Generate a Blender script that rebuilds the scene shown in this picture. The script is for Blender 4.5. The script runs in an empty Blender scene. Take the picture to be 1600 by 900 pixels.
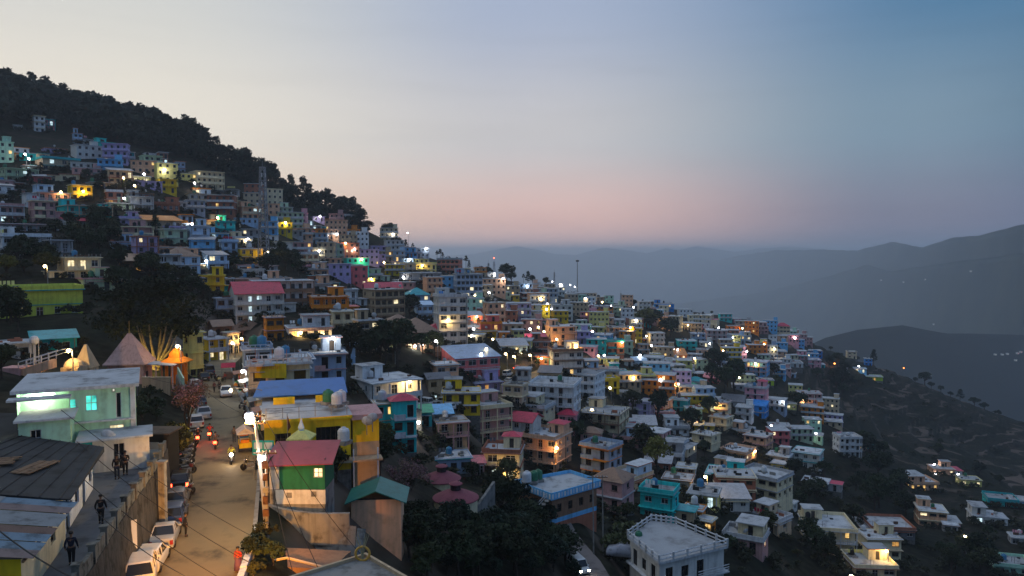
import bpy, math, random
import numpy as np
from mathutils import Vector, Matrix, noise as mnoise
R = random.Random(11)
SC = bpy.context.scene
COL = SC.collection
PI = math.pi

# ------------------------------------------------------------------ camera
F = 1164.0                       # focal length in pixels of the 1600 wide photograph
HOR = 395.0                      # picture row of the eye-level horizon
TH = math.atan((450 - HOR) / F)
CT, ST = math.cos(TH), math.sin(TH)
cam_d = bpy.data.cameras.new('camera')
cam_d.sensor_width = 36.0
cam_d.lens = 36.0 * F / 1600.0
cam_d.clip_start = 0.5
cam_d.clip_end = 60000.0
cam = bpy.data.objects.new('camera', cam_d)
COL.objects.link(cam)
cam.location = (0, 0, 0)
cam.rotation_euler = (PI / 2 - TH, 0, 0)
SC.camera = cam

# ------------------------------------------------------------------ world: dusk sky, glow beyond the hill on the left
SUN_AZ = math.radians(-58)       # from the view axis, towards the left
SUND = Vector((math.sin(SUN_AZ), math.cos(SUN_AZ), 0))
def L(r, g, b):                  # sRGB bytes to linear
    f = lambda c: (c / 255 / 12.92) if c / 255 <= .04045 else ((c / 255 + .055) / 1.055) ** 2.4
    return (f(r), f(g), f(b), 1)
W = bpy.data.worlds.new('World')
SC.world = W
W.use_nodes = True
nt = W.node_tree
nt.nodes.clear()
def N(tree, typ, **kw):
    n = tree.nodes.new(typ)
    for k, v in kw.items():
        setattr(n, k, v)
    return n
def ramp(tree, pts):
    n = N(tree, 'ShaderNodeValToRGB')
    e = n.color_ramp.elements
    n.color_ramp.interpolation = 'EASE'
    while len(e) < len(pts):
        e.new(0.5)
    for el, (p, c) in zip(e, pts):
        el.position = p
        el.color = c
    return n
w_out = N(nt, 'ShaderNodeOutputWorld')
w_bg = N(nt, 'ShaderNodeBackground')
w_tc = N(nt, 'ShaderNodeTexCoord')
w_sep = N(nt, 'ShaderNodeSeparateXYZ')
nt.links.new(w_tc.outputs['Generated'], w_sep.inputs[0])
w_cmb = N(nt, 'ShaderNodeCombineXYZ')
nt.links.new(w_sep.outputs['X'], w_cmb.inputs['X'])
nt.links.new(w_sep.outputs['Y'], w_cmb.inputs['Y'])
w_nrm = N(nt, 'ShaderNodeVectorMath', operation='NORMALIZE')
nt.links.new(w_cmb.outputs[0], w_nrm.inputs[0])
w_dot = N(nt, 'ShaderNodeVectorMath', operation='DOT_PRODUCT')
nt.links.new(w_nrm.outputs[0], w_dot.inputs[0])
w_dot.inputs[1].default_value = SUND
w_t = N(nt, 'ShaderNodeMapRange')
w_t.inputs['From Min'].default_value = -1
w_t.inputs['From Max'].default_value = 1
nt.links.new(w_dot.outputs['Value'], w_t.inputs['Value'])
# colours by azimuth (0 = opposite the glow, 1 = towards it) at four heights
SKY_LOW = [(0, L(96, 116, 156)), (.40, L(88, 108, 140)), (.54, L(128, 130, 150)), (.74, L(236, 196, 186)), (.94, L(246, 220, 190))]
SKY_MID = [(0, L(62, 88, 128)), (.40, L(72, 112, 142)), (.54, L(122, 148, 169)), (.76, L(200, 199, 203)), (.94, L(234, 228, 216))]
SKY_HIGH = [(0, L(74, 110, 154)), (.40, L(58, 110, 150)), (.50, L(70, 120, 160)), (.76, L(165, 178, 203)), (.94, L(208, 210, 208))]
SKY_ZEN = [(0, L(136, 162, 204)), (1, L(194, 208, 228))]
def zone(pts):
    n = ramp(nt, pts)
    nt.links.new(w_t.outputs[0], n.inputs[0])
    return n
SKY_HZ = [(0, L(84, 104, 138)), (.40, L(86, 106, 138)), (.54, L(112, 122, 146)), (.74, L(246, 206, 196)), (.94, L(236, 208, 186))]
zs = [zone(SKY_HZ), zone(SKY_LOW), zone(SKY_MID), zone(SKY_HIGH), zone(SKY_ZEN)]
cur = zs[0].outputs[0]
for (a, b), z in zip([(-.005, .04), (.03, .15), (.15, .32), (.32, .95)], zs[1:]):
    mr = N(nt, 'ShaderNodeMapRange', interpolation_type='SMOOTHSTEP' if a < .3 else 'LINEAR')
    mr.inputs['From Min'].default_value = a
    mr.inputs['From Max'].default_value = b
    nt.links.new(w_sep.outputs['Z'], mr.inputs['Value'])
    mx = N(nt, 'ShaderNodeMix', data_type='RGBA')
    nt.links.new(mr.outputs[0], mx.inputs['Factor'])
    nt.links.new(cur, mx.inputs[6])
    nt.links.new(z.outputs[0], mx.inputs[7])
    cur = mx.outputs[2]
sky = N(nt, 'ShaderNodeTexSky', sky_type='NISHITA')
sky.sun_disc = False
sky.sun_elevation = math.radians(1.0)
sky.sun_rotation = SUN_AZ
sky.air_density = 1.5
sky.dust_density = 3.0
w_sk = N(nt, 'ShaderNodeVectorMath', operation='SCALE')
nt.links.new(sky.outputs[0], w_sk.inputs[0])
w_sk.inputs['Scale'].default_value = 0.03
w_add = N(nt, 'ShaderNodeVectorMath', operation='ADD')
nt.links.new(cur, w_add.inputs[0])
nt.links.new(w_sk.outputs[0], w_add.inputs[1])
nt.links.new(w_add.outputs[0], w_bg.inputs[0])
w_mp = N(nt, 'ShaderNodeMapping'); w_mp.inputs['Scale'].default_value = (2.2, 2.2, 26)
nt.links.new(w_tc.outputs['Generated'], w_mp.inputs['Vector'])
w_nz = N(nt, 'ShaderNodeTexNoise'); w_nz.inputs['Scale'].default_value = 1.5; w_nz.inputs['Detail'].default_value = 5; w_nz.inputs['Roughness'].default_value = .55
nt.links.new(w_mp.outputs[0], w_nz.inputs['Vector'])
w_cl = N(nt, 'ShaderNodeMapRange'); w_cl.inputs['From Min'].default_value = .5; w_cl.inputs['From Max'].default_value = .78; w_cl.inputs['To Min'].default_value = 1.0; w_cl.inputs['To Max'].default_value = .955
nt.links.new(w_nz.outputs[0], w_cl.inputs['Value'])
w_sc = N(nt, 'ShaderNodeVectorMath', operation='SCALE'); nt.links.new(w_add.outputs[0], w_sc.inputs[0]); nt.links.new(w_cl.outputs[0], w_sc.inputs['Scale'])
nt.links.new(w_sc.outputs[0], w_bg.inputs[0])
w_bg.inputs[1].default_value = 1.0
nt.links.new(w_bg.outputs[0], w_out.inputs[0])
# the sun is down: only a very weak broad afterglow is left of it
sun_d = bpy.data.lights.new('sun', 'SUN')
sun_d.energy = 0.10
sun_d.angle = math.radians(25)
sun_d.color = (1, .85, .7)
sun = bpy.data.objects.new('sun', sun_d)
COL.objects.link(sun)
sdir = Vector((SUND.x, SUND.y, math.tan(math.radians(14)))).normalized()
sun.rotation_euler = sdir.to_track_quat('Z', 'Y').to_euler()

SC.view_settings.view_transform = 'Standard'
SC.view_settings.look = 'None'
SC.view_settings.exposure = 0.0
SC.view_settings.gamma = 1.0
cy = SC.cycles
cy.max_bounces = 10
cy.diffuse_bounces = 3
cy.glossy_bounces = 2
cy.transmission_bounces = 2
cy.volume_bounces = 8
cy.transparent_max_bounces = 6
cy.sample_clamp_indirect = 4.0
cy.use_denoising = True
cy.use_light_tree = True
cy.caustics_reflective = False
cy.caustics_refractive = False

# ------------------------------------------------------------------ pixel <-> place
def ray(px, py):
    u, v = (px - 800) / F, (450 - py) / F
    return np.array((u, CT + v * ST, -ST + v * CT))
def P(px, py, d):
    return Vector(ray(px, py) * d)
def proj(p):
    x, y, z = p
    d = y * CT - z * ST
    v = y * ST + z * CT
    return 800 + x / d * F, 450 - v / d * F, d

# ------------------------------------------------------------------ mesh builder
class MB:
    def __init__(s):
        s.v, s.f, s.m = [], [], None
        s.k = {}                 # face number -> material slot
    def pt(s, p):
        s.v.append(tuple(s.m @ Vector(p)) if s.m is not None else tuple(p))
        return len(s.v) - 1
    def poly(s, *ps):
        s.f.append([s.pt(p) for p in ps])
    def box(s, x0, y0, z0, x1, y1, z1):
        i = [s.pt((x, y, z)) for z in (z0, z1) for y in (y0, y1) for x in (x0, x1)]
        for q in ((0, 2, 3, 1), (4, 5, 7, 6), (0, 1, 5, 4), (2, 6, 7, 3), (0, 4, 6, 2), (1, 3, 7, 5)):
            s.f.append([i[k] for k in q])
    def slab(s, x0, y0, z0, x1, y1, z1, top=1):
        s.box(x0, y0, z0, x1, y1, z1)
        s.k[len(s.f) - 5] = top
    def prism(s, pts, z0, z1):
        n = len(pts)
        zf = z1 if callable(z1) else (lambda x, y: z1)
        a = [s.pt((x, y, z0)) for x, y in pts]
        b = [s.pt((x, y, zf(x, y))) for x, y in pts]
        s.f.append(a[::-1]); s.f.append(b)
        for i in range(n):
            j = (i + 1) % n
            s.f.append([a[i], a[j], b[j], b[i]])
    def tube(s, path, radii, n=6, cap=True):
        rings = []
        m = len(path)
        path = [Vector(p) for p in path]
        if not isinstance(radii, (list, tuple)):
            radii = [radii] * m
        ref = None
        for i in range(m):
            t = (path[min(i + 1, m - 1)] - path[max(i - 1, 0)])
            if t.length < 1e-9:
                t = Vector((0, 0, 1))
            t.normalize()
            if ref is None:
                ref = Vector((1, 0, 0)) if abs(t.x) < .8 else Vector((0, 1, 0))
            a = t.cross(ref).normalized()
            b = t.cross(a)
            ref = b.cross(t) if False else ref
            rings.append([s.pt(path[i] + (a * math.cos(2 * PI * k / n) + b * math.sin(2 * PI * k / n)) * radii[i]) for k in range(n)])
        for i in range(m - 1):
            for k in range(n):
                l = (k + 1) % n
                s.f.append([rings[i][k], rings[i][l], rings[i + 1][l], rings[i + 1][k]])
        if cap:
            s.f.append(rings[0][::-1]); s.f.append(rings[-1])
    def lathe(s, prof, n=12, c=(0, 0, 0)):
        rings = []
        for r, z in prof:
            rings.append([s.pt((c[0] + r * math.cos(2 * PI * k / n), c[1] + r * math.sin(2 * PI * k / n), c[2] + z)) for k in range(n)])
        for a, b in zip(rings, rings[1:]):
            for k in range(n):
                l = (k + 1) % n
                s.f.append([a[k], a[l], b[l], b[k]])
        s.f.append(rings[0][::-1]); s.f.append(rings[-1])
    def loft(s, rings, cap=True):
        rr = [[s.pt(p) for p in r] for r in rings]
        n = len(rr[0])
        for a, b in zip(rr, rr[1:]):
            for k in range(n):
                l = (k + 1) % n
                s.f.append([a[k], a[l], b[l], b[k]])
        if cap:
            s.f.append(rr[0][::-1]); s.f.append(rr[-1])
    def mesh(s, name, mat, smooth=False):
        me = bpy.data.meshes.new(name)
        me.from_pydata(s.v, [], s.f)
        for m in (mat if isinstance(mat, (list, tuple)) else [mat]):
            if m is not None:
                me.materials.append(m)
        for f, k in s.k.items():
            me.polygons[f].material_index = k
        if smooth:
            me.polygons.foreach_set('use_smooth', [True] * len(me.polygons))
        return me
    def build(s, name, mat, parent=None, smooth=False, kind=None, loc=None, label=None):
        if not s.f:
            return None
        return add(name, s.mesh(name, mat, smooth), parent, kind, loc, label)
def add(name, me, parent=None, kind=None, loc=None, label=None):
    o = bpy.data.objects.new(name, me)
    COL.objects.link(o)
    if parent is not None:
        o.parent = parent
    if kind:
        o['kind'] = kind
    if loc is not None:
        o.location = loc
    if label:
        o['label'] = label
    return o
PEND = []                        # things whose label is completed at the end, when all neighbours are known
def thing(name, label, cat, loc=(0, 0, 0), rz=0.0, group=None, scale=None):
    o = bpy.data.objects.new(name, None)
    o.empty_display_size = .3
    COL.objects.link(o)
    o.location = loc
    o.rotation_euler = (0, 0, rz)
    if scale:
        o.scale = scale if isinstance(scale, tuple) else (scale,) * 3
    tag(o, label, cat, group)
    return o
def tag(o, label, cat, group=None):
    if label:
        o['label'] = label
    o['category'] = cat
    if group:
        o['group'] = group
    return o
def pend(o, noun, loc, group, short=False):
    o['group'] = group
    px, py, d = proj(loc)
    PEND.append((o, noun, px, py, short))
def children_of(o):
    return [c for c in o.children]
def dup(o, loc=None, rz=None, scale=None, parent=None):
    c = o.copy()
    COL.objects.link(c)
    if parent is not None:
        c.parent = parent
    if loc is not None:
        c.location = loc
    if rz is not None:
        c.rotation_euler = (0, 0, rz)
    if scale is not None:
        c.scale = scale if isinstance(scale, tuple) else (scale,) * 3
    for ch in KIDS(o):
        dup(ch, parent=c)
    return c
_kids = {}
def KIDS(o):
    k = _kids.get(o.name)
    if k is None:
        k = _kids[o.name] = list(o.children)
    return k

# ------------------------------------------------------------------ materials
MATS = {}
def pbsdf(name):
    m = bpy.data.materials.new(name)
    m.use_nodes = True
    return m, m.node_tree, m.node_tree.nodes['Principled BSDF']
def mat(name, col, rough=.85, var=.25, scale=1.2, streak=0.0, metal=0.0, spec=.3, bump=0.0, rnd=0.0, det=4.0, dark=None, coat=0.0):
    """plain procedural surface: base colour broken up by noise, optional vertical weather streaks"""
    if name in MATS:
        return MATS[name]
    m, t, b = pbsdf(name)
    MATS[name] = m
    b.inputs['Roughness'].default_value = rough
    b.inputs['Metallic'].default_value = metal
    b.inputs['Specular IOR Level'].default_value = spec
    if coat:
        b.inputs['Coat Weight'].default_value = coat
        b.inputs['Coat Roughness'].default_value = .1
    if var <= 0:
        b.inputs['Base Color'].default_value = (*col, 1)
        return m
    tc = N(t, 'ShaderNodeTexCoord')
    nz = N(t, 'ShaderNodeTexNoise')
    nz.inputs['Scale'].default_value = scale
    nz.inputs['Detail'].default_value = det
    nz.inputs['Roughness'].default_value = .65
    src = tc.outputs['Object']
    if rnd:
        oi = N(t, 'ShaderNodeObjectInfo')
        ad = N(t, 'ShaderNodeVectorMath', operation='ADD')
        t.links.new(src, ad.inputs[0])
        t.links.new(oi.outputs['Location'], ad.inputs[1])
        src = ad.outputs[0]
    t.links.new(src, nz.inputs['Vector'])
    d = dark if dark else tuple(c * (1 - var * 1.3) * k for c, k in zip(col, (1, .97, .93)))
    hi = tuple(min(1, c * (1 + var * .35)) for c in col)
    r = ramp(t, [(.30, (*d, 1)), (.52, (*col, 1)), (.75, (*hi, 1))])
    t.links.new(nz.outputs[0], r.inputs[0])
    out = r.outputs[0]
    if streak:
        mp = N(t, 'ShaderNodeMapping')
        mp.inputs['Scale'].default_value = (1.6, 1.6, .12)
        t.links.new(src, mp.inputs['Vector'])
        n2 = N(t, 'ShaderNodeTexNoise')
        n2.inputs['Scale'].default_value = 1.6
        n2.inputs['Detail'].default_value = 5
        t.links.new(mp.outputs[0], n2.inputs['Vector'])
        r2 = ramp(t, [(.42, (1, 1, 1, 1)), (.7, (1 - streak, 1 - streak, 1 - streak * .95, 1))])
        t.links.new(n2.outputs[0], r2.inputs[0])
        mx = N(t, 'ShaderNodeMix', data_type='RGBA', blend_type='MULTIPLY')
        mx.inputs['Factor'].default_value = 1
        t.links.new(out, mx.inputs[6])
        t.links.new(r2.outputs[0], mx.inputs[7])
        out = mx.outputs[2]
    if rnd:
        hs = N(t, 'ShaderNodeHueSaturation')
        mr = N(t, 'ShaderNodeMapRange')
        mr.inputs['To Min'].default_value = 1 - rnd
        mr.inputs['To Max'].default_value = 1 + rnd
        t.links.new(oi.outputs['Random'], mr.inputs['Value'])
        t.links.new(mr.outputs[0], hs.inputs['Value'])
        t.links.new(out, hs.inputs['Color'])
        out = hs.outputs[0]
    t.links.new(out, b.inputs['Base Color'])
    if bump:
        bp = N(t, 'ShaderNodeBump')
        bp.inputs['Strength'].default_value = bump
        bp.inputs['Distance'].default_value = .1
        t.links.new(nz.outputs[0], bp.inputs['Height'])
        t.links.new(bp.outputs[0], b.inputs['Normal'])
    return m
def emis(name, col, strength, sample=False):
    if name in MATS:
        return MATS[name]
    m, t, b = pbsdf(name)
    MATS[name] = m
    b.inputs['Base Color'].default_value = (*[c * .6 for c in col], 1)
    b.inputs['Emission Color'].default_value = (*col, 1)
    b.inputs['Emission Strength'].default_value = strength
    if strength < 3:
        tc = N(t, 'ShaderNodeTexCoord'); nz = N(t, 'ShaderNodeTexNoise'); nz.inputs['Scale'].default_value = 1.3; nz.inputs['Detail'].default_value = 3
        mr = N(t, 'ShaderNodeMapRange'); mr.inputs['From Min'].default_value = .3; mr.inputs['From Max'].default_value = .7; mr.inputs['To Min'].default_value = strength * .25; mr.inputs['To Max'].default_value = strength * 1.5
        t.links.new(tc.outputs['Object'], nz.inputs['Vector']); t.links.new(nz.outputs[0], mr.inputs['Value']); t.links.new(mr.outputs[0], b.inputs['Emission Strength'])
    m.cycles.emission_sampling = 'AUTO' if sample else 'NONE'
    return m

# ------------------------------------------------------------------ ground heights
CP = [  # picture x, y and distance of points of the ground
 (300,900,47),(300,840,53.7),(345,700,78),(350,640,96.5),(335,600,122),(338,575,152),(352,558,178),(360,546,200),
 (250,830,54.3),(262,750,66.5),
 (0,760,42),(90,770,50),(140,760,52),(60,725,58),(120,720,58),(200,735,56),
 (205,600,112),(150,600,110),(60,565,105),(0,560,110),(0,610,90),(250,615,100),
 (60,497,141),(0,500,141),(130,490,142),(200,500,150),(250,505,150),(0,400,195),(60,402,197),(100,437,172),(20,440,170),
 (150,350,250),(0,345,238),(0,300,280),(80,322,262),(250,400,232),(150,395,205),(0,250,310),(90,252,318),(60,205,372),(130,225,362),
 (200,290,300),(235,270,330),(322,292,340),(300,262,362),(310,250,385),(0,170,420),(130,195,420),(200,218,420),(270,240,425),(340,268,425),(420,300,430),(500,335,440),(545,350,445),
 (300,320,320),(400,350,335),(400,320,370),(440,338,372),(500,345,425),(385,395,285),(330,352,300),(343,446,230),(436,446,240),(480,397,310),(440,420,270),
 (640,392,470),(590,370,470),(700,413,500),(760,432,520),(830,445,550),(900,460,560),(980,478,560),(1050,484,565),(1130,494,575),(1200,507,580),(1260,532,582),(1330,563,592),(1400,582,605),(1450,607,612),(1500,630,622),(1600,668,640),(1800,735,690),
 (405,502,200),(482,527,190),(513,492,215),(599,502,260),(620,540,205),(345,520,180),(300,470,200),(560,545,190),(600,430,380),(600,470,320),(663,427,400),(702,430,420),(556,405,400),(731,463,345),(656,445,350),(650,480,310),
 (703,540,245),(764,527,270),(780,500,330),(875,550,300),(853,485,420),(905,470,520),(990,500,500),(1053,517,500),(1100,512,530),(1184,522,540),(967,537,400),(1072,545,450),(1152,560,460),(1222,560,510),
 (740,585,200),(692,602,185),(605,645,152),(650,640,155),(700,645,165),(883,587,250),(868,648,200),(912,622,230),(838,655,190),(800,610,215),(930,585,300),(1000,605,310),(1055,580,400),(1130,595,400),(1180,587,430),
 (560,700,105),(610,700,120),(650,715,130),(720,800,105),(700,740,140),(787,750,178),(750,690,165),(855,738,178),(822,690,182),(885,700,195),(640,800,90),(740,860,88),
 (945,675,240),(1000,650,275),(1060,645,300),(1130,650,310),(1182,632,350),(1263,637,390),(1217,684,330),(1275,690,345),(1322,714,318),
 (870,805,116),(905,840,112),(938,900,97),(880,850,108),(940,752,175),(985,770,160),(1030,812,145),(958,800,138),(1100,790,155),(1040,710,215),(1102,704,250),(1153,718,255),(1140,755,205),(1195,778,195),(1205,832,165),(1262,730,265),(1165,862,140),
 (1060,960,100),(1000,940,95),(1150,920,125),(1250,900,152),(1290,862,188),(1362,900,165),(1385,840,215),(1452,822,250),(1433,764,310),(1512,758,330),(1535,818,245),(1580,892,205),(1565,792,280),(1620,850,230),(1700,800,300),
 (1330,620,520),(1400,640,520),(1500,690,500),(1400,700,410),(1500,730,400),(1600,740,430),(1300,660,420),(1350,760,300),(1750,860,300),(1330,590,555),
 (430,900,50),(470,830,60),(450,770,64),(540,760,72),(480,800,63),(560,800,75),(540,900,56),(620,900,62),(700,900,75),(800,900,86),(570,850,66),(460,720,66),(520,700,80),(440,640,95),(500,600,120),(440,590,125),(520,570,150),(430,560,150),(600,600,150),(420,530,175),
]
def cp_world():
    out = [tuple(P(*c)) for c in CP]
    # behind the skyline the ground falls away again
    for px, py, d in [(0,170,420),(130,195,420),(270,240,425),(420,300,430),(545,350,445),(640,392,470),(760,432,520),(900,460,560),(1050,484,565),(1200,507,580),(1330,563,592),(1450,607,612),(1600,668,640),(1800,735,690)]:
        p = P(px, py, d)
        q = Vector((p.x, p.y, 0)).normalized()
        out.append((p.x + q.x * 130, p.y + q.y * 130, p.z - 62))
        out.append((p.x + q.x * 380, p.y + q.y * 380, p.z - 240))
    # round the camera and outside the frame
    out += [(-10, 20, -21), (-30, 20, -16), (10, 20, -27), (40, 40, -36), (80, 60, -52), (-60, 30, -12), (-60, -40, -8), (0, -40, -24), (60, -40, -45),
            (-120, 40, 8), (-160, 120, 12), (-240, 200, 52), (-330, 300, 95), (-380, 380, 98), (-420, 200, 110), (-250, 0, 60), (-200, -150, 40), (0, -200, -30), (150, 60, -85), (250, 120, -115),
            (420, 250, -165), (560, 420, -195), (300, -100, -150), (600, 100, -240), (800, 500, -300), (700, 900, -380), (-600, 700, -60), (-200, 900, -190)]
    return np.array(out)
CPW = cp_world()
def tps_fit(pts, lam=2.0):
    S = 100.0
    X = pts[:, :2] / S
    n = len(X)
    d2 = ((X[:, None] - X[None]) ** 2).sum(-1)
    K = .5 * d2 * np.log(d2 + 1e-12)
    A = np.zeros((n + 3, n + 3))
    A[:n, :n] = K + np.eye(n) * lam * 1e-3
    A[:n, n] = 1
    A[:n, n + 1:] = X
    A[n:, :n] = A[:n, n:].T
    b = np.zeros(n + 3)
    b[:n] = pts[:, 2]
    w = np.linalg.solve(A, b)
    def f(x, y):
        x = np.atleast_1d(x) / S
        y = np.atleast_1d(y) / S
        out = np.empty(len(x))
        for i in range(0, len(x), 20000):
            dx = x[i:i + 20000, None] - X[None, :, 0]
            dy = y[i:i + 20000, None] - X[None, :, 1]
            d2 = dx * dx + dy * dy
            out[i:i + 20000] = (.5 * d2 * np.log(d2 + 1e-12)) @ w[:n] + w[n] + w[n + 1] * x[i:i + 20000] + w[n + 2] * y[i:i + 20000]
        return out
    return f
TPS = tps_fit(CPW)
GX0, GY0, GS = -520., -220., 2.5
GNX, GNY = 540, 560
_gx = GX0 + np.arange(GNX) * GS
_gy = GY0 + np.arange(GNY) * GS
_GX, _GY = np.meshgrid(_gx, _gy)
_G = TPS(_GX.ravel(), _GY.ravel()).reshape(GNY, GNX)
def Hraw(x, y):
    fx = np.clip((x - GX0) / GS, 0, GNX - 1.001)
    fy = np.clip((y - GY0) / GS, 0, GNY - 1.001)
    i, j = fx.astype(int), fy.astype(int)
    a, b = fx - i, fy - j
    return (_G[j, i] * (1 - a) + _G[j, i + 1] * a) * (1 - b) + (_G[j + 1, i] * (1 - a) + _G[j + 1, i + 1] * a) * b
# roads: left and right edge points
def zr(px, py, z):
    v = ray(px, py)
    return Vector(v * (z / v[2]))
MAIN = [((200, 890), (388, 890), -20.3), ((228, 815), (396, 815), -20.3), ((255, 750), (402, 750), -20.3), ((275, 705), (400, 705), -20.3), ((292, 672), (395, 672), -20.4), ((297, 640), (385, 640), -20.7),
        ((303, 600), (364, 600), -21.8), ((318, 575), (360, 575), -23.6), ((330, 561), (374, 561), -25.0), ((349, 549), (384, 549), -26.0)]
MAIN_L = [zr(*a, z) for a, b, z in MAIN]
MAIN_R = [zr(*b, z) for a, b, z in MAIN]
MAIN_L = [MAIN_L[0] + (MAIN_L[0] - MAIN_L[1]).normalized() * 45] + MAIN_L
MAIN_R = [MAIN_R[0] + (MAIN_R[0] - MAIN_R[1]).normalized() * 45] + MAIN_R
for q in (MAIN_L, MAIN_R):
    q[0].z = -20.3
def mid_line(l, r):
    return [(a + b) / 2 for a, b in zip(l, r)]
ROADS = [(mid_line(MAIN_L, MAIN_R), [(a - b).length / 2 for a, b in zip(MAIN_L, MAIN_R)])]
_bb = {}
def seg_dist(x, y, line, hw):
    """distance outside the road edge and road height at the nearest point"""
    best = np.full(x.shape, 1e9)
    zz = np.zeros(x.shape)
    k = id(line)
    if k not in _bb:
        _bb[k] = (min(p.x for p in line) - 14, max(p.x for p in line) + 14, min(p.y for p in line) - 14, max(p.y for p in line) + 14)
    b0 = _bb[k]
    if not ((x > b0[0]) & (x < b0[1]) & (y > b0[2]) & (y < b0[3])).any():
        return best, zz
    for a, b, ha, hb in zip(line, line[1:], hw, hw[1:]):
        dx, dy = b.x - a.x, b.y - a.y
        t = np.clip(((x - a.x) * dx + (y - a.y) * dy) / (dx * dx + dy * dy), 0, 1)
        d = np.hypot(x - a.x - t * dx, y - a.y - t * dy) - (ha + (hb - ha) * t)
        k = d < best
        best = np.where(k, d, best)
        zz = np.where(k, a.z + (b.z - a.z) * t, zz)
    return best, zz
WALL_LINE = [(-18.6, 26.0), (-21.2, 36.9), (-23.3, 43.8), (-26.1, 54.0), (-28.1, 60.0)]     # top of the retaining wall along the raised walk
WALK_Z = -16.0
def wall_x(y):
    return np.interp(y, [p[1] for p in WALL_LINE], [p[0] for p in WALL_LINE])
def H(x, y, fine=True):
    x = np.atleast_1d(np.asarray(x, float))
    y = np.atleast_1d(np.asarray(y, float))
    z = Hraw(x, y)
    # ploughed terraces on the bare slope to the right
    w = np.clip((x - 150) / 60, 0, 1) * np.clip((y - 260) / 60, 0, 1)
    st = 4.6
    q = z / st + .35 * np.sin(x * .021) + .3 * np.sin(y * .017 + 1)
    fr = q - np.floor(q)
    sm = np.clip((fr - .55) / .3, 0, 1)
    z = z + w * st * ((sm * sm * (3 - 2 * sm)) - fr) * .9
    for line, hw in ROADS:
        d, rz = seg_dist(x, y, line, hw)
        k = np.clip(d / 5.0, 0, 1)
        k = k * k * (3 - 2 * k)
        z = np.where(d < 5.0, (rz - .16) * (1 - k) + z * k, z)
    inside = (x < wall_x(y)) & (y > 24) & (y < 60.5) & (x > -62)
    k = np.clip((x + 62) / 12, 0, 1)
    z = np.where(inside, (WALK_Z - .1) * k + z * (1 - k), z)
    strip = (x >= wall_x(y)) & (x < wall_x(y) + 5.5) & (y > 24) & (y < 60.5)
    z = np.where(strip, -20.46, z)
    return z
_ts = np.concatenate([np.arange(18, 120, .5), np.arange(120, 760, 1.5)])
def hit(px, py, dmin=18.0):
    v = ray(px, py)
    p = _ts[:, None] * v[None]
    below = p[:, 2] < H(p[:, 0], p[:, 1])
    below &= _ts >= dmin
    if not below.any():
        return None
    i = int(np.argmax(below))
    a, b = (_ts[i - 1] if i else _ts[0]), _ts[i]
    for _ in range(12):
        m = (a + b) / 2
        if m * v[2] < H(m * v[0], m * v[1])[0]:
            b = m
        else:
            a = m
    return Vector(v * b)
def hz(x, y):
    return float(H(x, y)[0])
# two small roads lower in the town follow the ground
def ground_road(pix, half):
    l = [hit(*p) for p in pix]
    l = [p for p in l if p is not None]
    for _ in range(2):
        for i in range(1, len(l) - 1):
            l[i].z = (l[i - 1].z + 2 * l[i].z + l[i + 1].z) / 4
    return l, [half] * len(l)
BAZAAR = ground_road([(902, 549), (884, 560), (862, 570), (842, 580), (822, 588), (804, 600), (784, 612), (764, 624), (738, 632), (706, 640), (668, 648)], 2.6)
LANE = ground_road([(872, 818), (882, 838), (897, 860), (916, 882), (934, 910), (950, 940)], 2.0)
ROADS += [BAZAAR, LANE]

# ------------------------------------------------------------------ the hill (one sheet), valley, mountain ranges, air
def grid_mesh(name, X, Y, Z, m, smooth=True, wrap=False):
    nr, nc = X.shape
    v = np.stack([X, Y, Z], -1).reshape(-1, 3)
    i = np.arange(nr * nc).reshape(nr, nc)
    if wrap:
        i = np.concatenate([i, i[:, :1]], 1)
    q = np.stack([i[:-1, :-1], i[:-1, 1:], i[1:, 1:], i[1:, :-1]], -1).reshape(-1, 4)
    me = bpy.data.meshes.new(name)
    me.vertices.add(len(v))
    me.vertices.foreach_set('co', v.ravel())
    me.loops.add(len(q) * 4)
    me.loops.foreach_set('vertex_index', q[:, ::-1].ravel())
    me.polygons.add(len(q))
    me.polygons.foreach_set('loop_start', np.arange(len(q)) * 4)
    me.polygons.foreach_set('loop_total', np.full(len(q), 4))
    me.update(calc_edges=True)
    if smooth:
        me.polygons.foreach_set('use_smooth', [True] * len(q))
    me.materials.append(m)
    return me
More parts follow.
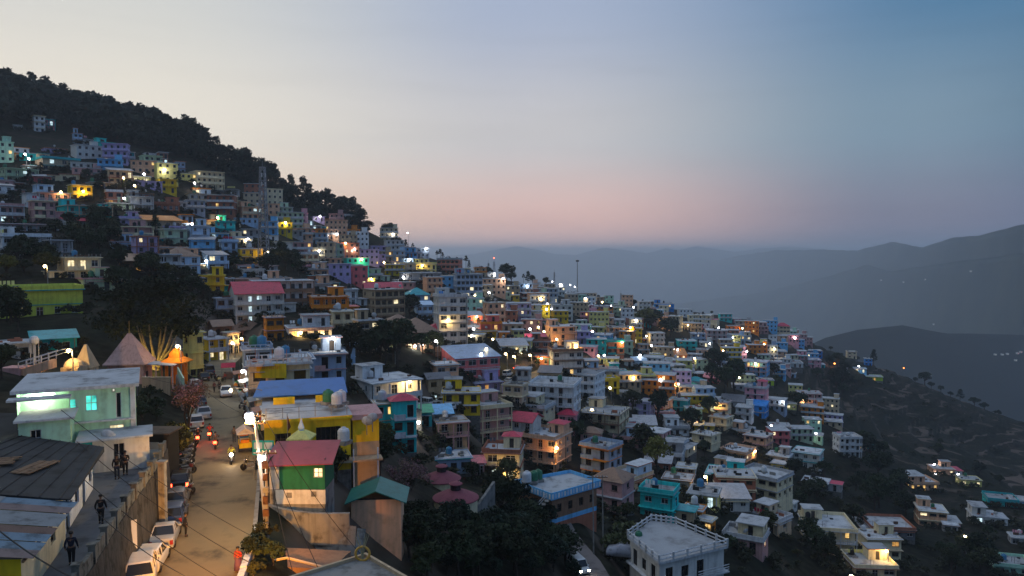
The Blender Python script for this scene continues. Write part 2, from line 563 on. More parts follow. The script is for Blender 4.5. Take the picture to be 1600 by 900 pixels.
def ground_mat():
    m, t, b = pbsdf('hill_ground')
    tc = N(t, 'ShaderNodeTexCoord')
    n1 = N(t, 'ShaderNodeTexNoise'); n1.inputs['Scale'].default_value = .035; n1.inputs['Detail'].default_value = 8; n1.inputs['Roughness'].default_value = .68
    n2 = N(t, 'ShaderNodeTexNoise'); n2.inputs['Scale'].default_value = .5; n2.inputs['Detail'].default_value = 6
    t.links.new(tc.outputs['Object'], n1.inputs['Vector']); t.links.new(tc.outputs['Object'], n2.inputs['Vector'])
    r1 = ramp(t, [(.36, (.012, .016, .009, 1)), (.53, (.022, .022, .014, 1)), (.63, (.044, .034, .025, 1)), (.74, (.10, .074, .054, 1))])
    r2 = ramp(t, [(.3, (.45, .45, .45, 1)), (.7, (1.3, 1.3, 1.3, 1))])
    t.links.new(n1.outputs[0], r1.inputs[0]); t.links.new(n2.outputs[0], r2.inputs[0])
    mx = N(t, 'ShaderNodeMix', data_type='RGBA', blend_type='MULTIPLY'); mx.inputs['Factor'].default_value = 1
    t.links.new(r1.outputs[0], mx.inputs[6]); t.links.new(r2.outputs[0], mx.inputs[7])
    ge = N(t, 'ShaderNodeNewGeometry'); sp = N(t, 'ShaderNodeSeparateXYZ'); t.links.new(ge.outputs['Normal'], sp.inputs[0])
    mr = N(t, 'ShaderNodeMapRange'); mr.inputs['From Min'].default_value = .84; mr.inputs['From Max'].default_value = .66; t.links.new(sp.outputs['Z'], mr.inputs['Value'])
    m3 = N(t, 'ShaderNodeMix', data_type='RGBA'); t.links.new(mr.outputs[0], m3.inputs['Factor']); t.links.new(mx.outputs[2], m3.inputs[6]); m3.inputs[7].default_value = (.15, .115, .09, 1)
    # pale dry bunds along the edges of the old field terraces on the outer slope
    pz = N(t, 'ShaderNodeSeparateXYZ'); t.links.new(tc.outputs['Object'], pz.inputs[0])
    n3 = N(t, 'ShaderNodeTexNoise'); n3.inputs['Scale'].default_value = .018; n3.inputs['Detail'].default_value = 3; t.links.new(tc.outputs['Object'], n3.inputs['Vector'])
    M_ = lambda op, *v: (lambda n: ([t.links.new(x, n.inputs[i]) if not isinstance(x, (int, float)) else setattr(n.inputs[i], 'default_value', x) for i, x in enumerate(v)], n.outputs[0])[1])(N(t, 'ShaderNodeMath', operation=op))
    fr = M_('FRACT', M_('DIVIDE', M_('ADD', pz.outputs['Z'], M_('MULTIPLY', n3.outputs[0], 26.0)), 5.2))
    ln_ = M_('LESS_THAN', M_('ABSOLUTE', M_('SUBTRACT', fr, .5)), M_('MULTIPLY', n1.outputs[0], .16))
    reg = N(t, 'ShaderNodeMapRange'); reg.inputs['From Min'].default_value = 140; reg.inputs['From Max'].default_value = 210; t.links.new(pz.outputs['X'], reg.inputs['Value'])
    brk = N(t, 'ShaderNodeMapRange'); brk.inputs['From Min'].default_value = .46; brk.inputs['From Max'].default_value = .56; t.links.new(n1.outputs[0], brk.inputs['Value'])
    m4 = N(t, 'ShaderNodeMix', data_type='RGBA'); t.links.new(M_('MULTIPLY', M_('MULTIPLY', ln_, reg.outputs[0]), brk.outputs[0]), m4.inputs['Factor'])
    t.links.new(m3.outputs[2], m4.inputs[6]); m4.inputs[7].default_value = (.12, .09, .07, 1)
    t.links.new(m4.outputs[2], b.inputs['Base Color'])
    b.inputs['Roughness'].default_value = .95
    b.inputs['Specular IOR Level'].default_value = .1
    bp = N(t, 'ShaderNodeBump'); bp.inputs['Distance'].default_value = .5; bp.inputs['Strength'].default_value = .4
    t.links.new(n2.outputs[0], bp.inputs['Height']); t.links.new(bp.outputs[0], b.inputs['Normal'])
    return m
az = np.concatenate([np.arange(-47, 47, .26), np.arange(47, 313, 3.0)]) * PI / 180
rr = 14.0 * (1300 / 14.0) ** (np.arange(520) / 519.0)
rr = np.concatenate([[2.0, 8.0], rr])
A_, R_ = np.meshgrid(az, rr)
X_, Y_ = R_ * np.sin(A_), R_ * np.cos(A_)
Z_ = H(X_.ravel(), Y_.ravel()).reshape(X_.shape)
Z_ = np.where(R_ > 800, Z_ - (R_ - 800) * .9, Z_)
Z_ = np.maximum(Z_, -560)
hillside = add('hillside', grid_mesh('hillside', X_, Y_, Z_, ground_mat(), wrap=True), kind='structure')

def mtn_mat(name, c0, c1):
    m, t, b = pbsdf(name)
    tc = N(t, 'ShaderNodeTexCoord')
    n1 = N(t, 'ShaderNodeTexNoise'); n1.inputs['Scale'].default_value = .004; n1.inputs['Detail'].default_value = 8; n1.inputs['Roughness'].default_value = .65
    t.links.new(tc.outputs['Object'], n1.inputs['Vector'])
    r1 = ramp(t, [(.35, (*c0, 1)), (.7, (*c1, 1))])
    t.links.new(n1.outputs[0], r1.inputs[0]); t.links.new(r1.outputs[0], b.inputs['Base Color'])
    b.inputs['Roughness'].default_value = 1
    b.inputs['Specular IOR Level'].default_value = 0
    return m
M_MTN = mtn_mat('forested_mountain', (.018, .028, .022), (.05, .06, .042))
VAL = -760.0
M_SPUR = mtn_mat('dark forested spur', (.008, .012, .010), (.022, .026, .018))
def mountain(name, prof, D, depth_front, depth_back, seed, rough):
    """a range whose crest passes through the given picture points at distance D and whose flank comes down to the valley"""
    xs = np.array([p[0] for p in prof], float); ys = np.array([p[1] for p in prof], float)
    ncol, nf, nb = 260, 40, 12
    pxs = np.linspace(xs[0], xs[-1], ncol)
    crest_y = np.interp(pxs, xs, ys)
    Ds = np.interp(pxs, [q[0] for q in D], [q[1] for q in D]) if isinstance(D, list) else np.full(ncol, float(D))
    X = np.zeros((nf + nb, ncol)); Y = X.copy(); Z = X.copy()
    for c, (px, py) in enumerate(zip(pxs, crest_y)):
        D_ = float(Ds[c]); kf = D_ / Ds.max()
        p = P(px, py, D_)
        q = Vector((p.x, p.y, 0)).normalized()
        for r in range(nf + nb):
            if r < nf:
                s = r / (nf - 1)
                off = -depth_front * kf * (1 - s)
                z = VAL - 30 + (p.z - VAL + 30) * (s ** 1.25)
                amp = (1 - s) * s * 4
            else:
                s = (r - nf + 1) / nb
                off = depth_back * kf * s
                z = p.z + (VAL - 30 - p.z) * s
                amp = s
            x, y = p.x + q.x * off, p.y + q.y * off
            n = mnoise.fractal((x / 1400 + seed, y / 1400, seed * 3.1), 1.0, 2.1, 5)
            n2 = mnoise.fractal((x / 260 + seed, y / 260, seed), 1.0, 2.1, 4)
            X[r, c], Y[r, c] = x, y
            Z[r, c] = z + amp * n * rough * kf + (n2 * D_ * .0011 if r >= nf - 6 and r <= nf + 2 else n2 * rough * kf * .12)
    return add(name, grid_mesh(name, X, Y, Z, M_SPUR if name == 'mountain_spur' else M_MTN), kind='structure')
mountain('mountain_range', [(300,398),(480,396),(560,388),(640,397),(700,400),(745,396),(775,391),(808,385),(835,389),(870,397),(900,399),(925,392),(945,387),(985,391),(1010,396),(1040,388),(1062,391),(1090,384),(1120,390),(1150,394),(1190,388),(1240,385),(1300,392),(1400,396),(1600,398),(1900,397)], 12500, 3400, 1900, 1.3, 220)
mountain('mountain_range', [(820,452),(880,432),(905,421),(945,410),(985,413),(1040,405),(1060,409),(1090,403),(1120,407),(1150,400),(1210,391),(1270,390),(1340,391),(1395,378),(1440,386),(1490,371),(1530,368),(1600,350),(1760,346),(2000,352),(2300,350)], [(1000, 13500), (1210, 8000), (1395, 5000), (1490, 3600), (1530, 3200), (1600, 2500)], 4000, 2400, 4.7, 280)
mountain('mountain_range', [(900,520),(1000,478),(1100,470),(1200,455),(1300,430),(1355,413),(1390,424),(1430,418),(1500,408),(1600,395),(1760,380),(2000,385),(2400,376)], [(1000, 8200), (1200, 6500), (1355, 4500), (1500, 3000), (1600, 2250)], 2900, 1600, 8.1, 230)
mountain('mountain_spur', [(1080,600),(1200,566),(1250,545),(1290,527),(1340,515),(1410,508),(1440,514),(1480,521),(1600,523),(1760,540),(2000,545)], 1800, 480, 500, 2.2, 40)
# valley floor out to the horizon
vb = MB()
NV = 40
for i in range(NV):
    for j in range(NV):
        x0, x1 = [-24900 + 49800 * k / NV for k in (i, i + 1)]
        y0, y1 = [-24900 + 49800 * k / NV for k in (j, j + 1)]
        vb.poly((x0, y0, VAL), (x1, y0, VAL), (x1, y1, VAL), (x0, y1, VAL))
vb.build('valley_ground', M_MTN, kind='structure')
# dusk haze: one even box of air round everything
hb = MB()
hb.box(-25000, -25000, VAL - 60, 25000, 25000, 120)
hm = bpy.data.materials.new('dusk_air')
hm.use_nodes = True
hm.node_tree.nodes.remove(hm.node_tree.nodes['Principled BSDF'])
pv = N(hm.node_tree, 'ShaderNodeVolumePrincipled')
pv.inputs['Color'].default_value = (.80, .89, 1.0, 1)
pv.inputs['Density'].default_value = .00018
pv.inputs['Anisotropy'].default_value = .4
hm.node_tree.links.new(pv.outputs[0], hm.node_tree.nodes['Material Output'].inputs['Volume'])
haze = hb.build('haze', hm, kind='stuff')

# ------------------------------------------------------------------ palette
PAL = {'white': (.70, .71, .72), 'offwhite': (.56, .55, .52), 'cream': (.66, .58, .42), 'beige': (.52, .43, .32), 'tan': (.40, .32, .23), 'yellow': (.70, .48, .07), 'pale yellow': (.70, .62, .30),
       'peach': (.66, .42, .30), 'orange': (.62, .25, .08), 'salmon': (.58, .24, .18), 'coral': (.60, .20, .20), 'pink': (.64, .34, .38), 'dusty pink': (.44, .28, .27), 'lilac': (.46, .40, .58), 'pale blue': (.42, .54, .68),
       'sky blue': (.20, .42, .66), 'blue': (.07, .24, .55), 'blue grey': (.30, .36, .45), 'turquoise': (.10, .48, .46), 'teal': (.06, .30, .32), 'mint': (.42, .62, .50), 'green': (.10, .36, .20), 'pale green': (.46, .56, .42), 'yellow green': (.52, .56, .18),
       'brick': (.30, .14, .10), 'brown': (.22, .14, .10), 'grey': (.36, .36, .37), 'dark grey': (.13, .13, .14), 'red': (.42, .06, .09), 'lime': (.42, .55, .12)}
def _vivid(v):
    l_ = .3 * v[0] + .55 * v[1] + .15 * v[2]
    return tuple(max(.02, min(.86, (l_ + (x - l_) * 1.3) * 1.22)) for x in v)
PAL = {k: _vivid(v) for k, v in PAL.items()}
def wallm(c):
    return mat('painted wall ' + c, PAL[c], rough=.9, var=.16, scale=.7, streak=.20)
M_CONC = mat('old concrete', (.26, .25, .23), rough=.95, var=.45, scale=.9, streak=.3)
M_ROOFC = mat('weathered concrete roof', (.44, .45, .46), rough=.9, var=.42, scale=.45, rnd=.35)
M_GLASS = mat('dark window glass', (.012, .015, .02), rough=.12, var=0, spec=.6)
M_TRIMW = mat('white painted trim', (.62, .63, .64), rough=.8, var=.2, scale=1.5, streak=.25)
M_TRIMD = mat('dark painted timber', (.06, .045, .035), rough=.7, var=.3, scale=2)
M_BLK = mat('black drain pipe', (.02, .02, .02), var=.2)
M_STEEL = mat('galvanised steel', (.30, .31, .33), rough=.45, var=.25, scale=3, metal=.6)
M_RUST = mat('rusty brown metal', (.12, .06, .035), rough=.8, var=.5, scale=3)
M_STONE = mat('grey rubble stone', (.15, .14, .125), rough=.95, var=.5, scale=2.2, bump=.5)
LITM = [emis('warm lit window', (1, .62, .20), 1.1), emis('pale lit window', (1, .84, .5), 1.2), emis('cool lit window', (.72, .95, 1), 1.0), emis('dim amber lit window', (1, .5, .12), .6)]
def tin(c):
    return mat('painted tin sheet ' + c, PAL[c], rough=.45, var=.3, scale=.8, streak=.2, spec=.4)

# ------------------------------------------------------------------ houses
class HouseMeshes:
    def __init__(s):
        s.d = {}
    def __getitem__(s, k):
        if k not in s.d:
            s.d[k] = MB()
        return s.d[k]
def facade(mw, mg, ml, A, B, z0, z1, ops, rec=.16, frame=None, mf=None):
    """one storey of wall from A to B (plan points, outside on the right-hand side) with real openings; panes set back"""
    ax, ay = A
    ux, uy = B[0] - ax, B[1] - ay
    Lw = math.hypot(ux, uy)
    ux, uy = ux / Lw, uy / Lw
    nx, ny = uy, -ux
    p = lambda u, z, r=0: (ax + ux * u - nx * r, ay + uy * u - ny * r, z)
    q = lambda m, u0, u1, a, b, r=0: m.poly(p(u0, a, r), p(u1, a, r), p(u1, b, r), p(u0, b, r))
    u = 0
    for (c, w, v0, h, lit) in sorted(ops):
        a, b = max(c - w / 2, u + .02), min(c + w / 2, Lw - .02)
        if b - a < .2:
            continue
        v0 += z0
        v1 = min(v0 + h, z1 - .08)
        q(mw, u, a, z0, z1)
        if v0 > z0 + .01:
            q(mw, a, b, z0, v0)
        q(mw, a, b, v1, z1)
        mw.poly(p(a, v0), p(a, v0, rec), p(a, v1, rec), p(a, v1))
        mw.poly(p(b, v0, rec), p(b, v0), p(b, v1), p(b, v1, rec))
        mw.poly(p(a, v1), p(a, v1, rec), p(b, v1, rec), p(b, v1))
        mw.poly(p(a, v0, rec), p(a, v0), p(b, v0), p(b, v0, rec))
        pane = ml if lit else mg
        if frame is not None:
            frame(p, a, b, v0, v1, rec, lit)
        else:
            q(pane, a, b, v0, v1, rec)
            if mf is not None and v1 - v0 > .6:
                for (ua, ub, za, zb, r0, r1) in ((a - .1, b + .1, v0 - .09, v0 - .005, -.09, 0), ((a + b) / 2 - .04, (a + b) / 2 + .04, v0, v1, rec - .05, rec - .01), (a, b, v0 + (v1 - v0) * .68, v0 + (v1 - v0) * .68 + .06, rec - .05, rec - .01), (a, a + .06, v0, v1, rec - .05, rec - .01), (b - .06, b, v0, v1, rec - .05, rec - .01)):
                    mf.poly(p(ua, za, r0), p(ub, za, r0), p(ub, zb, r0), p(ua, zb, r0))
                    if r0 < 0:
                        mf.poly(p(ua, zb, 0), p(ua, zb, r0), p(ub, zb, r0), p(ub, zb, 0)); mf.poly(p(ua, za, r0), p(ua, za, 0), p(ub, za, 0), p(ub, za, r0))
        u = b
    q(mw, u, Lw, z0, z1)
ROOFD = {'f': 'flat roof', 'p': 'walled flat roof', 's': 'stub-pillared flat roof', 'g': 'gable roof', 'h': 'hipped roof', 't': 'sloping tin roof'}
NUM = {1: 'one', 2: 'two', 3: 'three', 4: 'four', 5: 'five', 6: 'six'}
HOUSES = []                     # (picture x, picture y of base, width px, height px, distance)
def roof_shape(kind, W, D, z, rc, root, over=.45, rise=None, name='roof'):
    m = MB()
    x, y = W / 2 + over, D / 2 + over
    mt = tin(rc) if rc in PAL else M_ROOFC
    if kind == 'g':
        h = rise or D * .26
        for s in (-1, 1):
            a = [(-x, s * y, z), (x, s * y, z), (x, 0, z + h), (-x, 0, z + h)]
            b = [(p[0], p[1], p[2] + .12) for p in a]
            m.loft([a, b])
        o = m.build(name, mt, root)
        w = MB()
        for s in (-1, 1):
            w.poly((s * W / 2, -D / 2, z), (s * W / 2, D / 2, z), (s * W / 2, 0, z + h * D / 2 / y))
        return o, w
    if kind == 'h':
        h = rise or min(W, D) * .32
        r = max(0, (W - D) / 2)
        base = [(-x, -y, z), (x, -y, z), (x, y, z), (-x, y, z)]
        t0, t1 = (-r, 0, z + h), (r, 0, z + h)
        m.poly(*base[::-1])
        m.poly(base[0], base[1], t1, t0); m.poly(base[2], base[3], t0, t1)
        m.poly(base[1], base[2], t1); m.poly(base[3], base[0], t0)
        return m.build(name, mt, root), None
    if kind == 't':
        h = rise or D * .2
        a = [(-x, -y, z + .05), (x, -y, z + .05), (x, y, z + h), (-x, y, z + h)]
        m.loft([a, [(p[0], p[1], p[2] + .1) for p in a]])
        w = MB()
        k = lambda yy: z + .05 + (h - .05) * (yy + y) / (2 * y)
        for s in (-1, 1):
            w.poly((s * W / 2, -D / 2, z), (s * W / 2, D / 2, z), (s * W / 2, D / 2, k(D / 2)), (s * W / 2, -D / 2, k(-D / 2)))
        w.poly((-W / 2, D / 2, z), (W / 2, D / 2, z), (W / 2, D / 2, k(D / 2)), (-W / 2, D / 2, k(D / 2)))
        return m.build(name, mt, root), w
def make_house(loc, rz, W, D, n, col, roof='f', rc=None, style='plain', trim=None, sh=3.0, near=False, mid=False, feat='', rng=R, noun=None, lab=None, litp=.035, group='houses on the hillside'):
    root = thing('house', lab, 'house', loc, rz, group)
    u_ = rng.random()
    trimm = wallm(trim) if trim else (M_TRIMW if u_ < .38 else wallm(col) if u_ < .62 else wallm(rng.choice(('brick', 'brown', 'orange', 'dusty pink', 'beige', 'grey', 'teal', 'cream'))))
    setback = n >= 2 and roof in 'fp' and not near and W > 6.5 and 'n' not in feat and rng.random() < .42
    N0 = n
    if setback:
        n -= 1
        roof = 'p' if rng.random() < .6 else roof
    wm = wallm(col)
    H_ = H_0 = n * sh
    mw, mg, ml = MB(), MB(), MB()
    litmat = LITM[rng.choice([0, 0, 1, 1, 2, 3])]
    x, y = W / 2, D / 2
    shade, shm = rng.random() < .55, MB()
    def frame_near(p, a, b, v0, v1, rec, lit):
        # a window of its own: frame with its pane as sub-part
        fm = MB()
        t = .07
        bar = lambda u0, u1, a0, a1: fm.loft([[p(u0, a0, rec), p(u1, a0, rec), p(u1, a1, rec), p(u0, a1, rec)], [p(u0, a0, rec - .06), p(u1, a0, rec - .06), p(u1, a1, rec - .06), p(u0, a1, rec - .06)]])
        bar(a, a + t, v0, v1); bar(b - t, b, v0, v1); bar(a + t, b - t, v0, v0 + t); bar(a + t, b - t, v1 - t, v1)
        k = max(1, int((b - a) / .7))
        for i in range(1, k):
            u = a + (b - a) * i / k
            bar(u - .025, u + .025, v0 + t, v1 - t)
        door = v0 < loc_z_floor(v0)
        fr = fm.build('window', M_TRIMW if rng.random() < .6 else M_TRIMD, root)
        pm = MB()
        pm.poly(p(a + t, v0 + t, rec - .02), p(b - t, v0 + t, rec - .02), p(b - t, v1 - t, rec - .02), p(a + t, v1 - t, rec - .02))
        pm.build('pane', litmat if lit else M_GLASS, fr)
    def loc_z_floor(v):
        return -1
    fr = frame_near if near else None
    mfr = MB() if (mid and not near) else None
    wsp, wwd, whh = rng.uniform(1.95, 3.1), rng.uniform(.85, 1.7), rng.uniform(.95, 1.5)
    skip = rng.choice((0, 0, .12, .25))
    kf, ks = max(2, int(W / wsp)), max(1, int(D / 3.0))
    for s in range(n):
        z0, z1 = s * sh, (s + 1) * sh
        lf = 'l' in feat and s == 0 or ('u' in feat and s == n - 1)
        of, os_ = [], []
        for i in range(kf):
            c = W * (i + .5) / kf
            lit = rng.random() < (.5 if lf else litp)
            if style in ('gallery', 'balcony') and (s > 0 or style == 'gallery') and i % 2 == 1 or (s == 0 and i == kf // 2):
                of.append((c, 1.15, .02, 2.15, lit))
            elif style == 'shop' and s == 0:
                of.append((c, W / kf * .78, .05, 2.4, lit))
            else:
                if rng.random() < skip: continue
                of.append((c, min(wwd if style != 'wide' else wwd + .6, W / kf * .74), 2.2 - whh, whh, lit))
        for i in range(ks):
            if rng.random() < skip + .1: continue
            os_.append((D * (i + .5) / ks, min(wwd, 1.2), 2.15 - whh * .9, whh * .9, rng.random() < litp * (3 if lf else 1)))
        facade(mw, mg, ml, (-x, -y), (x, -y), z0, z1, of, frame=fr, mf=mfr)
        facade(mw, mg, ml, (x, -y), (x, y), z0, z1, os_, frame=fr, mf=mfr)
        facade(mw, mg, ml, (x, y), (-x, y), z0, z1, [])
        facade(mw, mg, ml, (-x, y), (-x, -y), z0, z1, os_, frame=fr, mf=mfr)
        if style in ('plain', 'wide', 'balcony') and shade and (s == n - 1 or style != 'balcony'):
            shm.box(-x + .15, -y - .42, z0 + 2.24, x - .15, -y - .004, z0 + 2.31)
            shm.box(x + .004, -y + .3, z0 + 2.24, x + .4, y - .3, z0 + 2.31)
        # slab / ledge at the top of the storey
        if s < n - 1:
            m = MB()
            if style == 'gallery':
                m.slab(-x - .25, -y - 1.5, z1 - .17, x + .25, y + .12, z1, 0)
            elif style == 'balcony':
                m.box(-x - .12, -y - .2, z1 - .14, x + .12, y + .12, z1)
                m.box(-x + W * .05, -y - 1.2, z1 - .15, -x + W * rng.choice((.5, .62, .95)), -y - .2, z1)
            else:
                o_ = rng.choice((.12, .5, .75))
                m.box(-x - .3 * o_ - .06, -y - o_, z1 - .14, x + .3 * o_ + .06, y + .06, z1)
            m.build('floor_slab', trimm, root)
    # railings and pillars of the open galleries
    if style == 'gallery':
        mr, mp = MB(), MB()
        kp = max(2, int(W / 3.1))
        solid = rng.random() < .45
        for s in range(n):
            z0, z1 = s * sh, (s + 1) * sh
            for i in range(kp + 1):
                px_ = -x + W * i / kp
                if s < n - 1 or roof in 'fpskgh':
                    mp.box(px_ - .12, -y - 1.42, z0, px_ + .12, -y - 1.2, z1 - .17)
            if s:
                if solid:
                    mr.box(-x - .2, -y - 1.5, z0, x + .2, -y - 1.43, z0 + .85)
                else:
                    mr.box(-x - .2, -y - 1.5, z0 + .8, x + .2, -y - 1.43, z0 + .9)
                    for i in range(int(W / .45)):
                        u = -x + W * (i + .5) / int(W / .45)
                        mr.box(u - .05, -y - 1.49, z0, u + .05, -y - 1.44, z0 + .8)
        mr.build('railing', trimm, root, kind='stuff')
        mp.build('pillar', trimm, root, kind='stuff')
    elif style == 'balcony':
        mr = MB()
        for s in range(1, n):
            z0 = s * sh
            w_ = W * .5
            mr.box(-x + W * .05, -y - 1.19, z0, -x + w_, -y - 1.1, z0 + .85)
            mr.box(-x + W * .05, -y - 1.1, z0, -x + W * .05 + .08, -y - .2, z0 + .85)
        mr.build('railing', wm if rng.random() < .5 else trimm, root, kind='stuff')
    over = 1.6 if style == 'gallery' else rng.choice((.35, .6, .9))
    gab = None
    if roof in 'fps':
        m = MB()
        m.slab(-x - .4, -y - over, H_, x + .4, y + .3, H_ + .2)
        m.build('roof', [trimm, M_ROOFC], root)
        pm = MB()
        h = .75 if roof == 'p' else .12
        ry = -y - over + .1 if roof == 'p' else -y
        for (a, b, c, d) in ((-x - .2, ry, x + .2, ry + .14), (-x - .2, y + .08, x + .2, y + .22), (-x - .2, ry + .14, -x - .06, y + .08), (x + .06, ry + .14, x + .2, y + .08)):
            if roof == 'p' and near:
                pm.box(a, b, H_ + .2, c, d, H_ + .34); pm.box(a, b, H_ + .78, c, d, H_ + .92)
                LL = max(c - a, d - b); kk = int(LL / .9) + 1
                for i in range(kk):
                    t = (i + .5) / kk
                    xx, yy = (a + (c - a) * t, (b + d) / 2) if c - a > d - b else ((a + c) / 2, b + (d - b) * t)
                    pm.box(xx - .07, yy - .065, H_ + .34, xx + .07, yy + .065, H_ + .78)
            else:
                pm.box(a, b, H_ + .2, c, d, H_ + .2 + h)
        pm.build('parapet', trimm if rng.random() < .6 else wm, root)
        if roof == 's':
            sm = MB()
            k1, k2 = max(3, int(W / 2.2)), max(2, int(D / 2.6))
            for i in range(k1 + 1):
                for yy in (-y, y):
                    u = -x + W * i / k1
                    sm.box(u - .1, yy - .1, H_ + .2, u + .1, yy + .1, H_ + 1.0)
            for j in range(1, k2):
                for xx in (-x, x):
                    v = -y + D * j / k2
                    sm.box(xx - .1, v - .1, H_ + .2, xx + .1, v + .1, H_ + 1.0)
            sm.build('pillar_stub', M_CONC, root, kind='stuff')
    else:
        o, gab = roof_shape(roof, W, D + (over if style == 'gallery' else 0), H_, rc or 'brown', root)
        if gab:
            i0 = len(mw.v)
            mw.v += gab.v
            mw.f += [[i + i0 for i in f] for f in gab.f]
    def block(x0, y0, x1, y1, za, zb, wmat, nm, kw, top=M_ROOFC):
        # a further block with openings and its own slab: set-back top storey or side annex
        bw, bg = MB(), MB()
        w_, d_ = x1 - x0, y1 - y0
        kk = max(1, int(w_ / 2.4)); k2 = max(1, int(d_ / 3))
        facade(bw, bg, ml, (x0, y0), (x1, y0), za, zb, [(w_ * (i + .5) / kk, .95 if i == kk // 2 else 1.15, .02 if i == kk // 2 else .9, 2.05 if i == kk // 2 else 1.2, rng.random() < litp) for i in range(kk)])
        side = [(d_ * (i + .5) / k2, 1.0, .9, 1.15, rng.random() < litp) for i in range(k2)]
        facade(bw, bg, ml, (x1, y0), (x1, y1), za, zb, side); facade(bw, bg, bg, (x1, y1), (x0, y1), za, zb, []); facade(bw, bg, ml, (x0, y1), (x0, y0), za, zb, side)
        ob = bw.build(nm, wmat, root)
        bg.build('window', M_GLASS, ob, kind='stuff')
        s_ = MB(); s_.slab(x0 - .35, y0 - rng.choice((.35, .9)), zb, x1 + .35, y1 + .35, zb + .18); s_.build('roof', [trimm, top], ob)
    if setback:
        w_ = W * rng.uniform(.42, .68); sd = rng.choice((-1, 1))
        xa, xb = (-x + .15, -x + w_) if sd < 0 else (x - w_, x - .15)
        block(xa, -y + D * rng.uniform(.12, .4), xb, y - .1, H_0 + .2, H_0 + .2 + sh * .95, wm if rng.random() < .75 else wallm(rng.choice(('white', 'cream', 'peach', 'pale blue'))), 'upper_storey', 0)
    if not near and W > 6 and 'n' not in feat and rng.random() < .38:
        sd = rng.choice((-1, 1)); w_ = rng.uniform(2.4, 4.2)
        xa, xb = (-x - w_, -x - .06) if sd < 0 else (x + .06, x + w_)
        zb = max(1, N0 - rng.choice((1, 1, 2))) * sh - rng.uniform(.2, .5)
        ob = None
        block(xa, -y + D * rng.uniform(.05, .35), xb, y - .3, -5 if False else 0, zb, wm if rng.random() < .4 else wallm(rng.choice(('white', 'offwhite', 'beige', 'grey', 'tan', 'dusty pink', 'turquoise'))), 'annex', 0, M_ROOFC if rng.random() < .7 else tin(rng.choice(('blue grey', 'grey', 'red', 'teal'))))
        ap = MB(); ap.box(xa, -y + D * .36, -6, xb, y - .35, -.01); ap.build('annex_plinth', M_STONE, root)
    if mfr is not None: mfr.build('window_frame', M_TRIMW if rng.random() < .5 else M_TRIMD, root, kind='stuff')
    shm.build('sunshade', trimm, root, kind='stuff')
    mw.build('wall', wm, root)
    mg.build('window', M_GLASS, root, kind='stuff')
    ml.build('lit_window', litmat, root, kind='stuff')
    if roof in 'fps' and not setback and ('k' in feat or 'K' in feat or (rng.random() < .3 and W > 6)):
        rw, rd = min(W * .45, 4.2), min(D * .45, 3.4)
        kx = rng.choice((-1, 1)) * (x - rw / 2 - .4)
        km = MB()
        km.m = Matrix.Translation((kx, y - rd / 2 - .3, H_ + .2))
        g2 = MB(); g2.m = km.m
        hh = 2.4
        for A, B, op in (((-rw / 2, -rd / 2), (rw / 2, -rd / 2), [(rw * .5, .9, .02, 1.95, False)]), ((rw / 2, -rd / 2), (rw / 2, rd / 2), []), ((rw / 2, rd / 2), (-rw / 2, rd / 2), []), ((-rw / 2, rd / 2), (-rw / 2, -rd / 2), [])):
            facade(km, g2, g2, A, B, 0, hh, op)
        kr = km.build('stair_room', wallm(rc) if 'K' in feat and False else wm, root)
        g2.build('door', M_TRIMD, kr)
        if 'K' in feat:
            roof_shape('h', rw, rd, 0, 'red', kr, rise=.8)
            kr.children[-1].location = (kx, y - rd / 2 - .3, H_ + .2 + hh)
        else:
            s2 = MB()
            s2.slab(kx - rw / 2 - .3, y - rd - .6, H_ + .2 + hh, kx + rw / 2 + .3, y, H_ + .35 + hh)
            s2.build('roof', [trimm, M_ROOFC], kr)
    if roof in 'fps' and W > 5:
        # rods, low walls, crates and washing left about on the flat roof
        rb_ = MB()
        for k in range(rng.randint(3, 7)):
            u, v = rng.uniform(-x + .5, x - .5), rng.uniform(-y + .4, y - .5)
            t_ = rng.random()
            if t_ < .4: rb_.box(u - .03, v - .03, H_ + .2, u + .03, v + .03, H_ + rng.uniform(1.0, 2.2))
            elif t_ < .75: rb_.box(u - rng.uniform(.2, .5), v - .3, H_ + .2, u + .3, v + .3, H_ + rng.uniform(.4, .8))
            else: rb_.box(u - rng.uniform(.5, 1.2), v - .06, H_ + .2, u + .5, v + .06, H_ + rng.uniform(.6, 1.0))
        rb_.build('roof_clutter', rng.choice((M_CONC, M_STEEL, M_RUST, M_BLK, wallm('brick'))), root, kind='stuff')
        if rng.random() < .25:
            wl = MB(); v = rng.uniform(-y + .5, y - 1)
            for k in range(rng.randint(2, 5)):
                u = -x + .6 + k * .7
                if u > x - .8: break
                wl.box(u, v - .02, H_ + 1.1, u + .5, v + .02, H_ + 1.9)
            wl.build('washing', wallm(rng.choice(('white', 'red', 'blue', 'pale yellow', 'dark grey', 'pink'))), root, kind='stuff')
    if W > 5 and rng.random() < .55:
        pp = MB(); u = rng.choice((-1, 1)) * (x - .35)
        pp.box(u - .06, -y - .14, .1, u + .06, -y - .02, H_ - .02); pp.box(x + .02, -y + D * .6 - .05, .1, x + .12, -y + D * .6 + .05, H_ - .02)
        pp.build('drain_pipe', M_BLK if rng.random() < .4 else M_CONC, root, kind='stuff')
    pl = MB()
    dz = 7.0 if n > 1 else 5.0
    pl.box(-x - .04, -y - (1.5 if style == 'gallery' else .04), -dz, x + .04, y + .04, -.004)
    pl.build('plinth', wm if rng.random() < .15 else M_STONE, root)
    root['storeys'] = N0
    return root, H_
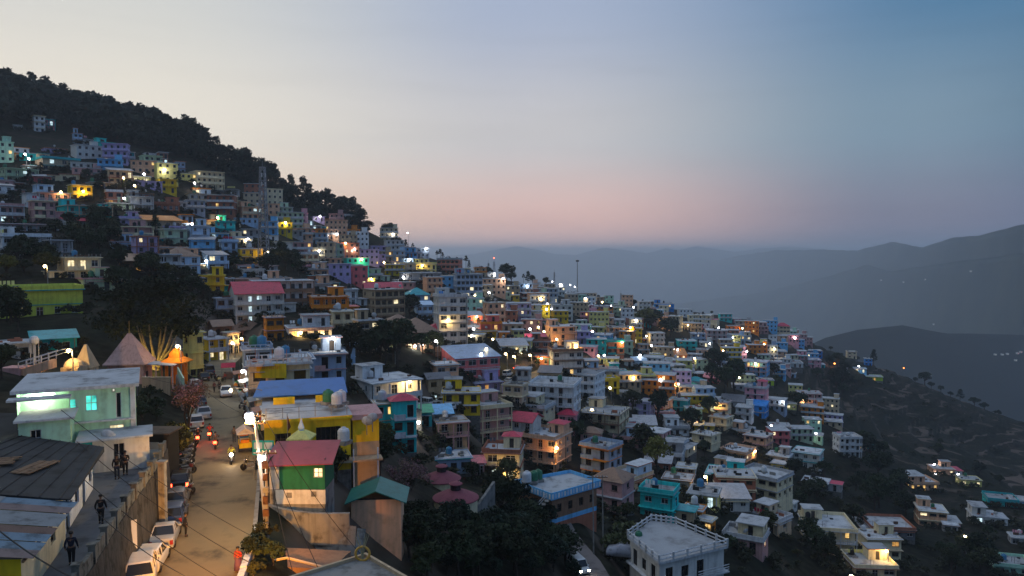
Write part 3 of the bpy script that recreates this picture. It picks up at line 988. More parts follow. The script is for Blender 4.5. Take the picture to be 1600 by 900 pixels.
def put_house(px, py, wpx, n, col, roof='f', yaw=0, style=None, feat='', ratio=None, rc=None, lab=None, sh=None, trim=None, litp=.035, d=None, top=None):
    g = P(px, py, d) if d else hit(px, py)
    if g is None:
        return None
    d = proj(g)[2]
    wm = wpx * d / F
    rt = ratio or R.uniform(.72, 1.0)
    ya = math.radians(yaw)
    c, s = abs(math.cos(ya)), abs(math.sin(ya))
    W = max(2.6, wm / (c + rt * s))
    D = max(2.6, min(rt * W, 11))
    los = Vector((g.x, g.y, 0)).normalized()
    ctr = g + los * (D * c + W * s) / 2
    if d > 140: ctr.z -= .5
    rz = math.atan2(-los.x, los.y) - (-ya)
    if top is not None:
        sh = max(2.2, min(4.2, (py - top) * d / F / n))
    sh = sh or R.uniform(2.6, 2.95)
    style = style or R.choice(('plain', 'plain', 'balcony', 'gallery', 'gallery'))
    noun = f"{col} {NUM[n]}-storey house with {rc + ' ' if rc and roof in 'ght' else ''}{ROOFD[roof]}"
    if n == 1 and wpx < 24:
        noun = f"small {col} house with {rc + ' ' if rc and roof in 'ght' else ''}{ROOFD[roof]}"
    root, hh = make_house(ctr, rz, W, D, n, col, roof, rc, style, trim, sh, d < 135, d < 330, feat, litp=litp)
    root['yaw'] = yaw
    if lab:
        root['label'] = lab
    else:
        pend(root, noun, ctr, 'houses on the hillside')
    HOUSES.append((px, py, wpx, hh * F / d, d, root, W, D, hh, roof, ctr, rz))
    return root
# picture x, base y, width, storeys, colour, roof, yaw, style, features, roof colour
B, G_, PL_, WD = 'balcony', 'gallery', 'plain', 'wide'
TOWN = [
 # upper hillside on the left
 (61,206,17,3,'white','f',10,PL_),(74,203,20,2,'pink','f',10),(28,203,11,1,'white'),(121,224,14,2,'pale blue','f',15,PL_,'k'),(138,225,24,1,'white','f',15,PL_),(170,241,44,2,'turquoise','f',20,G_),
 (8,241,20,2,'cream','f',12,G_),(37,249,42,2,'beige','f',15,G_,'k'),(90,266,62,2,'beige','p',15,WD,'k'),(49,268,26,1,'cream','f',15,PL_,'u'),(25,284,56,2,'pale green','f',20,G_),(84,240,34,1,'lilac','f',12,PL_),
 (158,294,42,1,'beige','f',15,G_),(155,279,17,1,'grey'),(177,265,19,1,'pale green','f',15,PL_),(208,284,50,1,'pale yellow','f',12,PL_,'u'),(235,271,31,3,'pale green','f',18,G_),(234,248,18,1,'white','f',15,PL_),(254,255,16,2,'brick','f',15),
 (263,275,20,2,'pale blue','f',14,PL_),(281,271,16,2,'blue grey','f',14),(322,294,50,3,'cream','f',20,G_),(311,303,34,1,'peach','f',20,PL_,'u'),(364,305,20,1,'grey'),(80,324,50,3,'dusty pink','f',14,G_,'u'),(196,254,24,2,'teal','f',14),
 (132,346,76,2,'turquoise','f',16,G_,'k'),(120,306,26,1,'pale yellow','t',14,PL_,'','brown'),(178,320,25,2,'brick','p',10,PL_),(217,324,40,2,'grey','f',14,G_),(270,324,42,1,'white','f',12,PL_),(312,322,46,2,'white','f',14,G_),(353,322,36,2,'beige','f',14,B),
 (15,347,36,2,'dusty pink','p',12,G_),(66,350,36,3,'dusty pink','f',14,B),(40,362,92,1,'white','f',12,G_),(120,356,42,1,'white','t',14,G_,'','red'),(32,400,78,2,'white','p',16,G_,'n'),(90,408,36,2,'grey','f',16,G_),(198,352,40,2,'lilac','p',14,B),
 (208,378,54,2,'dusty pink','f',14,G_),(250,368,64,2,'beige','t',14,G_,'','orange'),(291,369,21,3,'pale blue','f',14,B),(310,391,34,3,'pale blue','f',16,B),(328,353,47,1,'cream','f',12,WD),(365,353,21,1,'cream','f',12,WD),(192,391,37,1,'pale blue','f',10,PL_),
 (226,411,37,3,'lilac','f',14,G_),(266,398,50,1,'peach','f',12,WD),(280,426,62,2,'pale blue','h',14,B,'','brown'),(357,399,27,2,'pale blue','p',14,B),(392,425,52,1,'white','f',10,WD),(288,437,25,1,'offwhite','f',10,PL_),(343,447,42,1,'offwhite','f',12,WD),
 (383,448,42,1,'peach','f',10,WD),(124,436,60,2,'cream','s',14,B,'u'),(150,452,52,1,'pale green','f',14,PL_),(212,422,60,1,'brown','t',10,G_,'','brown'),(57,494,128,2,'yellow green','p',6,PL_,'n',None),(436,447,38,1,'peach','f',10,WD),
 # middle of the hill, left of the apartment block
 (392,352,37,3,'peach','f',14,G_,'u'),(358,331,28,2,'cream','f',12,G_),(424,319,14,2,'pale blue','f',14,PL_),(438,339,35,2,'pale green','f',16,G_),(440,357,13,1,'yellow','f',12,PL_,'u'),(505,334,29,2,'peach','f',16,G_,'k'),(510,349,24,1,'cream','f',12,G_),
 (536,351,35,3,'pale blue','f',16,G_),(486,359,30,2,'grey','f',12,G_),(478,369,27,1,'beige','h',12,PL_,'','red'),(557,374,31,1,'brick','f',12,G_),(567,356,16,2,'offwhite'),(624,382,29,1,'white','f',10,WD),(657,379,30,3,'beige','t',-14,WD,'','tan'),
 (635,401,33,2,'sky blue','f',12,G_),(590,399,27,2,'lilac','f',12,G_),(670,399,28,1,'lilac','f',10),(480,398,54,2,'cream','f',12,WD),(436,398,42,2,'offwhite','f',12,WD,'u'),(451,406,26,1,'cream','f',10,PL_,'u'),(400,399,28,2,'white','f',12,B),
 (522,407,29,3,'pale green','f',14,G_),(556,406,33,1,'pale yellow','f',12,PL_,'u'),(582,410,28,1,'cream','f',10,G_),(490,431,46,1,'peach','f',10,WD),(528,429,32,1,'lilac','f',10,PL_),(504,453,50,1,'brick','f',10,G_),(580,438,34,2,'pale green','f',12,G_),
 (578,443,16,1,'yellow green','f',10,PL_,'u'),(611,424,26,2,'grey','f',12,G_),(634,427,27,3,'cream','f',12,G_),(663,428,38,3,'pale yellow','p',14,B,'k'),(703,428,40,3,'salmon','p',-12,WD,'n'),(656,444,66,2,'grey','f',8,G_),(698,446,22,2,'turquoise','f',8,G_),
 (440,484,100,3,'white','f',8,G_,'n'),(400,504,82,3,'offwhite','g',10,G_,'l','red'),(352,494,34,2,'blue grey','f',10,PL_),(513,493,60,2,'orange','f',8,G_,'k'),(482,528,72,2,'white','f',8,B,'l'),(534,518,34,2,'cream','f',8,G_),(428,532,30,2,'orange','s',10,WD),
 (600,503,66,4,'tan','f',26,WD,'n'),(598,473,62,2,'dusty pink','g',6,WD,'','red'),(651,480,42,2,'blue grey','h',10,PL_,'u','teal'),(662,499,30,2,'pale blue','t',10,PL_,'','pale blue'),(543,476,32,2,'white','f',8,B),(575,552,46,3,'tan','f',18,WD,'k'),
 (622,529,36,2,'pale blue','h',10,PL_,'','brown'),(650,547,74,2,'brown','h',8,G_,'l','brown'),(648,522,30,1,'pale yellow','t',8,PL_,'u','green'),(690,536,44,2,'brown','h',8,PL_,'','red'),(704,541,54,6,'offwhite','p',14,WD,'nk'),
 (731,464,46,4,'blue grey','f',10,WD,'nl'),(786,483,44,1,'white','f',8,WD),(749,491,36,2,'offwhite','f',8,PL_),(772,516,36,4,'peach','f',22,PL_),(816,496,38,2,'grey','f',8,G_),(764,527,38,3,'coral','p',10,G_,'u'),(809,537,20,2,'pale yellow','f',12,WD,'l'),
 (836,541,40,1,'turquoise','t',8,PL_,'','red'),(875,551,48,4,'peach','f',18,G_),(878,501,34,3,'offwhite','f',10,B),(905,516,28,2,'pale green','f',10,G_),(858,513,30,1,'pale blue','f',8),(853,453,38,1,'offwhite','f',5,WD),(905,469,56,2,'cream','f',4,G_,'l'),
 (942,491,32,2,'orange','f',8,PL_),(975,471,34,3,'white','h',8,WD,'','red'),(724,434,22,2,'white','f',8),(750,431,20,2,'cream','f',8),(763,432,22,1,'white','f',6),(915,488,17,1,'sky blue'),(967,489,22,2,'pale green','f',8,PL_,'l'),(988,501,28,2,'cream','f',10,G_),(960,506,32,1,'white','f',8),
 (938,541,40,2,'sky blue','f',-12,B),(918,537,20,2,'lilac','f',-10,PL_),(968,535,42,3,'peach','f',10,G_,'l'),(630,612,30,1,'offwhite','f',10),
 # far shoulder of the town towards the valley
 (1053,518,27,4,'cream','f',-16,B),(1100,511,30,3,'cream','f',-12,G_),(1037,486,32,2,'blue','f',8,WD,'u'),(1020,478,22,2,'white','f',8),(1075,481,22,2,'pink','h',8,PL_,'','red'),(1087,485,16,3,'pale blue','f',8,PL_),(1104,485,22,2,'blue','f',8,G_),(1115,489,18,3,'beige','f',10,G_),
 (1144,493,18,3,'offwhite','f',10,G_,'k'),(1154,495,17,1,'white'),(1170,498,20,2,'blue','f',10),(1190,501,19,3,'offwhite','h',10,PL_,'','grey'),(1208,504,20,4,'sky blue','f',14,G_),(1184,521,30,3,'dusty pink','f',10,G_),(1222,526,23,3,'beige','h',10,WD,'','red'),(1240,526,15,2,'peach'),
 (1256,526,17,3,'cream','f',12,WD,'k'),(1272,529,14,2,'blue','t',10,PL_,'','dark grey'),(1090,534,24,2,'blue grey','f',8,PL_),(1118,536,34,3,'dusty pink','f',8,G_),(1072,546,32,2,'turquoise','f',8,G_),(1145,521,22,2,'orange','f',10,G_,'l'),(1162,531,22,2,'white','f',8),
 (960,561,30,3,'brick','p',8,B),(1000,553,28,2,'peach','f',8,G_),(1052,561,42,1,'orange','t',8,G_,'l','orange'),(1022,561,22,1,'pale yellow','f',8,PL_,'u'),(1101,561,27,2,'peach','f',8,PL_),(1127,572,18,3,'blue grey','f',-14,PL_),(1145,564,21,2,'cream','f',8),
 (1154,561,24,3,'pink','f',10,B),(1188,549,26,2,'pale yellow','p',8,G_,'l'),(1213,561,31,2,'peach','f',8,B,'u'),(1244,561,34,2,'pink','f',8,G_),(1272,559,24,2,'blue','f',10),(1210,571,21,1,'white'),(1236,573,34,2,'white','f',10,G_),(1268,574,28,2,'pink','f',10),
 (1180,587,44,3,'sky blue','f',-10,G_,'u'),(1055,579,38,2,'pink','f',-8,B),(1093,591,34,1,'brick','f',8),(1112,598,26,1,'coral','t',-8,PL_,'','coral'),(998,572,24,1,'pale blue','t',8,PL_,'','pale blue'),(977,571,24,1,'offwhite','f',6,PL_),(1020,573,24,1,'grey','h',6,PL_,'','blue grey'),
 (1000,606,46,2,'pale yellow','p',8,G_,'k'),(965,589,28,2,'turquoise','f',8,PL_),(930,586,40,2,'tan','f',8,G_),(1131,581,17,1,'white'),(1151,578,17,1,'white','t',8,PL_,'','white'),(1166,599,19,2,'yellow green','f',-10,PL_),(1195,601,27,1,'lime','f',8,PL_),(1236,589,15,1,'pale blue'),
 (1293,545,22,2,'cream','f',10,PL_),(1306,548,18,1,'white'),(1322,553,20,1,'grey'),(1330,560,16,2,'cream','f',12,WD),(1345,557,18,2,'offwhite'),(1352,553,14,1,'pink','t',10,PL_,'','coral'),(1356,571,12,2,'blue','f',8,PL_),(1343,581,20,1,'sky blue','f',8,PL_,'l'),(1365,594,26,1,'lime','f',8,PL_),(1314,575,20,1,'grey','f',8,PL_),
 (1395,568,16,1,'grey'),(1408,571,12,1,'salmon','t',8,PL_,'','red'),
 # centre of the town
 (883,586,56,3,'offwhite','p',14,PL_,'nk'),(868,647,82,3,'white','p',-12,G_,'n'),(913,623,66,3,'white','f',-20,G_),(860,595,38,1,'tan','t',-8,PL_,'','dark grey'),(818,604,24,2,'offwhite','f',-10,PL_),(806,633,40,2,'beige','f',-22,WD),(838,652,60,2,'cream','p',-24,WD),
 (735,590,98,2,'coral','t',22,WD,'n','blue grey'),(752,613,60,2,'lilac','f',24,G_,'l'),(694,603,46,2,'peach','f',16,WD),(602,647,104,2,'white','f',26,G_,'nlk'),(682,627,44,2,'tan','g',18,WD,'l','dark grey'),(750,692,94,3,'dusty pink','p',24,G_,'n'),(703,698,54,2,'tan','f',12,G_),
 (822,690,48,2,'offwhite','g',-24,G_,'','red'),(887,678,30,2,'pink','h',-10,PL_,'','red'),(787,747,64,2,'cream','p',-8,WD,'nlK'),(856,738,76,3,'peach','p',-26,G_,'nK'),(630,709,42,3,'turquoise','h',10,B,'','red'),(601,682,34,2,'turquoise','f',10,PL_),
 (655,664,40,1,'teal','t',6,PL_,'','green'),(690,664,32,1,'grey','t',6,G_,'','sky blue'),(706,738,60,1,'blue grey','f',8,PL_),(742,742,30,1,'dusty pink','t',8,PL_,'','coral'),(924,706,34,2,'dusty pink','h',-10,PL_,'','brown'),
 # lower right
 (945,674,78,2,'cream','s',-16,G_),(1003,651,40,2,'lilac','f',-16,B),(970,623,22,1,'offwhite','f',-10,PL_),(1033,648,36,2,'peach','f',-26,WD),(1062,645,32,2,'teal','f',-12,B),(1074,611,28,1,'green','h',-10,PL_,'l','green'),(1087,604,26,1,'offwhite','h',-8,PL_,'','teal'),
 (1182,633,36,3,'pink','p',-10,B,'K'),(1263,639,38,3,'dusty pink','f',10,G_),(1222,639,42,1,'pale yellow','f',8,PL_,'u'),(1145,636,38,1,'grey','t',-6,PL_,'','dark grey'),(1127,649,30,2,'cream','s',-12,WD),(1127,674,36,2,'cream','f',-24,PL_),(1160,684,38,2,'peach','f',-18,WD),
 (1217,685,36,2,'offwhite','f',10,B),(1184,652,32,2,'blue','t',-14,PL_,'','blue'),(1040,710,70,2,'dusty pink','p',-22,G_),(1103,704,44,2,'cream','s',-30,WD),(1153,720,56,1,'peach','p',-22,PL_),(1185,704,44,2,'peach','f',-20,PL_),(1262,732,46,2,'offwhite','f',-10,PL_),(1218,724,38,1,'grey','f',-14,PL_),
 (1322,714,40,3,'white','p',24,G_),(1345,703,17,2,'beige','f',20,WD),(1358,708,18,1,'teal','t',10,PL_,'','teal'),(1434,766,56,2,'peach','f',28,B,'l'),(1470,742,38,1,'peach','f',22,PL_,'l'),(1513,760,36,1,'pale yellow','f',20,PL_,'u'),(1535,819,44,2,'offwhite','f',16,WD),
 (1562,792,48,1,'turquoise','p',14,PL_),(1594,793,34,1,'pale blue','f',12,PL_),(1453,824,46,2,'peach','f',12,WD),(1484,832,22,1,'grey','f',10,PL_),(1290,862,84,2,'cream','p',14,G_,'nk'),(1385,842,80,1,'dark grey','p',20,PL_),(1372,874,64,2,'cream','f',24,WD,'u'),(1356,905,80,1,'cream','p',22,WD),
 (1575,900,64,1,'mint','p',18,WD),(940,752,64,3,'blue grey','p',-30,B),(985,768,70,2,'beige','p',-36,WD),(958,802,66,2,'dusty pink','h',-24,PL_,'','brown'),(1030,815,60,2,'turquoise','p',-14,PL_),(1101,790,48,1,'pale yellow','f',-8,G_,'l'),(1085,817,34,1,'orange','f',-14,WD),(1104,833,24,1,'orange','f',-20,PL_),
 (1165,862,68,2,'dusty pink','p',-12,PL_,'K'),(1204,832,62,2,'beige','p',-30,B),(1195,780,84,2,'cream','p',-26,WD,'n'),(1141,754,66,1,'peach','f',-16,WD),(1073,744,30,1,'offwhite','f',-6,G_),(1218,737,26,1,'yellow','f',-14,PL_),(1060,768,48,1,'grey','f',-8,PL_),
 (1275,765,40,1,'dark grey','f',-8,PL_),(1592,852,30,1,'grey','f',14,PL_),(1232,800,26,1,'offwhite','f',-20,PL_),
]
for rec in TOWN:
    px, py, wpx, n, col = rec[:5]
    o = list(rec[5:]) + [None] * 6
    put_house(px, py, wpx, n, col, o[0] or 'f', (o[1] if o[1] is not None else R.uniform(-8, 16)), o[2], o[3] or '', rc=o[4])

# ------------------------------------------------------------------ the street
M_ROAD = mat('dusty worn asphalt', (.19, .14, .072), rough=.75, var=.62, scale=.28, spec=.35, det=11, bump=.2)
M_ROAD2 = mat('pale concrete lane', (.20, .17, .155), rough=.85, var=.4, scale=.4)
M_KERB = mat('kerb concrete', (.27, .26, .24), rough=.9, var=.4, scale=1.5)
def strip(name, l, r, m, up=.0, sub=6):
    b = MB()
    rows = []
    for i in range(len(l) - 1):
        for k in range(sub):
            t = k / sub
            rows.append((l[i].lerp(l[i + 1], t), r[i].lerp(r[i + 1], t)))
    rows.append((l[-1], r[-1]))
    for (a, c), (e, f) in zip(rows, rows[1:]):
        n = 6
        for j in range(n):
            q = lambda u, v, t: u.lerp(v, t) + Vector((0, 0, up))
            b.poly(q(a, c, j / n), q(a, c, (j + 1) / n), q(e, f, (j + 1) / n), q(e, f, j / n))
    return b.build(name, m, kind='structure')
strip('street', MAIN_L, MAIN_R, M_ROAD)
def side_lines(line, hw):
    l, r = [], []
    for i, p in enumerate(line):
        t = (line[min(i + 1, len(line) - 1)] - line[max(i - 1, 0)]).normalized()
        n = Vector((-t.y, t.x, 0)).normalized()
        l.append(p + n * hw[i]); r.append(p - n * hw[i])
    return l, r
for (ln, hw), nm, mm in ((BAZAAR, 'street', M_ROAD), (LANE, 'lane', M_ROAD2)):
    a, b_ = side_lines(ln, hw)
    strip(nm, b_, a, mm, .06)
kb = MB()
for i in range(1, 8):
    a, b_ = MAIN_R[i], MAIN_R[i + 1]
    t = (b_ - a).normalized(); n = Vector((t.y, -t.x, 0))
    kb.loft([[a, a + n * .3, a + n * .3 + Vector((0, 0, .13)), a + Vector((0, 0, .13))], [b_, b_ + n * .3, b_ + n * .3 + Vector((0, 0, .13)), b_ + Vector((0, 0, .13))]])
kb.build('kerb', M_KERB, kind='structure')
# raised walk on the left with its retaining wall
wb = MB()
ws = [(wall_x(y), y) for y in np.arange(25, 60.1, 1.25)]
for (xa, ya), (xb, yb) in zip(ws, ws[1:]):
    wb.poly((xa, ya, WALK_Z), (xb, yb, WALK_Z), (xb - 14, yb, WALK_Z), (xa - 14, ya, WALK_Z))
wb.build('walkway', mat('grey paved walk', (.15, .155, .16), rough=.9, var=.35, scale=.8), kind='structure')
M_RETW = mat('stained rubble wall', (.062, .058, .052), rough=.95, var=.6, scale=1.1, streak=.5, bump=.8)
rw = thing('retaining_wall', 'tall stained stone retaining wall holding the raised walk above the parked cars', 'wall', (0, 0, 0))
f = MB()
for (xa, ya), (xb, yb) in zip(ws, ws[1:]):
    f.loft([[(xa + .35, ya, -20.6), (xa + .05, ya, WALK_Z + .1), (xa - .3, ya, WALK_Z + .1), (xa - .3, ya, -20.6)], [(xb + .35, yb, -20.6), (xb + .05, yb, WALK_Z + .1), (xb - .3, yb, WALK_Z + .1), (xb - .3, yb, -20.6)]], cap=False)
f.build('face', M_RETW, rw)
M_PARA = mat('mossy concrete parapet', (.17, .165, .14), rough=.95, var=.55, scale=1.6, streak=.35)
for i in range(len(ws) - 1):
    (xa, ya), (xb, yb) = ws[i], ws[i + 1]
    g = MB()
    if i % 2 == 0:
        g.m = Matrix.Translation((xa - .12, ya, WALK_Z + .1)) @ Matrix.Rotation(math.atan2(-(xb - xa), yb - ya), 4, 'Z')
        g.box(-.17, -.17, 0, .17, .17, .95); g.box(-.22, -.22, .95, .22, .22, 1.05)
        g.build('post', M_PARA, rw)
        g = MB()
    a0, b0 = (.22, 1.25) if i % 2 == 0 else (0, 1.03)
    ang = math.atan2(-(xb - xa), yb - ya)
    g.m = Matrix.Translation((xa - .12, ya, WALK_Z + .1)) @ Matrix.Rotation(ang, 4, 'Z')
    g.box(-.1, a0, 0, .1, b0, R.uniform(.7, .78))
    g.build('panel', M_PARA, rw)
cl = MB()
cl.box(-.22, -.22, -4.6, .22, .22, .9); cl.box(-.3, -.3, .9, .3, .3, 1.05)
cl.build('buttress', M_CONC, rw, loc=(wall_x(53) + .62, 53, WALK_Z))
fl = MB(); fl.poly((0, 0, 0), (.1, .5, -.1), (.12, .45, -2.0), (.02, .05, -1.3))
tag(fl.build('cloth_sheet', mat('white cloth', (.6, .62, .62), var=.1), loc=(wall_x(45.5) + .12, 45.5, -16.6)), 'white cloth hanging down the stone retaining wall', 'cloth')

def bld(name, label, loc, rz=0, cat='house', group=None):
    return thing(name, label, cat, loc, rz, group)
def near_wall(root, col, A, B, z0, z1, ops, fm=M_TRIMW, lit=None, rec=.18, name='wall'):
    """a wall with window parts of its own (frame with pane as sub-part)"""
    mw = MB()
    lm = lit or LITM[1]
    def fr(p, a, b, v0, v1, rec, litq):
        m = MB(); t = .07
        bar = lambda u0, u1, a0, a1: m.loft([[p(u0, a0, rec), p(u1, a0, rec), p(u1, a1, rec), p(u0, a1, rec)], [p(u0, a0, rec - .07), p(u1, a0, rec - .07), p(u1, a1, rec - .07), p(u0, a1, rec - .07)]])
        bar(a, a + t, v0, v1); bar(b - t, b, v0, v1); bar(a + t, b - t, v0, v0 + t); bar(a + t, b - t, v1 - t, v1)
        k = max(1, round((b - a) / .5))
        for i in range(1, k):
            u = a + (b - a) * i / k
            bar(u - .025, u + .025, v0 + t, v1 - t)
        if v1 - v0 < 1.7:
            h = (v0 + v1) / 2
            bar(a + t, b - t, h - .02, h + .02)
        o = m.build('window' if v1 - v0 < 1.8 else 'door', fm, root)
        g = MB(); g.poly(p(a, v0, rec), p(b, v0, rec), p(b, v1, rec), p(a, v1, rec))
        g.build('pane', lm if litq is True else (litq if litq else M_GLASS), o)
    facade(mw, mw, mw, A, B, z0, z1, ops, rec=rec, frame=fr)
    return mw.build(name, wallm(col) if isinstance(col, str) else col, root)
def blank_walls(root, col, pts, z0, z1, name='wall'):
    m = MB()
    for a, b in zip(pts, pts[1:]):
        m.poly((*a, z0), (*b, z0), (*b, z1), (*a, z1))
    return m.build(name, wallm(col) if isinstance(col, str) else col, root)
LIT_T = emis('turquoise curtain lit window', (.10, .85, .70), 1.0)
LIT_W = emis('white lit pane', (1, .97, .8), 1.6)
# --- mint building
mb = bld('apartment_house', 'pale mint two-storey house with a lit porch beside the raised walk', (-34.6, 59.4, WALK_Z), math.radians(26))
mb.scale = (.84, 1, 1)
x0, x1, y0 = -4.55, 4.55, -4.0
near_wall(mb, 'mint', (x0 + 3.9, y0), (x1, y0), 3.2, 5.7, [(1.75, .95, .75, 1.25, LIT_T), (3.75, .8, .05, 2.0, False), (3.55, .28, 2.08, .3, LIT_W), (3.95, .28, 2.08, .3, LIT_W), (.3, .55, .7, 1.1, LIT_T)] , fm=M_TRIMW)
near_wall(mb, 'mint', (x0 + 3.9, y0), (x1, y0), 0, 3.2, [(3.75, 1.2, 2.15, .6, LITM[1]), (1.2, .7, 2.1, .45, LITM[1])])
near_wall(mb, 'mint', (x0, y0), (x0 + 3.9, y0), 0, 3.2, [(2.0, 1.0, .9, 1.2, False)])
blank_walls(mb, 'mint', [(x0 + 3.9, y0), (x0 + 3.9, y0 + 1.5), (x0, y0 + 1.5)][::-1], 3.2, 5.7, 'porch_wall')
pf = MB(); pf.box(x0, y0, 3.08, x0 + 3.9, y0 + 1.5, 3.2); pf.build('porch_floor', M_CONC, mb)
pr = MB(); pr.box(x0, y0 + .02, 3.2, x0 + 3.88, y0 + .12, 3.75); pr.build('porch_railing', wallm('pale yellow'), mb)
near_wall(mb, 'mint', (x1, y0), (x1, 4), 0, 5.7, [(2.5, 1, 3.9, 1.1, False), (5.4, 1, .9, 1.2, False)], fm=M_TRIMD)
blank_walls(mb, 'mint', [(x1, 4), (x0, 4), (x0, y0)], 0, 5.7)
sl = MB(); sl.slab(x0 - .4, y0 - .55, 5.7, x1 + .45, 4.4, 5.95); sl.build('roof', [M_TRIMW, M_ROOFC], mb)
sl = MB(); sl.slab(x0 - .5, y0 - 1.7, 5.35, x0 + 4.2, y0 - .56, 5.5); sl.build('canopy', [M_TRIMW, M_ROOFC], mb)
sl = MB(); sl.box(x0 + 3.9, y0 - .3, 3.12, x1 + .1, y0 - .005, 3.24); sl.build('ledge', M_TRIMW, mb)
st = MB(); st.box(x1 - .3, y0 - .12, 0, x1 + .12, y0 - .006, 5.69); st.build('corner_pillar', M_TRIMW, mb)
# left projecting block and the low front annex
near_wall(mb, 'mint', (x0 + .6, y0 - 3.4), (x0 + 4.3, y0 - 3.4), 0, 4.2, [(1.2, .8, 2.4, 1.2, False)])
near_wall(mb, 'mint', (x0 + 4.3, y0 - 3.4), (x0 + 4.3, y0 - .01), 0, 4.2, [(.8, .7, 2.3, 1.3, LITM[0])], fm=M_TRIMD)
blank_walls(mb, 'mint', [(x0 + .6, y0 - .01), (x0 + .6, y0 - 3.4)], 0, 4.2)
sl = MB(); sl.slab(x0 + .3, y0 - 3.75, 4.2, x0 + 4.65, y0 - .02, 4.36); sl.build('roof', [M_TRIMW, M_ROOFC], mb)
near_wall(mb, 'teal', (x0 + 4.3, y0 - 3.2), (x0 + 5.9, y0 - 3.2), 0, 2.4, [(.7, .9, 1.2, .5, LITM[2])])
near_wall(mb, 'offwhite', (x0 + 5.9, y0 - 3.2), (x1 + 1.2, y0 - 3.2), 0, 2.4, [(2.0, .9, .03, 2.0, False)])
near_wall(mb, 'offwhite', (x1 + 1.2, y0 - 3.2), (x1 + 1.2, y0 - .2), 0, 2.4, [])
sl = MB(); sl.slab(x0 + 4.66, y0 - 3.7, 2.4, x1 + 1.5, y0 - .13, 2.55); sl.build('roof', [M_TRIMW, M_ROOFC], mb)
pl = MB(); pl.box(x0 + .4, y0 - 3.2, -5, x1 + 1.18, 4, -.01); pl.build('plinth', M_STONE, mb)
tb = MB(); tb.box(x0 + .5, y0 + 1.38, 5.2, x0 + 2.6, y0 + 1.46, 5.3)
tube = tb.build('porch_lamp', emis('tube light', (.95, 1, .85), 22), mb)
def lamp_light(parent, loc, power, col, rad=.15):
    l = bpy.data.lights.new('lamp_glow', 'POINT')
    l.energy = power; l.color = col; l.shadow_soft_size = rad
    o = bpy.data.objects.new('lamp_glow', l); COL.objects.link(o)
    o.parent = parent; o.location = loc
    return o
lamp_light(mb, (x0 + 1.5, y0 + .9, 5.0), 160, (1, .98, .72))
# --- house with the dark slate-grey roof along the walk
ha = bld('long_house', 'low white house with a wide dark roof beside the raised walk', (0, 0, 0))
A1, B1, C1, D1 = (-25.1, 40.9), (-28.4, 49.8), (-36, 50.6), (-34, 40.6)
near_wall(ha, 'white', A1, B1, WALK_Z - .3, -13.6, [(1.5, 1.0, .3, 1.9, False), (4.2, 1.1, .95, 1.1, False), (6.3, .8, .3, 2.0, False), (8.6, 1.0, 1.0, 1.0, False)], fm=M_TRIMD)
blank_walls(ha, 'white', [B1, C1, D1, A1], WALK_Z - .3, -13.6)
rfm = mat('dark felted tin roof', (.035, .037, .04), rough=.8, var=.5, scale=.6, spec=.25)
rf = MB()
rz_ = lambda x, y: -13.5 - (x + 25) * .085
rf.prism([(-24.3, 40.4), (-27.9, 50.4), (-34.5, 51.4), (-34.5, 40.1)], -13.6, lambda x, y: rz_(x, y))
rf.build('roof', rfm, ha)
for k in range(9):
    s_ = MB(); t = (k + .5) / 9
    a = Vector((-24.3 - 10.2 * t, 40.4 - .3 * t, 0)); b_ = Vector((-27.9 - 6.6 * t, 50.4 + t, 0))
    a.z, b_.z = rz_(a.x, a.y) + .02, rz_(b_.x, b_.y) + .02
    s_.tube([a, b_], .03, 4); s_.build('roof_seam', rfm, ha)
wd = mat('weathered timber boards', (.20, .12, .07), rough=.9, var=.55, scale=3)
for cx_, cy_, n_, a_ in ((-32.0, 45.2, 6, .35), (-29.3, 45.0, 5, 1.5)):
    t = thing('board_stack', 'brown planks laid flat together on the dark roof' if n_ == 6 else 'upright leaning set of worn boards on the dark roof edge', 'boards', (cx_, cy_, rz_(cx_, cy_) + .02), a_)
    for k in range(n_):
        p_ = MB(); p_.box(-1.4 + R.uniform(-.1, .1), -.8 + k * .27, .02, 1.3 + R.uniform(-.2, .2), -.8 + k * .27 + .24, .07 + .02 * (k % 2)); p_.build('plank', wd, t)
# --- nearest house with the patched corrugated roof
hb_ = bld('corner_house', 'cream house with a patched corrugated roof at the near end of the walk', (0, 0, 0))
A2, B2, C2, D2 = (-22.3, 33.2), (-24.65, 40.45), (-33, 40.3), (-31, 33.0)
near_wall(hb_, 'cream', A2, B2, WALK_Z - .3, -13.9, [(5.2, .9, 1.2, .5, False)], fm=M_TRIMD)
blank_walls(hb_, 'yellow', [D2, A2], WALK_Z - 4, -13.9)
blank_walls(hb_, 'cream', [B2, C2, D2], WALK_Z - .3, -13.9)
CORR = [mat('corrugated sheet ' + n, c, rough=.5, var=.45, scale=1.0, metal=.2) for n, c in (('faded blue', (.15, .22, .28)), ('rusty', (.15, .09, .07)), ('zinc', (.22, .23, .235)), ('dull pink', (.20, .145, .135)))]
def corr(m, p0, pu, pv, w, l, pitch=.16, amp=.03):
    n = max(4, int(w / pitch * 2))
    for i in range(n):
        a, b_ = p0 + pu * (w * i / n), p0 + pu * (w * (i + 1) / n)
        za, zb = (amp if i % 2 else 0), (0 if i % 2 else amp)
        a, b_ = a + Vector((0, 0, za)), b_ + Vector((0, 0, zb))
        m.poly(a, b_, b_ + pv * l, a + pv * l)
ev = Vector((A2[0] - B2[0], A2[1] - B2[1], 0)).normalized()
up_ = Vector((-.93, -.25, .16))
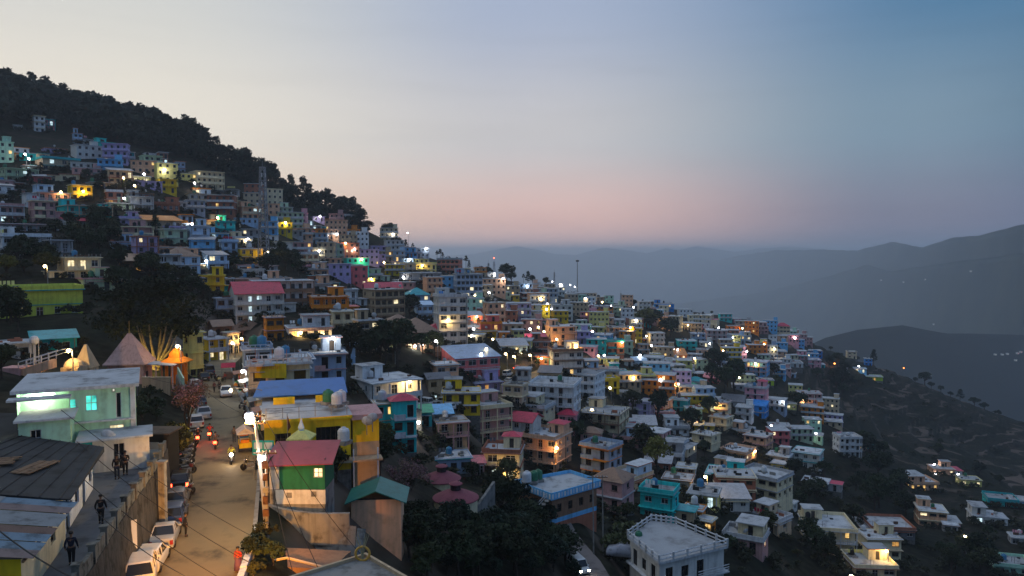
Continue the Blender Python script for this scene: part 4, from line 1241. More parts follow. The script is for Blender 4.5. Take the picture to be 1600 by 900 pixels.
for k in range(8):
    for r_ in range(2):
        m = MB()
        p0 = Vector((B2[0] + .55, B2[1] + .3, -13.82)) + ev * (k * 1.02) + up_ * (r_ * 3.6) + Vector((0, 0, .03 * ((k + r_) % 2)))
        corr(m, p0, ev, up_, 1.06, 3.8)
        m.build('roof_sheet', CORR[(k * 3 + r_ * 2 + k // 3) % 4], hb_)
bt = MB(); bt.box(-.05, 0, -.05, .05, 8.6, .06); bt.m = None
o = bt.build('ridge_board', wd, hb_, loc=(A2[0] + .35, A2[1] - .4, -13.86)); o.rotation_euler = (0, 0, math.atan2(-(B2[0] - A2[0]), B2[1] - A2[1]))
# --- dark roofs behind them
hc = bld('old_house', 'old house with two dark sagging tin roofs in front of the mint building', (-38.5, 53.6, WALK_Z))
near_wall(hc, 'pale green', (-5, -1.4), (4.6, -1.4), -1, 2.3, [(7, 1, .9, 1.1, False)]); near_wall(hc, 'mint', (4.6, -1.4), (4.6, 3), -1, 2.6, [])
blank_walls(hc, 'pale green', [(4.6, 3), (-5, 3), (-5, -1.4)], -1, 2.6)
m = MB(); m.loft([[(-5.6, -2.2, 2.35), (5.2, -2.2, 2.35), (5.2, 3.6, 3.5), (-5.6, 3.6, 3.5)], [(-5.6, -2.2, 2.45), (5.2, -2.2, 2.45), (5.2, 3.6, 3.6), (-5.6, 3.6, 3.6)]]); m.build('roof', rfm, hc)
m = MB(); m.loft([[(-6, -5.2, 1.5), (3.0, -5.2, 1.5), (3.4, -2.3, 2.2), (-6, -2.3, 2.2)], [(-6, -5.2, 1.58), (3, -5.2, 1.58), (3.4, -2.3, 2.28), (-6, -2.3, 2.28)]]); m.build('lean_to_roof', rfm, hc)
# --- dark gate shed by the street
gs = bld('gate_shed', 'black tin shed with a pale notice between the mint building and the street', (-31.2, 64.5, -19.5), cat='shed')
m = MB(); m.box(-1.5, -1, -2, 1.5, 1.2, 3.9); m.build('wall', mat('black painted tin', (.012, .012, .013), var=.3), gs)
m = MB(); m.box(-1.8, -1.3, 3.9, 1.8, 1.5, 4.02); m.build('roof', mat('brown tin', (.08, .06, .05), var=.4), gs)
m = MB(); m.box(-.35, -1.06, 2.5, .75, -1.01, 3.2); m.build('notice_board', mat('pale board', (.42, .42, .40), var=.15), gs)
# --- temple
M_TEMPLE = mat('pale pink temple plaster', (.56, .36, .31), rough=.9, var=.18, scale=.8, streak=.2)
tp = P(205, 604, 112)
te = thing('temple', 'pale pink temple with a tall pointed pyramid roof under the big tree', 'temple', tuple(P(204, 602, 116)), math.radians(10))
te.scale = (.80, .80, .98)
near_wall(te, M_TEMPLE, (-3.1, -3.1), (3.1, -3.1), -1, 3.6, [(1.6, .9, 1.9, 1.2, False)]); near_wall(te, M_TEMPLE, (3.1, -3.1), (3.1, 3.1), -1, 3.6, [(3, 1.3, 1.05, 2.2, False)], fm=M_TRIMD)
blank_walls(te, M_TEMPLE, [(3.1, 3.1), (-3.1, 3.1), (-3.1, -3.1)], -1, 3.6)
m = MB(); e = 3.75
ring = lambda r, z: [(-r, -r, z), (r, -r, z), (r, r, z), (-r, r, z)]
m.loft([ring(e, 3.6), ring(e, 3.78), ring(3.3, 4.2), ring(1.6, 6.5), ring(.28, 8.3)]); m.build('roof', M_TEMPLE, te)
m = MB(); m.lathe([(.16, 8.3), (.2, 8.5), (.05, 8.7), (.04, 10.2), (.02, 10.3)], 8); m.build('finial', mat('brass', (.4, .28, .1), metal=.8, rough=.4, var=.2), te)
m = MB(); m.loft([[(3.2, -2.2, 3.5), (8.6, -2.2, 3.15), (8.6, 2.2, 3.15), (3.2, 2.2, 3.5)], [(3.2, -2.2, 3.62), (8.6, -2.2, 3.27), (8.6, 2.2, 3.27), (3.2, 2.2, 3.62)]]); m.build('porch_roof', tin('blue grey'), te)
for xx in (5.2, 8.2):
    for yy in (-1.9, 1.9):
        m = MB(); m.lathe([(.24, -1), (.24, -.6), (.15, -.5), (.15, 2.9), (.22, 3.1)], 8, (xx, yy, 0)); m.build('pillar', M_TEMPLE, te)
ot = P(276, 592, 119)
so = thing('shrine', 'small orange shrine with a peaked top lit by a lamp beside the temple', 'shrine', (ot.x, ot.y, ot.z))
M_OR = wallm('orange')
for xx in (-1.1, 1.1):
    for yy in (-1.0, 1.0):
        m = MB(); m.box(xx - .18, yy - .18, -1, xx + .18, yy + .18, 2.7); m.build('pillar', M_OR, so)
m = MB(); m.loft([ring(1.9, 2.7), ring(1.9, 2.85), ring(1.3, 3.3), ring(.9, 3.5), ring(.75, 4.2), ring(.2, 5.0)]); m.build('roof', M_OR, so)
m = MB(); m.box(-.9, .6, -1, .9, .9, 2.7); m.build('back_wall', M_OR, so)
m = MB(); m.tube([(0, 0, 5), (0, 0, 6)], .05, 5); m.tube([(-.7, 0, 5.3), (0, 0, 5.7), (.7, 0, 5.3)], .04, 5); m.build('finial', M_STEEL, so)
yw = thing('yard_wall', 'ochre yard wall above the bank below the temple', 'wall', tuple(P(245, 612, 106)))
m = MB(); m.box(-2.0, -.2, -.6, 2.0, .2, 2.0); m.box(-2.05, -.25, 2.0, 2.05, .25, 2.12); m.build('face', wallm('tan'), yw)
yv = thing('yard_wall', 'tall grey stone yard wall on the bank at the left edge of the street', 'wall', tuple(P(283, 640, 104)), math.radians(-62))
m = MB(); m.box(-5, -.3, -1.5, 6, .3, 4.2); m.build('face', M_STONE, yv)
m = MB()
for k in range(14):
    m.box(-4.8 + k * .8, -.08, 4.2, -4.7 + k * .8, .08, 5.2)
m.box(-4.8, -.1, 5.2, 5.7, .1, 5.3); m.build('railing', wallm('pale green'), yv, kind='stuff')
# yard left of the temple: ramp stair, domed canopies, red balustrade, washing
rp = thing('stair_ramp', 'pinkish stair ramp with white railings climbing to the yard lamp', 'stairs', tuple(P(36, 592, 98)))
q0, q1 = Vector((0, 0, 1.2)), P(97, 568, 100) - P(36, 592, 98) + Vector((0, 0, .8))
m = MB()
for k in range(12):
    a, b_ = q0.lerp(q1, k / 12), q0.lerp(q1, (k + 1) / 12)
    m.box(a.x, -.9, a.z - 1.0, b_.x, .9, b_.z)
m.build('ramp', wallm('peach'), rp)
for yy in (-.85, .85):
    for k in range(5):
        a = q0.lerp(q1, k / 4); r_ = MB(); r_.tube([(a.x, yy, a.z), (a.x, yy, a.z + 1.1)], .06, 5); r_.build('rail_post', M_TRIMW, rp)
    r_ = MB(); r_.tube([q0 + Vector((0, yy, 1.1)), q1 + Vector((0, yy, 1.1))], .06, 5); r_.tube([q0 + Vector((0, yy, .6)), q1 + Vector((0, yy, .6))], .04, 5); r_.build('handrail', M_TRIMW, rp)
m = MB(); m.box(-2.3, -1.2, -2.4, .4, 1.4, 1.6); m.build('landing_block', wallm('dusty pink'), rp)
for px, py, d, r_, h_, lb in ((135, 584, 106, 1.25, 3.4, 'pointed cream canopy behind the lit yard lamp'), (116, 584, 103, 1.3, 2.6, 'rounded cream canopy just right of the lit yard lamp')):
    c_ = P(px, py, d)
    t = thing('canopy', lb, 'canopy', tuple(c_))
    m = MB()
    if h_ > 3:
        m.loft([ring(r_, 1.0), ring(r_ * .95, 1.15), ring(.15, h_ + .8)])
    else:
        m.lathe([(r_, .9), (r_ * .98, 1.2), (r_ * .8, 1.7), (r_ * .4, 2.1), (.1, 2.2)], 12)
    m.build('canopy_top', wallm('tan'), t)
    m = MB(); m.box(-r_ * .9, -r_ * .9, -2, r_ * .9, r_ * .9, .99); m.build('base', wallm('tan'), t)
bs = thing('balustrade', 'dark red balustrade on the terrace wall left of the temple', 'railing', tuple(P(132, 600, 97)))
m = MB(); m.box(-1.8, -.15, -.2, 1.8, .15, .2); m.box(-1.8, -.15, 1.0, 1.8, .15, 1.2); m.build('rail', wallm('red'), bs)
for k in range(9):
    m = MB(); m.lathe([(.1, .2), (.16, .45), (.07, .7), (.12, 1.0)], 6, (-1.6 + k * .4, 0, 0)); m.build('baluster', wallm('brick'), bs)
cw = P(182, 600, 94)
ln = thing('washing_line', 'line of dark and red washing strung in front of the temple', 'washing line', tuple(cw))
for k, (w_, h_, c_) in enumerate(((.35, .9, (.02, .02, .025)), (.5, .7, (.05, .02, .03)), (.6, .8, (.02, .02, .02)), (.5, 1.0, (.02, .05, .045)), (1.0, 1.0, (.35, .05, .09)))):
    x_ = -2.2 + k * .85
    m = MB(); m.loft([[(x_, 0, 1.9 - h_), (x_ + w_, .06, 1.92 - h_), (x_ + w_, .02, 1.9), (x_, 0, 1.9)], [(x_, .03, 1.9 - h_), (x_ + w_, .09, 1.92 - h_), (x_ + w_, .05, 1.9), (x_, .03, 1.9)]]); m.build('garment', mat('cloth %d' % k, c_, var=.2), ln)
m = MB(); m.tube([(-2.6, 0, -1.5), (-2.6, 0, 2)], .04, 5); m.tube([(2.6, 0, -1.5), (2.6, 0, 2)], .04, 5); m.tube([(-2.6, 0, 1.9), (2.6, 0, 1.9)], .015, 4); m.build('line_post', M_STEEL, ln)
# --- yellow building by the street
yb = bld('corner_house', 'bright yellow house with a railed roof terrace at the right edge of the street', (-22.06, 79.0, -21.9), math.radians(18))
x0, x1, y0, y1 = -4.2, 4.1, -6.0, 6.0
near_wall(yb, 'yellow', (x0, y0), (x1, y0), 0, 5.3, [(1.75, 1.5, 3.0, 1.15, False), (6.1, 2.4, 2.2, 2.3, False)], fm=M_TRIMD)
near_wall(yb, 'yellow', (x1, y0), (x1, y1), 0, 5.3, [(3, 1.1, 2.8, 1.2, False), (8, 1.1, 2.8, 1.2, False)])
blank_walls(yb, 'yellow', [(x1, y1), (x0, y1)], 0, 5.3)
near_wall(yb, 'yellow', (x0, y1), (x0, y0), 0, 5.3, [(2.5, 2.0, .05, 2.4, LITM[0]), (6, 2.0, .05, 2.4, False), (9.6, 1.4, 2.8, 1.2, False)], fm=M_TRIMD)
m = MB(); m.slab(x0 - .25, y0 - .4, 5.3, x1 + .15, y1 + .1, 5.62); m.build('roof', [wallm('yellow'), M_ROOFC], yb)
m = MB(); m.box(x0, y0, -3, x1, y1, -.01); m.build('plinth', M_CONC, yb)
for xa, xb in ((x0 + .9, x0 + 3.1), (x1 - 3, x1 - .6)):
    m = MB(); m.box(xa, 1.2, 5.62, xb, 1.45, 6.35); m.build('terrace_wall', wallm('yellow'), yb)
for k in range(6):
    m = MB(); m.tube([(x0 + .2 + k * 1.55, y0 + .1, 5.62), (x0 + .2 + k * 1.55, y0 + .1, 6.7)], .04, 5); m.build('rail_post', M_STEEL, yb)
m = MB(); m.tube([(x0 + .2, y0 + .1, 6.65), (x1 - .3, y0 + .1, 6.65)], .03, 5); m.tube([(x0 + .2, y0 + .1, 6.2), (x1 - .3, y0 + .1, 6.2)], .025, 5); m.build('handrail', M_STEEL, yb)
m = MB(); m.loft([[(x0 - 1.2, 3.2, 6.1), (x1 + .6, 3.2, 6.1), (x1 + .6, 7.6, 7.1), (x0 - .5, 7.6, 7.1)], [(x0 - 1.2, 3.2, 6.22), (x1 + .6, 3.2, 6.22), (x1 + .6, 7.6, 7.22), (x0 - .5, 7.6, 7.22)]]); m.build('shed_roof', mat('bright blue tin', (.04, .17, .46), rough=.4, var=.15, scale=.6), yb)
m = MB(); m.box(x0 - .9, 5.6, 5.62, x1 + .4, 7.2, 6.5); m.build('shed_wall', wallm('dark grey'), yb)
# right-hand wing with the pinkish slab
m = MB(); m.box(x1 + .25, y0 + .4, -4, x1 + 2.9, y0 + 5, 5.0); m.build('wing_wall', wallm('tan'), yb)
near_wall(yb, 'yellow', (x1 + .25, y0 + .39), (x1 + 2.9, y0 + .39), 2.6, 5.0, []); near_wall(yb, 'tan', (x1 + .25, y0 + .38), (x1 + 2.9, y0 + .38), -4, 2.2, [(1.2, .8, 4.4, 1.1, False)])
m = MB(); m.slab(x1 + .05, y0 - .1, 5.0, x1 + 3.2, y0 + 5.2, 5.5); m.build('wing_roof', [wallm('dusty pink'), wallm('dusty pink')], yb)
m = MB(); m.box(x1 - 2.5, y0 - 1.6, 1.1, x1 + 3.0, y0 - .05, 1.28); m.build('balcony_floor', wallm('tan'), yb)
for k in range(3):
    m = MB(); m.tube([(x1 - 2.3 + k * 2.4, y0 - 1.5, -5), (x1 - 2.3 + k * 2.4, y0 - 1.5, 2.4)], .07, 6); m.build('balcony_post', wallm('pale blue'), yb)
# small shrine turret in front of it
sh_ = thing('shrine', 'small yellow roadside shrine with a pale finial in front of the yellow house', 'shrine', (-19.6, 68.6, -20.4))
m = MB(); m.box(-.9, -.8, 0, .9, .8, 3.2); m.build('body', wallm('yellow'), sh_)
m = MB(); m.box(-.14, -.86, 2.3, .14, -.81, 2.65); m.build('niche', M_GLASS, sh_)
m = MB(); m.loft([ring(1.1, 3.2), ring(1.1, 3.32), ring(.35, 3.9)]); m.build('roof', wallm('pale yellow'), sh_)
m = MB(); m.lathe([(.22, 3.9), (.3, 4.15), (.12, 4.7), (.05, 5.0), (.02, 5.3)], 8); m.build('finial', wallm('pale blue'), sh_)
fg = MB(); fg.tube([(0, 0, 0), (0, 0, 3.6)], .03, 5); fo = thing('flag', 'dark pennant on a thin staff beside the yellow shrine', 'flag', (-20.9, 68.6, -18.5)); fg.build('staff', M_STEEL, fo)
fg = MB(); fg.loft([[(0, 0, 3.5), (.05, .02, 1.9), (.3, .1, 2.3)], [(0, .03, 3.5), (.05, .05, 1.9), (.3, .13, 2.3)]]); fg.build('pennant', mat('maroon cloth', (.09, .03, .02), var=.2), fo)
bbd = thing('signboard', 'dark green signboard with pale panels standing left of the yellow shrine', 'sign', (-22.3, 66.0, -20.3))
m = MB(); m.box(-.95, -.06, 2.2, .95, .06, 3.5); m.build('board', wallm('teal'), bbd)
for xa in (-.8, .1):
    m = MB(); m.box(xa, -.08, 2.75, xa + .75, -.065, 3.35); m.build('panel', wallm('pale blue'), bbd)
m = MB(); m.box(-.85, -.08, 2.35, .85, -.065, 2.45); m.build('lettering', wallm('white'), bbd)
m = MB(); m.tube([(-.8, 0, 0), (-.8, 0, 2.2)], .05, 5); m.tube([(.8, 0, 0), (.8, 0, 2.2)], .05, 5); m.build('stand', M_STEEL, bbd)
# --- green shed with the red roof
gh = bld('shed', 'dark green shed with a sloping crimson tin roof beside the street lamps', (-17.3, 61.2, -19.2), cat='shed')
M_DKG = mat('dark green wall', (.018, .15, .075), rough=.85, var=.2, scale=.7, streak=.2)
near_wall(gh, M_DKG, (-1.6, -1.5), (2.1, -1.5), 0, 2.1, [(3.15, .75, .95, .8, LITM[1])]); near_wall(gh, 'grey', (-2.4, -1.5), (-1.6, -1.5), 0, 2.1, [])
blank_walls(gh, M_DKG, [(2.1, -1.5), (2.1, 1.6), (-2.4, 1.6), (-2.4, -1.5)], 0, 2.5)
near_wall(gh, 'offwhite', (-1.9, -1.56), (2.15, -1.56), -1.2, -.02, [(1.1, .45, .5, .45, False), (3.1, .45, .6, .45, False)])
m = MB(); m.box(-2.4, -1.5, -4, 2.1, 1.6, -.03); m.build('plinth', M_CONC, gh)
m = MB(); m.loft([[(-2.9, -2.1, 2.0), (2.9, -2.1, 2.2), (2.6, 2.1, 3.1), (-2.9, 2.1, 2.95)], [(-2.9, -2.1, 2.08), (2.9, -2.1, 2.28), (2.6, 2.1, 3.18), (-2.9, 2.1, 3.03)]]); m.build('roof', mat('crimson tin', (.27, .04, .065), rough=.4, var=.2, scale=.7), gh)
m = MB()
for i in range(9):
    a, b_ = math.radians(195 + i * 9), math.radians(195 + (i + 1) * 9)
    m.loft([[(9 * math.cos(t), 9 * math.sin(t), -2.6), (9 * math.cos(t), 9 * math.sin(t), -.3 + .03 * i), (8.7 * math.cos(t), 8.7 * math.sin(t), -.3 + .03 * i), (8.7 * math.cos(t), 8.7 * math.sin(t), -2.6)] for t in (a, b_)])
rw2 = thing('retaining_wall', 'curved grey concrete retaining wall below the green shed', 'wall', (-13.6, 66.0, -20.2)); m.build('face', M_CONC, rw2)
tl = bld('barn', 'peach shed with a teal gable roof downhill of the green shed', (-12.4, 68.0, -23.6), rz=math.radians(4), cat='shed')
tl.scale = (.86, .86, .86)
near_wall(tl, 'peach', (-2.6, -1.9), (2.6, -1.9), -7, 1.5, []); blank_walls(tl, 'peach', [(2.6, -1.9), (2.6, 1.9), (-2.6, 1.9), (-2.6, -1.9)], -7, 1.5)
m = MB()
for s in (-1, 1):
    a = [(-3.2 * s, -2.6, 1.25), (0, -2.6, 2.55), (0, 2.6, 2.55), (-3.2 * s, 2.6, 1.25)]
    m.loft([a, [(p[0], p[1], p[2] + .1) for p in a]])
m.build('roof', mat('dark teal tin', (.02, .17, .15), rough=.45, var=.2, scale=.7), tl)
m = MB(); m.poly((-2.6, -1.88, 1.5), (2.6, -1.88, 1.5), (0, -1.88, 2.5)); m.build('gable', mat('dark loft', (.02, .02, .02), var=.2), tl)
# leaning zinc sheets and low brown shed at the bottom
for px, py, d, rz, n_, lb in ((452, 838, 60, .1, 5, 'grey zinc sheet fence leaning below the curved wall'), (515, 865, 58, -.25, 8, 'pale zinc sheet fence above the dark garden')):
    p_ = P(px, py, d)
    t = thing('sheet_fence', lb, 'fence', tuple(p_), rz)
    for k in range(n_):
        m = MB(); corr(m, Vector((-n_ * .35 + k * .7, 0, 0)), Vector((1, 0, 0)), Vector((R.uniform(-.08, .08), .25, 1)), .72, R.uniform(1.6, 2.2)); m.build('sheet', CORR[2] if R.random() < .75 else CORR[0], t)
bw = bld('shed', 'low brown-walled shed with a pitched earth roof near the kerb barrier', tuple(P(460, 893, 52)), cat='shed')
m = MB(); m.prism([(-2.4, -1.5), (3, -1.8), (3.6, 1.6), (-2.2, 1.6)], -3, lambda x, y: 1.6 - abs(x) * .22); m.build('wall', wallm('brown'), bw)
m = MB(); m.tube([(-2.4, -1.52, 1.1), (0, -1.68, 1.68), (3, -1.83, .98)], .09, 5); m.build('coping', wallm('beige'), bw)
# nearest roof at the bottom edge
rb = P(572, 868, 41)
nb = bld('near_roof', 'bare concrete flat roof at the near bottom edge with a taped pipe standing on its corner', (rb.x, rb.y, rb.z), rz=math.radians(42))
m = MB(); m.slab(-5, -6.5, -.25, 0, 0, 0, 1); m.build('roof', [wallm('tan'), mat('bare concrete roof', (.25, .245, .23), rough=.9, var=.4, scale=.8)], nb)
for a, b_, c_, d_ in ((-5, -.16, 0, 0), (-.16, -6.5, 0, -.16)):
    m = MB(); m.box(a, b_, 0, c_, d_, .18); m.build('parapet', wallm('tan'), nb)
m = MB(); m.box(-4.9, -6.4, -5, -.1, -.1, -.26); m.build('wall', wallm('tan'), nb)
rs = thing('hose_coil', 'yellow hose loop and dry stalks standing at the corner of the near concrete roof', 'hose', (rb.x - .05, rb.y - .7, rb.z + .02))
m = MB(); m.tube([(.38 * math.cos(t), 0, .38 + .38 * math.sin(t)) for t in [i * PI / 8 - .5 * PI for i in range(17)]], .07, 6); m.build('hose', mat('yellow hose', (.6, .33, .06), rough=.5, var=.2), rs)
for k in range(9):
    a_ = R.uniform(0, 6.28); m = MB(); m.tube([(0, 0, 0), (.12 * math.cos(a_), .12 * math.sin(a_), .7), (.45 * math.cos(a_), .3 * math.sin(a_), R.uniform(1.2, 1.7))], [.035, .02, .008], 5); m.build('stalk', mat('dry stalk', (.35, .33, .2), var=.3), rs)
# low white barrier at the kerb
br = thing('kerb_barrier', 'low white block barrier on the right edge of the street', 'barrier', (0, 0, 0))
for k in range(8):
    y_ = 41.5 + k * 1.45
    xx = -15.9 - (y_ - 41.5) * .22
    m = MB(); m.m = Matrix.Translation((xx, y_, -20.3)) @ Matrix.Rotation(.19, 4, 'Z'); m.box(-.2, 0, 0, .2, 1.4, .62 + .03 * (k % 2)); m.build('block', M_TRIMW, br)
# --- street edge houses farther up, named features
put_house(436, 606, 94, 1, 'cream', 'p', 4, PL_, 'n', d=100, sh=3.1, ratio=.5, lab='cream walled house with a yellow shop sign behind the blue tin roof', litp=.0)
sg = P(424, 580, 99.2)
sb = thing('signboard', 'yellow shop signboard with orange lettering on the cream wall', 'sign', tuple(sg))
m = MB(); m.box(-2.2, -.1, -.9, 2.0, .05, 1.0); m.build('board', wallm('yellow'), sb)
m = MB(); xx = -1.95
for k in range(11):
    w_ = R.uniform(.2, .34)
    m.box(xx, -.14, .72, xx + w_, -.101, .78)
    m.box(xx + w_ * .6, -.14, .3, xx + w_ * .6 + .06, -.101, .72)
    if k % 2: m.box(xx + .03, -.14, .38, xx + w_ * .55, -.101, .45)
    xx += w_ + .03 + (.12 if k == 4 else 0)
m.build('lettering', wallm('orange'), sb, kind='stuff')
put_house(402, 596, 44, 2, 'blue grey', 'p', 4, WD, 'n', d=126, lab='pale blue-grey house with green and blue tanks on its roof by the street', trim='white', litp=0)
put_house(455, 590, 66, 1, 'blue grey', 'f', 4, G_, '', d=117); put_house(505, 600, 70, 2, 'blue grey', 'f', 6, B, '', d=133); put_house(530, 575, 50, 2, 'pale blue', 'f', 12, B, '', d=165)
put_house(303, 596, 24, 3, 'pale yellow', 'f', 24, PL_, '', d=136); put_house(333, 563, 38, 2, 'yellow', 'f', 22, G_, 'l', d=172); put_house(361, 552, 24, 2, 'cream', 'f', 24, 'shop', 'l', d=190)
put_house(345, 542, 34, 2, 'brown', 'g', 14, G_, '', rc='brown', d=196); put_house(385, 545, 60, 2, 'brown', 'h', 8, G_, '', rc='brown', d=205); put_house(20, 566, 60, 1, 'offwhite', 'f', 4, PL_, '', d=112); put_house(85, 556, 62, 1, 'teal', 't', 4, PL_, '', rc='teal', d=122)

# --- round water reservoirs with red caps
M_RES = wallm('cream'); M_CAP = mat('dull red cap', (.25, .07, .09), rough=.8, var=.25, scale=.8)
for px, py, d, r_, lb in ((712, 778, 101, 3.15, 'round cream water reservoir with a red conical lid, nearer of the two'), (690, 748, 114, 3.0, 'round cream water reservoir with a red conical lid, farther of the two')):
    c_ = P(px, py, d)
    t = thing('water_reservoir', lb, 'reservoir', tuple(c_), group='round water reservoirs')
    m = MB(); m.lathe([(r_ - .2, -4.5), (r_ - .2, 0)], 28); m.build('tank_wall', M_RES, t)
    m = MB(); m.lathe([(r_, -.02), (r_, .12), (r_ * .6, .75), (.8, 1.15)], 28); m.build('lid', M_CAP, t, smooth=False)
    m = MB(); m.lathe([(.72, 1.1), (.72, 1.9)], 14); k_ = m.build('vent', mat('dark vent', (.05, .03, .035), var=.3), t)
    m = MB(); m.lathe([(.95, 1.9), (.95, 2.0), (.5, 2.2), (.1, 2.25)], 14); m.build('vent_cap', M_CAP, k_)
c_ = P(714, 806, 94)
t = thing('valve_tower', 'small dark cylinder vent with a red cap in front of the reservoirs', 'vent', tuple(c_))
m = MB(); m.lathe([(.55, -2), (.55, 1.2)], 12); m.build('shaft', mat('dark vent', (.05, .03, .035), var=.3), t)
m = MB(); m.lathe([(.7, 1.2), (.7, 1.3), (.1, 1.5)], 12); m.build('cap', M_CAP, t)
rw3 = thing('yard_wall', 'sloping grey concrete wall right of the red-lidded reservoirs', 'wall', tuple(P(748, 800, 102)), math.radians(-30))
m = MB(); m.prism([(-.2, -3), (.2, -3), (.2, 4), (-.2, 4)], -2, lambda x, y: 1.2 + y * .5); m.build('face', M_CONC, rw3)
# --- big pale terrace building bottom right
gz = -39.2
poly = [(P(1030, 878, 94.5)), (P(1135, 851, 99.8)), (P(1056, 818, 107.8)), (P(1018, 812, 109)), (P(982, 837, 103))]
tbx = bld('terrace_house', 'big house with a wide pale roof terrace ringed by white double rails', (0, 0, 0))
pts = [(p.x, p.y) for p in poly]
cxm = sum(p[0] for p in pts) / 5; cym = sum(p[1] for p in pts) / 5
grow = lambda k: [(cxm + (x - cxm) * k, cym + (y - cym) * k) for x, y in pts]
m = MB(); m.prism(grow(1.03), gz - .3, gz); m.k[1] = 1; m.build('roof', [M_TRIMW, mat('pale terrace screed', (.36, .37, .38), rough=.9, var=.25, scale=.35)], tbx)
gi = grow(.96)
for i in range(5):
    a, b_ = gi[i], gi[(i + 1) % 5]
    near_wall(tbx, 'offwhite', a, b_, gz - 3.4, gz - .3, [(1.6 + 2.6 * k, 1.2, .5 if k % 2 else .05, 1.5 if k % 2 else 2.2, False) for k in range(int((math.hypot(b_[0] - a[0], b_[1] - a[1]) - .6) / 2.6))], fm=M_TRIMD) if i in (0, 4) else blank_walls(tbx, 'offwhite', [a, b_], gz - 3.4, gz - .3)
    near_wall(tbx, 'offwhite', a, b_, gz - 7, gz - 3.4, [])
m = MB(); m.prism(grow(1.06), gz - 3.55, gz - 3.38); m.build('balcony_floor', M_TRIMW, tbx)
gp = grow(1.015)
for i in range(5):
    a, b_ = Vector((*gp[i], gz)), Vector((*gp[(i + 1) % 5], gz))
    for z_ in (.35, .85):
        m = MB(); m.tube([a + Vector((0, 0, z_)), b_ + Vector((0, 0, z_))], .1, 4); m.build('rail', M_TRIMW, tbx)
    for k in range(5):
        q = a.lerp(b_, k / 5); m = MB(); m.box(q.x - .13, q.y - .13, gz, q.x + .13, q.y + .13, gz + 1.0); m.build('rail_post', M_TRIMW, tbx)
gq = grow(1.05)
a, b_ = Vector((*gq[0], gz - 3.4)), Vector((*gq[1], gz - 3.4))
m = MB()
for z_ in (.3, .6, .95):
    m.tube([a.lerp(b_, .55) + Vector((0, 0, z_)), b_ + Vector((0, 0, z_))], .06, 4)
m.build('balcony_rail', M_TRIMW, tbx)
# --- blue building facing us with a corner
z_ = -36.0
bp_ = [P(862, 773, 111), P(936, 752, 117.4), P(890, 737, 122.5), P(807, 752, 117.4)]
bb = bld('corner_house', 'sky blue house with striped roof edge and outside stair above the dark garden', (0, 0, 0))
pts = [(p.x, p.y) for p in bp_]; cxm = sum(p[0] for p in pts) / 4; cym = sum(p[1] for p in pts) / 4
m = MB(); m.prism(grow(1.02), z_ - .9, z_ - .2); m.k[1] = 1; m.build('roof', [wallm('sky blue'), M_ROOFC], bb)
gi = grow(1.05); gj = grow(.94)
for i in range(4):
    a, b_ = Vector((*gi[i], z_ - .8)), Vector((*gi[(i + 1) % 4], z_ - .8))
    m = MB(); n_ = b_ - a; e_ = Vector((n_.y, -n_.x, 0)).normalized()
    m.loft([[a, b_, b_ + Vector((0, 0, 1.1)), a + Vector((0, 0, 1.1))], [a - e_ * .12, b_ - e_ * .12, b_ - e_ * .12 + Vector((0, 0, 1.1)), a - e_ * .12 + Vector((0, 0, 1.1))]])
    m.build('parapet', wallm('sky blue'), bb)
    if i in (0, 3):
        kk = int(n_.length / .62)
        for k in range(kk):
            p_ = a.lerp(b_, (k + .25) / kk); q_ = a.lerp(b_, (k + .75) / kk)
            m = MB(); w3 = [p_ + Vector((0, 0, .15)), q_ + Vector((0, 0, .15)), q_ + Vector((0, 0, .85)), p_ + Vector((0, 0, .85))]
            m.loft([w3, [v + e_ * .05 for v in w3]]); m.build('stripe', wallm('pale blue') if k % 2 else wallm('white'), bb)
    near_wall(bb, 'brown', gj[i], gj[(i + 1) % 4], z_ - 3.9, z_ - .9, [(1.5 + 2.3 * k, .9, .8, 1.3, False) for k in range(int((n_.length - 1) / 2.4))] if i == 0 else [], fm=M_TRIMD)
    near_wall(bb, 'sky blue', gj[i], gj[(i + 1) % 4], z_ - 4.6, z_ - 3.9, [])
    near_wall(bb, 'brick', gj[i], gj[(i + 1) % 4], z_ - 9, z_ - 4.6, [(1.2 + 2.3 * k, 1.2, 1.0, 1.6, LITM[0] if k == 1 else False) for k in range(2)] if i == 0 else [])
a, b_ = bp_[0] + Vector((-.8, -.8, 0)), bp_[0] + Vector((-5.2, -1.2, 0))
for k in range(11):
    q = Vector((a.x, a.y, z_ - .6)).lerp(Vector((b_.x, b_.y, z_ - 5.6)), k / 10); m = MB(); m.box(q.x - .3, q.y - .5, q.z - .08, q.x + .3, q.y + .5, q.z); m.build('step', M_CONC, bb)
for yy in (-.55, .55):
    m = MB(); m.tube([(a.x, a.y + yy, z_ + .3), (b_.x, b_.y + yy, z_ - 4.7)], .06, 5); m.build('stair_rail', M_TRIMW, bb)

